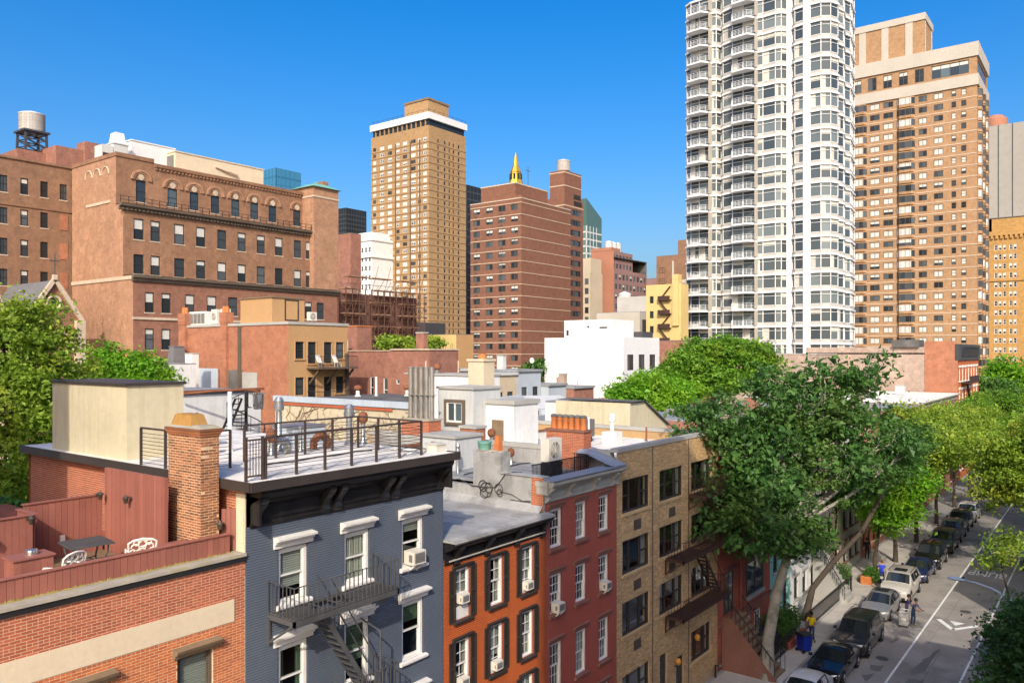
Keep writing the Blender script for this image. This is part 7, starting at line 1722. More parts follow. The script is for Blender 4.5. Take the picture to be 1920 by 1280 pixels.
def balc(wd, dp):
    hb = .3
    P = [(0, 0), (wd * .12, -dp * .8), (wd * .75, -dp), (wd, -dp * .25), (wd, 0)]
    mb = MB(); mb.add([(x, y, 0) for x, y in P] + [(x, y, hb) for x, y in P], [(4, 3, 2, 1, 0), (5, 6, 7, 8, 9), (0, 1, 6, 5), (1, 2, 7, 6), (2, 3, 8, 7), (3, 4, 9, 8)])
    for a, b_ in zip(P[:-1], P[1:]):
        for zz in (.55, .78, 1.0, 1.28): mb.bar((a[0], a[1], zz), (b_[0], b_[1], zz), .035)
        n_ = max(2, int(Vector((b_[0] - a[0], b_[1] - a[1])).length / .7))
        for k in range(n_): f2 = k / n_; mb.bar((a[0] + (b_[0] - a[0]) * f2, a[1] + (b_[1] - a[1]) * f2, hb), (a[0] + (b_[0] - a[0]) * f2, a[1] + (b_[1] - a[1]) * f2, 1.28), .04)
    return mb.mesh('balcony', ['white_T'])
for pa, pb in ((1291, 1334), (1373, 1420)):
    ya, yb_ = yat(pa), yat(pb); me = balc(ya - yb_, 1.9)
    dv = MB().box(0, .1, -1.3, .3, 0, FLH - .35).mesh('balcony_divider', ['stone_T'])
    for f_ in range(NF):
        put('balcony', me, Wt, (WX - .25, ya, Z0 + f_ * FLH - .05), NX); put('balcony_divider', dv, Wt, (WX - .1, yb_, Z0 + f_ * FLH + .3), NX)

# ---------------------------------------------------------------- orange brick tower on the right
OT = tower('orange_tower', 'broad orange-tan brick tower with bay windows right of the white tower', 234, 29, 20, 34, 92.5, 'brick_orgT')
fl = 2.9; nf = 25; rows = [(14 + k * fl, 1.55) for k in range(nf)]
fx = [(.9 + 3.2, 3.2), (5.2 + 3.2, 2.5), (8.6 + 3.2, 2.5), (12.3 + 3.2, 3.8), (17.3 + 3.2, 2.0), (20.9 + 3.2, 2.2), (25.0 + 3.2, 1.1), (27.2 + 3.2, 1.2)]
def winOT(i, j, w_, hh):
    v = rnd.choice((0, 0, 0, .98, .98, .98, .5, .98)) if i < 6 else rnd.choice((0, .5, .98)); return wmesh_far(w_, hh, 'frame_bronze', 'glass', 4 if w_ > 3 else (2 if w_ > 1.5 else 1), w_ < 1.5, v, fw=.12)
lst = face_grid(OT, Wx(234, 63), 34, 88.0, 'brick_orgT', fx, rows, winOT)
lst += face_grid(OT, Wy(234, 29), 20, 88.0, 'brick_orgT', [(2.2, 3.2), (8, 3.2), (14, 3.2)], rows, winOT)
wn2 = Win(OT)
for me, W, j in sorted(lst, key=lambda q: -q[2]): wn2.put(me, W)
wn2.done()
me_ = MB().box(233.92, 234, 28.92, 63, 0, .22).box(234, 254, 28.92, 28.999, 0, .22).mesh('slab_edge', ['stone_trim'])
for k in range(nf): put('slab_edge', me_, OT, (0, 0, 13.1 + k * fl))
# bay windows: canted bays with their own glass, upper part of the two bay columns and the front
def bay(w_, hh, vi):
    mb = MB(); a = .6
    for (z0_, z1_, mi, e) in ((-.7, 0, 0, .0), (hh, hh + .25, 0, .04)):
        mb.add([(-.1 - e, .02, z0_), (a - e, -.75 - e, z0_), (w_ - a + e, -.75 - e, z0_), (w_ + .1 + e, .02, z0_), (-.1 - e, .02, z1_), (a - e, -.75 - e, z1_), (w_ - a + e, -.75 - e, z1_), (w_ + .1 + e, .02, z1_)], [(0, 3, 2, 1), (4, 5, 6, 7), (0, 1, 5, 4), (1, 2, 6, 5), (2, 3, 7, 6)], mi)
    P = [(-.08, .0), (a, -.73), (w_ * .5, -.73), (w_ - a, -.73), (w_ + .08, 0)]
    for p, q in zip(P[:-1], P[1:]):
        mb.quad((p[0], p[1], 0), (q[0], q[1], 0), (q[0], q[1], hh), (p[0], p[1], hh), 1)
        if vi: mb.quad((p[0] * .98 + .01, p[1] - .02, hh * (1 - vi)), (q[0] * .98 + .01, q[1] - .02, hh * (1 - vi)), (q[0] * .98 + .01, q[1] - .02, hh), (p[0] * .98 + .01, p[1] - .02, hh), 3)
    for p in P: mb.box(p[0] - .06, p[0] + .06, p[1] - .05, p[1] + .05, 0, hh, 2)
    mb.box(w_ * .25 - .03, w_ * .25 + .03, -.78, -.7, 0, hh, 2).box(w_ * .75 - .03, w_ * .75 + .03, -.78, -.7, 0, hh, 2)
    return mb.mesh('bay_window', ['brick_orgT', 'glass', 'frame_bronze', 'blind'])
for w_, ulist in ((3.6, [Wx(234, 63 - 3.9), ]), (4.2, [Wx(234, 63 - 15.3)])):
    vs_ = [bay(w_, 1.7, v) for v in (0, .98, .5)]
    for W in ulist:
        for z, _ in rows: put('bay_window', vs_[rnd.choice((0, 0, 1, 1, 2))], OT, mw=W @ Matrix.Translation((0, 0, z - .1)))
vs_ = [bay(3.4, 1.7, v) for v in (0, .98, 0)]
for x in (2.1, 7.9, 13.9):
    for z, _ in rows: put('bay_window', vs_[rnd.choice((0, 1, 2))], OT, mw=Wy(234, 29) @ Matrix.Translation((x, 0, z - .1)))
mb = MB(); mb.box(233.6, 254.4, 28.6, 63, 85.6, 88.4).box(233.6, 254.4, 28.6, 63, 93.0, 96.6); mb.build('stone_band', ['stone_T'], OT)
put('wall', wall_mb(34, 4.6, [(4 + i * 3.9, 6.2 + i * 3.9, .5, 4.0) for i in range(5)] + [(23.6, 32.2, .6, 4.0)]).mesh('wall', ['brick_orgT']), OT, mw=Wx(234, 63, 88.4)); put('wall', wall_mb(20, 4.6, [(1, 18, .6, 4.0)]).mesh('wall', ['brick_orgT']), OT, mw=Wy(234, 29, 88.4))
for i in range(5): put('window', wmesh_far(2.2, 3.5, 'frame_bronze', 'glass', 2, True, (.3, 0, .4, .3, 0)[i], fw=.12), OT, mw=Wx(234, 63 - 4 - i * 3.9, 88.9))
put('window', wmesh_far(8.6, 3.4, 'frame_bronze', 'glass_blue', 4, False, .3, fw=.15), OT, mw=Wx(234, 63 - 23.6, 89)); put('window', wmesh_far(17, 3.4, 'frame_bronze', 'glass_blue', 8, False, 0, fw=.15), OT, mw=Wy(235, 29, 89))
mb = MB(); mb.box(236.5, 247, 41.5, 60.5, 96.6, 106.2); mb.build('plant_room', ['brick_orgT'], OT)
mb = MB(); mb.box(236.2, 247.3, 41.2, 60.8, 106.2, 108.0)
for y in (57.2, 51.4, 45.4): mb.box(236.35, 236.49, y - 1.0, y + .8, 96.6, 106.2)
for x in (237, 246): mb.box(x, x + .6, 41.35, 41.49, 96.6, 106.2)
mb.build('plant_room_trim', ['stone_T'], OT)
# ornate ochre building and grey tower at the right edge
OB = tower('ochre_ornate_building', 'ochre brick office building with ornate top at the right edge', 336, 20, 24, 18, 66, 'orn_T', 'building')
for me, W, j in face_grid(OB, Wx(336, 38), 18, 60, 'orn_T', [(1.8 + g_ * 4.6 + i * 1.35, .95) for g_ in range(4) for i in range(2 + (g_ % 2 == 0))][:10], [(14 + k * 3.35, 1.9) for k in range(13)], lambda i, j, w_, hh: wmesh_far(w_, hh, 'frame_white', 'glass', 1, True, .5 if (i + j) % 3 else 0, fw=.12)): put('window', me, OB, mw=W)
put('wall', wall_mb(24, 60).mesh('wall', ['orn_T']), OB, mw=Wy(336, 20)); mb = MB(); mb.box(335.4, 360, 19.4, 38.6, 59.5, 61).box(336, 360, 20, 37, 61, 65.5).box(335.6, 360, 20, 38.4, 43, 43.8)
for i in range(12): mb.box(335.3, 335.8, 20 + i * 1.5, 20.8 + i * 1.5, 58.3, 59.5)
mb.build('cornice', ['orn_T'], OB)
GT = tower('grey_tower', 'plain grey concrete tower with a round tank at the right edge', 425, 18, 50, 38, 121, 'grey_T')
put('wall', wall_mb(38, 121).mesh('wall', ['grey_T']), GT, mw=Wx(425, 56)); put('wall', wall_mb(50, 121).mesh('wall', ['grey_T']), GT, mw=Wy(425, 18))
mb = MB()
for k in range(21): mb.box(424.85, 424.99, 18.2, 31, 40 + k * 3.8, 42.2 + k * 3.8)
mb.build('window_bands', ['glass_curtainT'], GT); mb = MB(); mb.lathe([(5, 0), (5, 4), (3, 6)], 16, (432, 46, 121)); mb.build('roof_tank', ['pink_b'], GT, smooth=30)
mb = MB(); mb.box(424.8, 425, 33, 33.4, 30, 121).box(424.8, 425, 44, 44.3, 30, 121).box(424.8, 425, 49, 49.3, 30, 121).box(424.8, 425, 38.5, 38.8, 30, 121); mb.build('panel_joints', ['dark_T'], GT)

# ================================================================== the tall building behind the camera and its neighbours across the street
Cb = thing('apartment_block', 'tall apartment block opposite the row, behind the viewpoint', 'building', (3, -12, 0))
mb = MB(); mb.box(-1.9, 8.6, -24, -.5, 0, 36); mb.build('wall', ['brick_mid'], Cb); mb = MB(); mb.box(-2, 8.7, -24.1, -.4, 36.001, 36.3); mb.build('roof', ['grey_roof'], Cb)
for nm, x0, x1, h_ in (('opposite row house beside the tall block', 8.7, 39.5, 11.5), ('low opposite row house with a short front', 39.6, 51.4, 7.2), ('long opposite terrace facing the pink brick houses', 51.5, 140, 12.0)):
    t = thing('opposite_house', nm, 'house', (x0, -8, 0)); mb = MB(); mb.box(x0, x1, -14, -.5, 0, h_); mb.build('wall', ['brick_mid'], t); mb = MB(); mb.box(x0 - .02, x1 + .02, -14, -.3, h_ + .001, h_ + .2); mb.build('roof', ['grey_roof'], t)
t = thing('side_building', 'taller brick building on the terrace house\'s far side, outside the picture', 'building', (-7, 25, 0)); mb = MB(); mb.box(-14, -.2, 18.9, 32, 0, 27); mb.build('wall', ['brick_mid'], t); mb = MB(); mb.box(-14.1, -.1, 18.8, 32.1, 27.001, 27.2); mb.build('roof', ['dark_roof'], t)

# ================================================================== trees
def tree(name, label, trunk, blobs, leaf, bark='bark', n_clusters=500, per=34, lsize=.17, crad=.45, seed=1, limbs=True, r0=.22, holes=.25, flat=.8, group=None, droop=.0, spread=1.0):
    """trunk: points of the stem with radii from r0; blobs: (x,y,z,r) crown masses. Leaves are small folded faces set on twigs"""
    r = np.random.default_rng(seed)
    t = thing(name, label, 'tree', trunk[0], 0, group)
    mb = MB()
    nT = len(trunk)
    mb.tube(trunk, [r0 * (1.25 if i == 0 else 1 - .45 * i / max(1, nT - 1)) for i in range(nT)], 10)
    top = Vector(trunk[-1]); st = Vector(trunk[max(0, nT - 2)])
    tips = []
    for (x, y, z, rad) in blobs:
        c = Vector((x, y, z)); a = top if c.z > top.z else st
        # limb curving up into the mass
        mid = a.lerp(c, .5) + Vector((r.uniform(-.3, .3), r.uniform(-.3, .3), -.25 * abs(c.z - a.z) * .3))
        P = [a, a.lerp(mid, .6), mid, mid.lerp(c, .6), c]
        rr0 = r0 * .42 * min(1.3, .6 + rad / 4)
        mb.tube([tuple(p) for p in P], [rr0, rr0 * .85, rr0 * .7, rr0 * .5, rr0 * .3], 6)
        for k in range(7):
            d = Vector(r.normal(size=3)); d.normalize(); d.z = abs(d.z) * .6 + .05
            e = c + d * rad * .8; s = mid.lerp(c, r.uniform(.3, 1))
            m2 = s.lerp(e, .5) + Vector(r.normal(size=3) * .12 * rad)
            mb.tube([tuple(s), tuple(m2), tuple(e)], [rr0 * .35, rr0 * .22, .012], 4)
    mb.build('trunk', [bark], t, smooth=50, fix=False)
    # crown: clusters of leaves spread through each mass, denser towards its skin, with gaps
    vol = np.array([b[3] ** 2.3 for b in blobs]); vol /= vol.sum()
    allV = []
    for (x, y, z, rad), f_ in zip(blobs, vol):
        n = max(6, int(n_clusters * f_))
        d = r.normal(size=(n, 3)); d /= np.linalg.norm(d, axis=1)[:, None]
        rad_ = rad * spread * (r.uniform(0.1, 1.0, n) ** .4) * (1 + .2 * np.sin(d[:, 0] * 5 + seed) * np.cos(d[:, 1] * 4 + x) + .12 * r.normal(size=n))
        cc = np.array([x, y, z]) + d * rad_[:, None] * np.array([1, 1, flat])
        ph = np.sin(cc[:, 0] * 1.7 + seed) + np.sin(cc[:, 1] * 1.9 + 1.3 * seed) + np.sin(cc[:, 2] * 2.3 + .7 * seed)
        keep = (ph > -3 + 6 * holes * .62) | (r.random(n) < .35)
        cc = cc[keep]; dd = d[keep]
        m = len(cc)
        # each cluster is a flattened spray
        off = r.normal(size=(m, per, 3)) * crad * r.uniform(.6, 1.35, m)[:, None, None] * np.array([1, 1, .5])
        off[..., 2] -= droop * np.linalg.norm(off[..., :2], axis=2)
        pos = (cc[:, None, :] + off).reshape(-1, 3)
        nor = r.normal(size=pos.shape) * .75 + np.array([0, 0, .75]) + np.repeat(dd, per, axis=0) * .45
        allV.append((pos, nor))
    pos = np.concatenate([a for a, _ in allV]); nor = np.concatenate([b for _, b in allV])
    nor /= np.linalg.norm(nor, axis=1)[:, None]
    n = len(pos)
    a = np.cross(nor, r.normal(size=(n, 3))); a /= np.linalg.norm(a, axis=1)[:, None]
    b = np.cross(nor, a)
    s = lsize * (.45 + r.gamma(3, .2, n))[:, None]
    fold = nor * s * .28
    # leaf: two faces folded along the midrib, pointed tip
    v0 = pos - a * s * .5; v1 = pos + b * s * .36 + fold * .6 - a * s * .05; v2 = pos + a * s * .62 - fold * .3; v3 = pos - b * s * .36 + fold * .6 - a * s * .05
    V = np.stack([v0, v1, v2, v3], axis=1).reshape(-1, 3)
    idx = np.arange(n) * 4
    F = np.concatenate([np.stack([idx, idx + 1, idx + 2], 1), np.stack([idx, idx + 2, idx + 3], 1)])
    put('crown', np_mesh('crown', V, F, leaf), t)
    return t

tree('plane_tree', 'big dark green plane tree with mottled trunk in front of the brownstone', [(42.16, 15.0, .1), (42.4, 15.0, 2.1), (42.9, 14.7, 4.6), (43.5, 14.4, 6.2), (44.0, 14.4, 7.8)],
     [(42.6, 16.6, 13.6, 2.0), (44.0, 15.6, 12.6, 1.9), (40.7, 17.4, 13.6, 1.7), (41.6, 16.8, 12.0, 1.7), (45.6, 14.5, 14.8, 2.0), (44.6, 15.4, 15.6, 1.2), (46.9, 13.6, 13.6, 1.9), (48.7, 12.2, 14.6, 1.8), (49.8, 11.3, 17.0, .8), (49.3, 11.7, 15.9, 1.0), (47.8, 13.2, 16.3, 1.2), (42.6, 15.3, 10.2, 2.0), (40.2, 16.5, 9.6, 1.6), (39.6, 16.8, 8.6, 1.0), (41.2, 15.9, 8.6, 1.6), (46.5, 13.1, 11.2, 2.0), (44.6, 14.4, 9.6, 1.8), (50.6, 11.1, 12.4, 1.7), (49.0, 12.0, 11.0, 1.5), (43.4, 14.3, 7.4, 1.5), (42.2, 15.1, 7.0, 1.1), (44.8, 13.8, 7.6, 1.2), (46.3, 15.1, 12.4, 1.9), (51.9, 10.2, 11.4, 1.0), (40.0, 18.2, 14.5, .9)],
     'leaf_shade', 'bark_plane', 820, 32, .26, .4, 3, r0=.36, holes=.5, spread=1.12)
mb = MB()   # second stem forking off low on the plane tree is a limb of the leaning neighbour
tree('leaning_tree', 'leaning dark tree whose long limb reaches over the parked cars', [(52.8, 16.3, .1), (53.2, 15.9, 2.2), (54.0, 14.9, 3.8), (55.2, 13.4, 5.8), (56.6, 12.4, 8.2)],
     [(57.6, 12.2, 10.2, 1.6), (56.0, 13.4, 9.2, 1.5), (58.8, 11.5, 11.6, 1.6), (54.5, 14.6, 8.6, 1.5), (59.5, 12.5, 9.6, 1.2)], 'leaf_deep', 'bark', 330, 34, .22, .42, 5, r0=.22, holes=.3)
def street_tree(label, x, y, h, rad, leaf, seed, n=520, dy=0.0, ls=.2):
    rr = random.Random(seed); z0 = h * .45
    bl = [(x + rr.uniform(-.3, .3), y + dy, z0 + (h - z0) * .45, rad * .8)]
    for k in range(7):
        a = k * 2.4 + seed; q = rad * rr.uniform(.35, .75); bl.append((x + q * math.cos(a), y + dy + q * math.sin(a), z0 + (h - z0) * rr.uniform(.15, .9), rad * rr.uniform(.4, .62)))
    return tree('street_tree', label, [(x, y, .1), (x + .1, y + .05, h * .2), (x + .05, y + dy * .3, h * .38), (x, y + dy * .5, h * .5)], bl, leaf, 'bark', n, 34, ls, .45, seed, r0=.17, holes=.3, group='street trees along the pavements')
street_tree('bright green street tree growing by the ochre planter', 65.0, 14.8, 8.6, 3.1, 'leaf_bright', 11, 520, -.6)
street_tree('lime green street tree behind the planter tree', 72.0, 14.8, 12.5, 3.6, 'leaf_lime', 12, 640, -1.0)
street_tree('lime green street tree in front of the orange brick houses', 80.5, 14.8, 12.8, 3.6, 'leaf_lime', 13, 600, -1.0)
street_tree('yellow-green street tree near the white-roofed pink house', 90.5, 14.8, 12.0, 3.6, 'leaf_lime', 14, 560, -1.0)
street_tree('yellow-green street tree beside the far end of the parked row', 101.5, 14.8, 11.5, 3.7, 'leaf_lime', 15, 520, -1.0)
street_tree('green street tree just before the corner building', 113.0, 14.8, 11.5, 3.7, 'leaf_green', 16, 480, -1.0)
street_tree('dusty green street tree beyond the corner building', 131.0, 14.8, 11.5, 4.0, 'leaf_green', 17, 420, -.6)
street_tree('lime crown reaching over the road from the near pavement', 70.0, 2.8, 13.4, 3.3, 'leaf_lime', 21, 560, 3.0)
street_tree('lime street tree on the near pavement beyond the blue car', 80.0, 2.8, 11.5, 3.8, 'leaf_lime', 22, 560, 2.6)
street_tree('yellow-green street tree further along the near pavement', 93.0, 2.8, 11.5, 4.0, 'leaf_lime', 23, 520, 2.2)
street_tree('green street tree near the far end of the near pavement', 108.0, 2.8, 11.5, 4.2, 'leaf_green', 24, 480, 2.0)
tree('young_tree', 'dark green young tree at the bottom right corner', [(35.2, 2.6, .1), (35.2, 2.7, 2.5), (35.1, 2.9, 4.4)], [(35.2, 2.9, 6.6, 1.3), (34.3, 2.8, 5.9, 1.1), (34.9, 3.3, 5.4, .9), (35.5, 2.6, 7.8, .8), (33.6, 3.0, 5.0, .9)], 'leaf_shade', 'bark', 330, 32, .14, .3, 31, r0=.1, holes=.35)
tree('bare_branch_tree', 'thin sparse tree with bare twigs rising over the road edge', [(44.5, 3.0, .1), (44.6, 3.6, 3.0), (45.2, 4.2, 5.4), (45.6, 4.6, 7.0)], [(46.2, 4.6, 8.2, .8), (45.8, 5.0, 7.2, .6), (47.0, 4.2, 8.0, .6), (45.0, 4.1, 7.6, .5)], 'leaf_lime', 'bark', 60, 26, .13, .26, 33, r0=.08, holes=.4)
tree('yard_tree', 'big sunlit yellow-green yard tree filling the left edge', [(16.6, 44, 0), (16.8, 44, 5), (16.9, 44.1, 10), (16.8, 44.2, 13)],
     [(16.6, 44.6, 17.4, 2.6), (17.9, 44.6, 19.3, 1.6), (16.2, 43.0, 14.6, 2.6), (18.2, 43.0, 15.2, 1.9), (15.6, 42.4, 12.2, 2.3), (19.0, 44.3, 17.0, 1.5), (15.0, 45.6, 16.2, 2.6), (18.0, 42.6, 12.6, 1.6), (17.0, 43.2, 10.0, 2.2), (15.4, 44.6, 19.6, 1.7), (19.4, 43.4, 14.6, 1.2), (19.6, 44.6, 16.0, 1.2), (18.6, 44.6, 18.2, 1.2)], 'leaf_lime', 'bark', 900, 34, .2, .42, 41, r0=.3, holes=.34)
tree('yard_tree', 'small green yard tree behind the cream bulkhead', [(30, 58.5, 0), (30, 58.5, 9), (30.1, 58.6, 14)], [(30.2, 59.0, 16.4, 1.5), (29.2, 60.3, 16.9, 1.3), (30.4, 57.0, 16.2, 1.4), (30.8, 57.8, 15.0, 1.6), (31.2, 55.8, 15.6, 1.0), (28.5, 60.8, 15.6, 1.2)], 'leaf_bright', 'bark', 330, 34, .22, .42, 42, r0=.2)
tree('yard_tree', 'dark undergrowth tree below the big left yard tree', [(10, 33, 0), (10, 33, 5), (10.2, 33, 8)], [(10.4, 34, 11.0, 1.8), (9.4, 33, 10.4, 1.8), (12.5, 35.5, 10.5, 1.8), (8.4, 34, 11.2, 1.6)], 'leaf_deep', 'bark', 300, 32, .22, .42, 46, r0=.15)
tree('yard_tree', 'broad umbrella-shaped green tree in front of the white tower', [(82, 34.2, 0), (82, 34.2, 6), (82, 34.2, 10.5), (82, 34.2, 13)],
     [(81.6, 34.7, 17.2, 2.9), (78.0, 36.1, 16.2, 2.4), (85.7, 32.7, 17.6, 2.3), (75.2, 36.8, 14.8, 2.2), (80.1, 33.4, 14.6, 2.4), (86.8, 31.3, 16.6, 1.8), (83.5, 33.6, 18.3, 1.9), (79.6, 35.5, 18.2, 1.8), (84.0, 32.4, 14.8, 2.2), (76.5, 35.8, 16.6, 1.7)], 'leaf_green', 'bark', 900, 30, .3, .55, 43, r0=.3, flat=.6, holes=.32, droop=.25)
tree('yard_tree', 'low bright green tree left of the umbrella-shaped tree', [(68, 35.5, 0), (68, 35.5, 6), (68, 35.5, 10)], [(68.2, 35.9, 14.0, 2.3), (65.4, 36.4, 13.3, 1.8), (69.7, 33.9, 13.3, 2.0), (71.8, 35.5, 13.8, 1.9), (66.6, 34.6, 12.4, 1.9), (73.5, 34.2, 13.6, 1.6)], 'leaf_bright', 'bark', 560, 32, .28, .5, 44, r0=.2, flat=.65)
tree('yard_tree', 'small yard tree between the pale canopy and the low outbuilding', [(52, 33.5, 0), (52, 33.5, 5), (52, 33.5, 7)], [(52.5, 36.8, 10.6, 1.6), (51, 36.5, 10.0, 1.4), (54.0, 38.8, 10.6, 1.5)], 'leaf_green', 'bark', 200, 30, .26, .45, 45, r0=.12)
tree('avenue_tree', 'round green tree in front of the ochre ornate building', [(175, 16, 0), (175, 16, 6)], [(175.5, 16.8, 13.5, 3.6), (173, 19, 11, 3), (178, 13, 12, 3.2), (172, 15, 9, 3.2)], 'leaf_bright', 'bark', 420, 26, .5, .8, 47, r0=.25)
tree('avenue_tree', 'dark green tree beside the corner building\'s far edge', [(150, 15.5, 0), (150, 15.5, 5)], [(151, 15.6, 11, 2.8), (149, 17, 8.5, 2.8), (153, 13.5, 8, 2.6), (147, 13, 6, 2.4)], 'leaf_deep', 'bark', 420, 26, .42, .7, 48, r0=.22)
tree('avenue_tree', 'pale green tree above the far end of the road', [(133, 11.8, 0), (133, 11.8, 4)], [(133, 12.4, 8.0, 2.8), (130, 10.5, 7.4, 2.6), (136, 10, 8.0, 2.6), (129, 8, 6.4, 2.4)], 'leaf_green', 'bark', 420, 26, .36, .6, 49, r0=.2)
tree('roof_shrub', 'leafy shrubs on the roof garden behind the low brick house', [(70, 72, 15), (70, 72, 17.5)], [(70, 72.5, 18.6, 1.3), (72.2, 71, 18.5, 1.2), (75, 69.5, 18.6, 1.3), (73.4, 70, 18.2, 1.0)], 'leaf_lime', 'bark', 160, 28, .3, .4, 51, r0=.06)
tree('roof_shrub', 'small dark tree at the foot of the red slab tower', [(88.5, 62.5, 8), (88.5, 62.5, 13)], [(88.5, 62.5, 15.4, 1.5), (87.4, 63.2, 15.0, 1.2)], 'leaf_deep', 'bark', 110, 28, .3, .45, 52, r0=.1)
def hedge(label, x0, x1, y0, y1, z0, z1, leaf, n, seed):
    r = np.random.default_rng(seed); t = thing('hedge', label, 'hedge', ((x0 + x1) / 2, (y0 + y1) / 2, z0))
    mb = MB()
    for i in range(8): x = x0 + (x1 - x0) * (i + .5) / 8; mb.tube([(x, (y0 + y1) / 2, z0), (x + .1, (y0 + y1) / 2 + .05, z1 - .2)], [.03, .015], 5)
    mb.build('stems', ['bark'], t)
    pos = np.stack([r.uniform(x0, x1, n), r.uniform(y0, y1, n), z0 + (z1 - z0) * r.random(n) ** .6 * (.8 + .25 * np.sin(np.linspace(0, 20, n)))], 1)
    nor = r.normal(size=(n, 3)) + np.array([0, -.3, .6]); nor /= np.linalg.norm(nor, axis=1)[:, None]
    a = np.cross(nor, r.normal(size=(n, 3))); a /= np.linalg.norm(a, axis=1)[:, None]; b = np.cross(nor, a); s = .12 * r.uniform(.6, 1.3, n)[:, None]
    V = np.stack([pos - a * s * .5, pos + b * s * .4 + nor * s * .2, pos + a * s * .6, pos - b * s * .4 + nor * s * .2], 1).reshape(-1, 3); i_ = np.arange(n) * 4
    put('foliage', np_mesh('foliage', V, np.concatenate([np.stack([i_, i_ + 1, i_ + 2], 1), np.stack([i_, i_ + 2, i_ + 3], 1)]), leaf), t)
hedge('dense dark hedge above the low brick garden wall', 46.6, 50.1, 15.6, 17.0, .3, 1.9, 'leaf_deep', 6000, 61)
hedge('small bushes at the street tree planter', 63.6, 65.4, 14.3, 15.4, .4, 1.3, 'leaf_deep', 1800, 62)
hedge('bushes in front of the pale stone house', 60.5, 63.5, 16.0, 17.2, .15, 1.6, 'leaf_deep', 3000, 63)

# ================================================================== vehicles
def paint(name, col, metal=.35, rough=.3):
    if name in M: return name
    m, n, l, b = _mat(name)
    b.inputs['Base Color'].default_value = (*col, 1); b.inputs['Metallic'].default_value = metal; b.inputs['Roughness'].default_value = rough
    b.inputs['Coat Weight'].default_value = .8; b.inputs['Coat Roughness'].default_value = .04
    g_ = n.new('ShaderNodeNewGeometry'); c = mix(n, l, col, tuple(x * .8 + .012 for x in col), ramp(n, l, noise(n, l, g_.outputs['Position'], 2.5, 5), .4, .7, 0, .5)); l.new(c, b.inputs['Base Color'])
    M[name] = m; return name

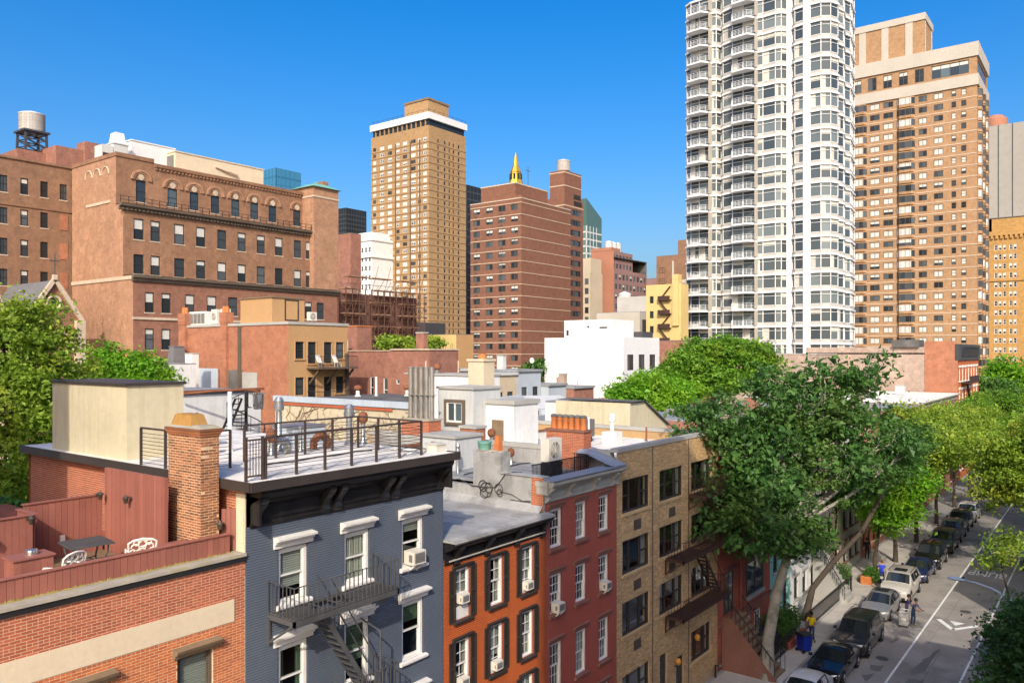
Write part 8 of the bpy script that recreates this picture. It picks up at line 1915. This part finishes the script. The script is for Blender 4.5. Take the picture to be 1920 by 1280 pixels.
def car(label, x, y, kind, col, flip=False, rails=False, sunroof=False, cat='car'):
    """front bumper at x, pointing along -X (or +X when flipped); y is the middle of the car"""
    P = dict(sedan=(4.65, 1.82, 1.44, .86, .93), suv=(4.6, 1.9, 1.72, 1.02, 1.1), van=(4.95, 1.95, 1.75, 1.0, 1.08), hatch=(4.3, 1.78, 1.5, .9, .98), jeep=(4.75, 1.95, 1.8, 1.1, 1.18))[kind]
    L, Wd, H_, hood, belt = P
    t = thing('parked_car', label, cat, (x, y, 0), math.pi if flip else 0, 'cars parked along the street')
    W0 = WM[t.name]
    # stations from the nose: x, half-width factor, sill, belt z, top z, roof half-width factor
    if kind == 'sedan': S_ = [(0, .80, .28, .58, .62, .72), (.08, .9, .22, .66, .70, .8), (.5, .98, .2, hood - .06, hood - .02, .84), (1.3, 1, .2, belt - .03, hood + .06, .86), (2.05, 1, .2, belt, H_ - .04, .7), (2.5, 1, .2, belt, H_, .71), (3.15, 1, .2, belt + .01, H_ - .03, .69), (3.95, .99, .2, belt + .02, belt + .09, .78), (4.5, .94, .22, belt, belt + .04, .78), (L, .86, .3, .8, .84, .7)]
    elif kind == 'hatch': S_ = [(0, .8, .28, .6, .64, .72), (.08, .9, .22, .7, .74, .8), (.5, .98, .2, hood - .07, hood - .02, .84), (1.05, 1, .2, belt - .02, hood + .08, .86), (1.85, 1, .2, belt, H_ - .04, .72), (2.4, 1, .2, belt, H_, .73), (3.3, 1, .2, belt + .03, H_ - .05, .71), (4.0, .97, .22, belt + .05, belt + .12, .8), (4.2, .93, .25, .9, .95, .78), (L, .88, .32, .7, .75, .7)]
    else: S_ = [(0, .84, .34, .72, .78, .76), (.08, .92, .28, .84, .9, .82), (.5, .99, .26, hood - .07, hood, .86), (1.2, 1, .26, belt - .03, hood + .07, .88), (1.85 if kind != 'jeep' else 1.75, 1, .26, belt, H_ - .04, .78), (2.5, 1, .26, belt, H_, .79), (L - .9, 1, .26, belt + .02, H_ - .02, .78), (L - .35, .98, .26, belt + .03, H_ - .1, .74), (L - .08, .95, .28, belt, belt + .08, .82), (L, .9, .36, .8, .86, .78)]
    hw = Wd / 2
    def sec(s):
        X_, wf, sl, bz, tz, rw = s
        w_ = hw * wf
        return [(X_, w_ * .93, sl), (X_, w_, sl + .16), (X_, w_ * 1.0, (sl + bz) / 2 + .1), (X_, w_ * .965, bz), (X_, w_ * rw, tz - .05), (X_, w_ * rw * .6, tz - .008), (X_, 0, tz)]
    secs = [sec(s) for s in S_]
    mb = MB(); n = 13
    rings = []
    for s in secs:
        ring = s + [(p[0], -p[1], p[2]) for p in s[-2::-1]]
        rings.append(len(mb.v)); mb.v += ring
    for i in range(len(secs) - 1):
        for k in range(12): mb.f.append((rings[i] + k, rings[i] + k + 1, rings[i + 1] + k + 1, rings[i + 1] + k)); mb.m.append(0)
        mb.f.append((rings[i] + 12, rings[i], rings[i + 1], rings[i + 1] + 12)); mb.m.append(0)
    mb.f.append(tuple(rings[0] + k for k in range(13))); mb.m.append(0); mb.f.append(tuple(rings[-1] + k for k in range(13))[::-1]); mb.m.append(0)
    body = put('body', mb.mesh('body', [col], 38), t, mw=W0)
    def gpanel(nm, pts, mat='car_glass', off=.008):
        c = sum((Vector(p) for p in pts), Vector()) / len(pts); q = [c + (Vector(p) - c) * .93 for p in pts]
        nn = (Vector(pts[1]) - Vector(pts[0])).cross(Vector(pts[-1]) - Vector(pts[0])).normalized()
        ctr = Vector((L / 2, 0, .7))
        if nn.dot(c - ctr) < 0: nn = -nn
        m_ = MB(); m_.add([tuple(p + nn * off) for p in q], [tuple(range(len(q)))]); return put(nm, m_.mesh(nm, [mat], fix=False), t, mw=W0)
    # windscreen between stations 3 and 4 (top strip), rear window near the tail
    def strip_glass(nm, i, j):
        m_ = MB(); A, B_ = secs[i], secs[j]
        for s in (1, -1):
            for k in (4, 5):
                pa, pb, pc, pd = A[k], A[k + 1], B_[k + 1], B_[k]
                V_ = [Vector((p[0], p[1] * s * (.93 if k == 4 and q in (0, 3) else 1), p[2])) for q, p in enumerate((pa, pb, pc, pd))]
                if k == 4: pass
                lo = [V_[0].lerp(V_[3], .06), V_[1].lerp(V_[2], .06), V_[1].lerp(V_[2], .95), V_[0].lerp(V_[3], .95)]
                d_ = (V_[3] - V_[0]).cross(V_[1] - V_[0]).normalized(); d_ = d_ if d_.z > 0 else -d_
                m_.add([tuple(v_ + d_ * .012) for v_ in lo], [(0, 1, 2, 3)])
        return put(nm, m_.mesh(nm, ['car_glass'], fix=False), t, mw=W0)
    strip_glass('windscreen', 3, 4)
    strip_glass('rear_window', *((6, 7) if kind in ('sedan', 'hatch') else (7, 8)))
    cab = [(3, 4), (4, 5), (5, 6)] + ([(6, 7)] if kind != 'sedan' else [(6, 7)])
    for i, j in cab:
        for s in (1, -1):
            pts = [(p[0], p[1] * s, p[2]) for p in (secs[i][3], secs[j][3], secs[j][4], secs[i][4])]
            gpanel('side_window', pts)
    # wheels
    wr = .33 if kind in ('sedan', 'hatch') else .38
    tyre = cached(('tyre', wr), lambda: MB().lathe([(wr * .62, -.1), (wr * .9, -.11), (wr, -.08), (wr, .08), (wr * .9, .11), (wr * .62, .1)], 24, axis='y').mesh('tyre', ['rubber'], 40))
    def rimm():
        m_ = MB(); m_.lathe([(wr * .64, -.07), (wr * .64, .07)], 20, axis='y')
        for k in range(5): a_ = k * 1.2566; m_.bar((0, -.1, 0), (wr * .62 * math.cos(a_), -.095, wr * .62 * math.sin(a_)), .07, .04); m_.bar((0, .1, 0), (wr * .62 * math.cos(a_), .095, wr * .62 * math.sin(a_)), .07, .04)
        return m_.mesh('rim', ['galv'])
    rim = cached(('rim', wr), rimm)
    arch = cached(('arch', wr), lambda: MB().lathe([(wr * 1.17, -.03), (wr * 1.17, .03)], 24, axis='y').mesh('wheel_arch', ['plastic_black']))
    for xx in (.86, L - .92):
        for s in (1, -1):
            wv = put('wheel', tyre, t, mw=W0 @ Matrix.Translation((xx, s * (hw - .085), wr))); put('rim', rim, wv, mw=W0 @ Matrix.Translation((xx, s * (hw - .08), wr)))
            put('wheel_arch', arch, t, mw=W0 @ Matrix.Translation((xx, s * (hw - .022), wr + .03)))
    # face: lights, grille, bumper, plate
    z1 = S_[1][3]
    for s in (1, -1):
        m_ = MB(); m_.add([(.03, s * hw * .5, z1 - .16), (.06, s * hw * .84, z1 - .13), (.34, s * hw * .955, z1 - .02), (.12, s * hw * .8, z1 + .03), (.03, s * hw * .52, z1 - .02)], [(0, 1, 2, 3, 4)])
        m_.v = [(a_ - .03, b_ * 1.015, c_ + .012) for a_, b_, c_ in m_.v]; put('headlight', m_.mesh('headlight', ['lamp_clear'], fix=False), t, mw=W0)
        m_ = MB(); m_.box(1.45, 1.6, s * (hw + .02) - .09 + s * .09, s * (hw + .02) + .09 + s * .09, belt + .0, belt + .15); put('mirror', m_.mesh('mirror', [col]), t, mw=W0)
        m_ = MB(); m_.box(L - .03, L + .015, s * hw * .66 - .12, s * hw * .66 + .12, belt - .3, belt - .05); put('tail_light', m_.mesh('tail_light', ['orange_cone']), t, mw=W0)
        for xx in (2.35, 3.2): m_ = MB(); m_.box(xx, xx + .17, s * hw * .99 - .015, s * hw * .99 + .015, belt - .14, belt - .11); put('door_handle', m_.mesh('door_handle', ['chrome']), t, mw=W0)
    m_ = MB(); m_.box(-.02, .05, -hw * .46, hw * .46, z1 - .2, z1 - .03); 
    for k in range(3): m_.box(-.035, -.018, -hw * .45, hw * .45, z1 - .17 + k * .055, z1 - .155 + k * .055, 1)
    put('grille', m_.mesh('grille', ['plastic_black', 'chrome']), t, mw=W0)
    m_ = MB(); m_.box(-.03, .09, -hw * .76, hw * .76, S_[0][2] - .02, S_[0][2] + .13); put('lower_bumper', m_.mesh('lower_bumper', ['plastic_black']), t, mw=W0)
    m_ = MB(); m_.box(-.045, -.03, -.16, .16, S_[0][2] + .08, S_[0][2] + .2); put('number_plate', m_.mesh('number_plate', ['plate']), t, mw=W0)
    m_ = MB(); m_.box(.3, L - .3, -hw * .9, hw * .9, .16, S_[3][2] + .02); put('underbody', m_.mesh('underbody', ['plastic_black']), t, mw=W0)
    if rails:
        for s in (1, -1): m_ = MB(); m_.tube([(2.0, s * hw * .74, H_ - .02), (2.2, s * hw * .74, H_ + .05), (L - .9, s * hw * .74, H_ + .05), (L - .7, s * hw * .73, H_ - .03)], .022, 6); put('roof_rail', m_.mesh('roof_rail', ['plastic_black']), t, mw=W0)
    if sunroof: m_ = MB(); m_.add([(2.1, -.42, H_ - .01), (2.1, .42, H_ - .01), (2.85, .42, H_ + .012), (2.85, -.42, H_ + .012)], [(0, 1, 2, 3)]); put('sunroof', m_.mesh('sunroof', ['car_glass'], fix=False), t, mw=W0 @ Matrix.Translation((0, 0, .012)))
    return t
paint('car_white', (.62, .61, .6), .1); paint('car_black', (.012, .012, .014), .3, .2); paint('car_dark', (.045, .042, .042), .5); paint('car_silver', (.34, .34, .34), .6); paint('car_cream', (.55, .52, .47), .2); paint('car_blue', (.015, .03, .12), .4); paint('car_brown', (.09, .07, .06), .5); paint('car_grey', (.14, .14, .15), .5); paint('car_navy', (.03, .035, .045), .4)
car('white car at the bottom edge, only its roof in view', 38.2, 12.45, 'hatch', 'car_white')
car('glossy black saloon behind the white car at the bottom', 43.3, 12.5, 'sedan', 'car_black')
car('dark grey minivan parked behind the black saloon', 48.15, 12.45, 'van', 'car_dark', rails=True)
car('silver hatchback beside the pair of people in navy', 55.6, 12.75, 'hatch', 'car_silver', sunroof=True)
car('pale off-white SUV with a sunroof behind the silver hatchback', 60.6, 12.6, 'jeep', 'car_cream', rails=True, sunroof=True)
car('small blue car peeping out behind the off-white SUV', 66.6, 12.5, 'sedan', 'car_blue')
car('black SUV behind the blue car in the row', 71.4, 12.45, 'suv', 'car_black', rails=True)
car('brownish SUV parked behind the black SUV', 77.7, 12.5, 'suv', 'car_brown')
car('grey SUV between the brownish SUV and the dark navy SUV', 83.0, 12.6, 'suv', 'car_grey')
car('dark navy SUV in front of the last white car', 88.3, 12.7, 'suv', 'car_navy')
car('white car at the far end of the parked row', 93.4, 12.7, 'suv', 'car_white')
car('grey-white car half hidden by the corner tree on the near kerb', 50.4, 5.0, 'suv', 'car_grey', rails=True)
car('blue car cut by the right picture edge on the near kerb', 75.2, 5.3, 'hatch', 'car_blue')

# ================================================================== people
def person(label, x, y, z, rz, shirt, pants, hair, skin=(.22, .11, .07), scale=1.0, arms='down', lean=0.0, shoes=(.5, .45, .1), hat=None):
    for nm, col in (('skin', skin), ('shirt', shirt), ('pants', pants), ('shoes', shoes), ('hair', hair)):
        k = 'cloth_%s_%.3f_%.3f_%.3f' % (nm, *col)
        if k not in M: M[k] = pm(k, col, .8, .1, 6)
    K_ = ['cloth_%s_%.3f_%.3f_%.3f' % (nm, *col) for nm, col in (('skin', skin), ('shirt', shirt), ('pants', pants), ('shoes', shoes))]
    J = [((0, 0, .93), .15, .115)]   # pelvis
    E2 = []
    def add(p, r1, r2, par): J.append((p, r1, r2)); E2.append((par, len(J) - 1)); return len(J) - 1
    l = lean
    sp_ = add((-.05 * l, 0, 1.12), .135, .105, 0); chst = add((-.22 * l, 0, 1.33), .165, .12, sp_); nk = add((-.32 * l, 0, 1.47), .06, .06, chst); hd = add((-.36 * l, 0, 1.56), .085, .08, nk); h2 = add((-.38 * l, 0, 1.66), .1, .092, hd); add((-.39 * l, 0, 1.74), .07, .07, h2)
    hands = []
    for s in (1, -1):
        sh = add((-.24 * l, s * .19, 1.4), .065, .06, chst)
        if arms == 'down': el, wr_, hn = (-.2 * l + .02, s * .25, 1.12), (-.3 * l - .06, s * .25, .9), (-.3 * l - .1, s * .25, .83)
        else: el, wr_, hn = (-.3 * l - .12, s * .26, 1.15), (-.3 * l - .36, s * .17, 1.08), (-.3 * l - .43, s * .15, 1.08)
        e1 = add(el, .048, .046, sh); w1 = add(wr_, .034, .03, e1); h1 = add(hn, .036, .022, w1); hands.append((s, hn, wr_))
        d = (Vector(hn) - Vector(wr_)).normalized(); side = Vector((0, 1, 0))
        for k in range(4):
            b = Vector(hn) + side * (k - 1.5) * .02 + d * .02; f1 = add(tuple(b + d * .03), .01, .01, h1); add(tuple(b + d * (.055 + .008 * (1 if k in (1, 2) else 0)) + Vector((0, 0, -.012))), .008, .008, f1)
        th = add(tuple(Vector(wr_) + d * .03 + side * (-s) * .035), .011, .011, h1); add(tuple(Vector(wr_) + d * .065 + side * (-s) * .05), .009, .009, th)
        hp = add((0, s * .09, .88), .09, .09, 0); kn = add((-.03 + (.06 if s > 0 else -.02), s * .1, .5), .062, .06, hp); an = add((.03 + (.04 if s > 0 else -.04), s * .1, .1), .042, .04, kn); add((-.1 + (.02 if s > 0 else -.05), s * .11, .04), .04, .032, an)
    me = bpy.data.meshes.new('person'); me.from_pydata([j[0] for j in J], E2, [])
    o = bpy.data.objects.new('tmp_person', me); COL.objects.link(o)
    o.modifiers.new('s', 'SKIN'); sv = me.skin_vertices[0].data
    for i, j in enumerate(J): sv[i].radius = (j[1], j[2]); sv[i].use_root = (i == 0)
    ss = o.modifiers.new('u', 'SUBSURF'); ss.levels = 2; ss.render_levels = 2
    bpy.context.view_layer.update()
    m2 = bpy.data.meshes.new_from_object(o.evaluated_get(bpy.context.evaluated_depsgraph_get()))
    bpy.data.objects.remove(o)
    m2.name = 'person'; m2.materials.clear()
    for k in K_: m2.materials.append(M[k])
    for p in m2.polygons:
        c = p.center; r_ = math.hypot(c.x + .25 * l, c.y)
        if c.z < .1: mi = 3
        elif c.z < .96 and abs(c.y) < .21 and abs(c.x) < .22: mi = 2
        elif c.z > 1.45: mi = 0
        elif abs(c.y) > .21 and c.z < 1.25 or (arms != 'down' and c.x < -.3 * l - .14 and c.z < 1.22): mi = 0
        else: mi = 1
        p.material_index = mi
        p.use_smooth = True
    m2.transform(Matrix.Scale(scale, 4))
    t = put('person', m2, None, (x, y, z), rz); tag(t, label, 'person')
    W = WM[t.name] @ Matrix.Scale(scale, 4)
    mb = MB(); mb.lathe([(.02, .12), (.075, .1), (.108, .04), (.112, -.02), (.1, -.07), (.07, -.09)], 14, (-.38 * l + .018, 0, 1.7)); put('hair', mb.mesh('hair', ['cloth_hair_%.3f_%.3f_%.3f' % hair], True), t, mw=W)
    mb = MB(); cx_ = -.38 * l - .094
    mb.box(cx_ - .018, cx_ + .01, -.012, .012, 1.625, 1.66); put('nose', mb.mesh('nose', [K_[0]]), t, mw=W)
    for s in (1, -1):
        mb = MB(); mb.lathe([(.004, -.008), (.012, 0), (.004, .008)], 8, (cx_ + .004, s * .034, 1.675), axis='x'); put('eye', mb.mesh('eye', ['rubber']), t, mw=W)
        mb = MB(); mb.lathe([(.01, -.008), (.022, 0), (.01, .008)], 8, (-.38 * l, s * .098, 1.655), axis='y'); put('ear', mb.mesh('ear', [K_[0]]), t, mw=W)
    mb = MB(); mb.box(cx_ + .002, cx_ + .02, -.022, .022, 1.596, 1.604); put('mouth', mb.mesh('mouth', ['brown_stone']), t, mw=W)
    return t
person('person in a bright yellow shirt pushing a folding walker on the pavement', 49.2, 14.75, .15, 0, (.75, .6, .02), (.02, .03, .12), (.01, .008, .006), arms='fwd', lean=.3)
person('person in navy leaning beside the white wheeled cart, road side', 56.35, 10.55, 0, R(75), (.03, .045, .13), (.03, .05, .12), (.012, .01, .008), arms='fwd', lean=.5)
person('person in dark navy standing close behind the pair\'s other figure', 56.9, 11.05, 0, R(110), (.035, .03, .1), (.02, .025, .05), (.012, .01, .008), arms='fwd', lean=.4, shoes=(.02, .02, .02))
person('person in a royal blue top by the street tree planter', 64.5, 14.2, .15, R(200), (.02, .05, .5), (.02, .03, .2), (.16, .06, .02), skin=(.5, .28, .2))
person('person all in black standing by the far house front', 71.5, 16.9, .15, R(30), (.008, .008, .008), (.008, .008, .008), (.01, .01, .01), shoes=(.01, .01, .01))
t = thing('folding_walker', 'aluminium folding walker pushed by the person in yellow', 'walker', (48.6, 14.75, .15))
for s in (-.24, .24):
    mb = MB(); mb.tube([(48.35, 14.75 + s, .15), (48.7, 14.75 + s, 1.05), (48.85, 14.75 + s, 1.08)], .016, 6).tube([(49.0, 14.75 + s, .15), (48.72, 14.75 + s, 1.03)], .016, 6); mb.build('side_frame', ['chrome'], t)
    for xx in (48.35, 49.0): mb = MB(); mb.lathe([(.08, -.015), (.08, .015)], 12, (xx, 14.75 + s, .23), axis='y'); mb.build('wheel', ['rubber'], t)
mb = MB(); mb.box(48.5, 48.8, 14.53, 14.97, .55, .6).bar((48.6, 14.5, .8), (48.6, 15.0, .8), .02); mb.build('seat', ['plastic_black'], t)
t = thing('laundry_cart', 'white wire cart beside the two people in navy', 'cart', (55.9, 11.0, 0))
mb = MB()
for i in range(6): mb.box(55.55 + i * .12, 55.565 + i * .12, 10.75, 10.765, .15, 1.0).box(55.55 + i * .12, 55.565 + i * .12, 11.2, 11.215, .15, 1.0)
for z in (.15, .45, .72, 1.0): mb.box(55.53, 56.2, 10.74, 10.77, z, z + .03).box(55.53, 56.2, 11.19, 11.22, z, z + .03).box(55.53, 55.56, 10.77, 11.19, z, z + .03).box(56.17, 56.2, 10.77, 11.19, z, z + .03)
mb.build('wire_basket', ['white_trim'], t)
mb = MB(); mb.box(55.58, 56.15, 10.79, 11.17, .18, .85); mb.build('load', ['curtain'], t)
for xx in (55.6, 56.12):
    for yy in (10.78, 11.18): mb = MB(); mb.lathe([(.075, -.015), (.075, .015)], 12, (xx, yy, .075), axis='y'); mb.build('wheel', ['rubber'], t)

# ================================================================== roof clutter
def seams(parent, x0, x1, y0, y1, z, step, mat, along='y'):
    a = x0 if along == 'y' else y0
    while a < (x1 if along == 'y' else y1):
        mb = MB()
        mb.box(a, a + .05, y0, y1, z, z + .008) if along == 'y' else mb.box(x0, x1, a, a + .05, z, z + .008)
        mb.build('roof_seam', [mat], parent); a += step
seams(B, 12.6, 19.2, 16.9, 29.5, 14.3, .98, 'greywhite'); seams(C_, 20.2, 24.8, 17.3, 27.5, 11.42, 1.0, 'grey_roof'); seams(E_, 31, 41, 17.8, 32.6, 12.55, 1.5, 'grey_roof', 'x'); seams(D, 25.5, 30.2, 18, 29.8, 12.3, .95, 'dark_roof')
def dish(label, x, y, z, s=.4):
    t = thing('satellite_dish', label, 'satellite dish', (x, y, z), 0, 'satellite dishes on the roofs')
    mb = MB(); mb.tube([(x, y, z), (x, y, z + 1.0)], .03, 6); mb.build('mast', ['galv'], t)
    mb = MB(); mb.lathe([(.03, .08), (s * .6, .03), (s, -.1)], 14, (x - .1, y, z + 1.05), axis='x'); mb.build('reflector', ['white_trim'], t, smooth=40, fix=False)
    mb = MB(); mb.bar((x - .1, y, z + .75), (x - .55, y, z + 1.0), .025); mb.build('feed_arm', ['galv'], t)
dish('satellite dish on the pale blue-grey rear house roof', 74.2, 53.4, 15.5, .32); dish('satellite dish on the light blue rear house roof', 77.6, 52.3, 13.8, .32); dish('satellite dish on the small red rear house roof', 80.5, 51.4, 13.4, .32); dish('satellite dish on the white roof beyond the orange pots', 39.4, 25.4, 12.55, .26)
rc = random.Random(77)
for i, (x, y, z, lb) in enumerate(((68, 55, 15.25, 'grey chimney on the beige rear house'), (72, 56, 15.5, 'grey roof box on the pale blue-grey rear house'), (76.5, 56, 13.8, 'small brick chimney on the light blue rear house'), (81.5, 54, 13.4, 'brick chimney on the small red rear house'), (65, 58, 15.7, 'white chimney on the sandy rear house'), (61, 58, 17.9, 'brick stub chimney on the low brick house'), (48, 47, 14.0, 'brick stub chimney on the ivy house roof'), (54.5, 22, 12.7, 'brick chimney above the turquoise house'), (62.5, 23, 12.3, 'brick chimney above the cream row house'), (74.5, 22, 12.1, 'brick chimney above the half hidden red row house'), (100, 24, 12.1, 'brick chimney on the far white roof'), (112, 22, 12.1, 'grey hatch box on the far white roof'))):
    m_ = ('brick_pink', 'greywhite', 'brick_mid', 'brick_pale')[(0, 1, 2, 3, 1, 0, 2, 3, 0, 2, 3, 1)[i]]
    w_ = rc.uniform(.5, .9); block('roof_chimney', lb, 'chimney' if 'box' not in lb else 'roof box', x, x + w_, y, y + w_ * 1.5, z, z + rc.uniform(.9, 1.7), m_, cap='grey_stone', lip=.05)
for i, (x0, y0, x1, y1, z, lb) in enumerate(((25.6, 22, 30.2, 22, 12.32, 'grey conduit across the dark red house roof'), (31, 20.5, 36.5, 22.8, 12.57, 'thin conduit crossing the white roof behind the tan parapet'), (13.5, 19.0, 17.8, 19.3, 14.32, 'thin cable lying along the white roof inside the railing'))):
    mb = MB(); mb.tube([(x0 + (x1 - x0) * k / 8, y0 + (y1 - y0) * k / 8 + .12 * math.sin(k * 2.1), z + .03) for k in range(9)], .025, 5); tag(mb.build('roof_conduit', ['cable']), lb, 'conduit')

t = block('roof_bulkhead', 'low grey bulkhead with slanted hatch behind the silver-coated chimney', 'bulkhead', 26.4, 28.2, 23.2, 25.2, 12.3, 13.7, 'greywhite', cap='grey_stone'); mb = MB(); mb.box(0, .8, -.04, 0, .1, 1.2); mb.build('door', ['brown_trim'], t, (26.4, 24.6, 12.3), NX)
block('roof_chimney', 'short red brick chimney behind the low grey bulkhead', 'chimney', 28.8, 29.5, 24.0, 25.0, 12.3, 13.9, 'brick_mid', cap='grey_stone', lip=.05)
block('roof_parapet', 'weathered white parapet wall across the back of the dark red house roof', 'parapet', 25.3, 30.3, 26.6, 26.9, 12.3, 13.0, 'white_wall', cap='rust', lip=.04)
vent('thin galvanised pipe beside the low grey bulkhead', 25.9, 22.6, 12.3, .9, .06, 'mush'); vent('rusty stub vent near the dark red house\'s parapet', 29.4, 22.4, 12.3, .4, .08, 'turb'); vent('small turbine vent at the back of the silver roof', 23.4, 22.2, 11.42, .45, .09, 'turb'); vent('short pipe near the blue house side of the silver roof', 19.9, 22.8, 11.42, .6, .05, 'flat')
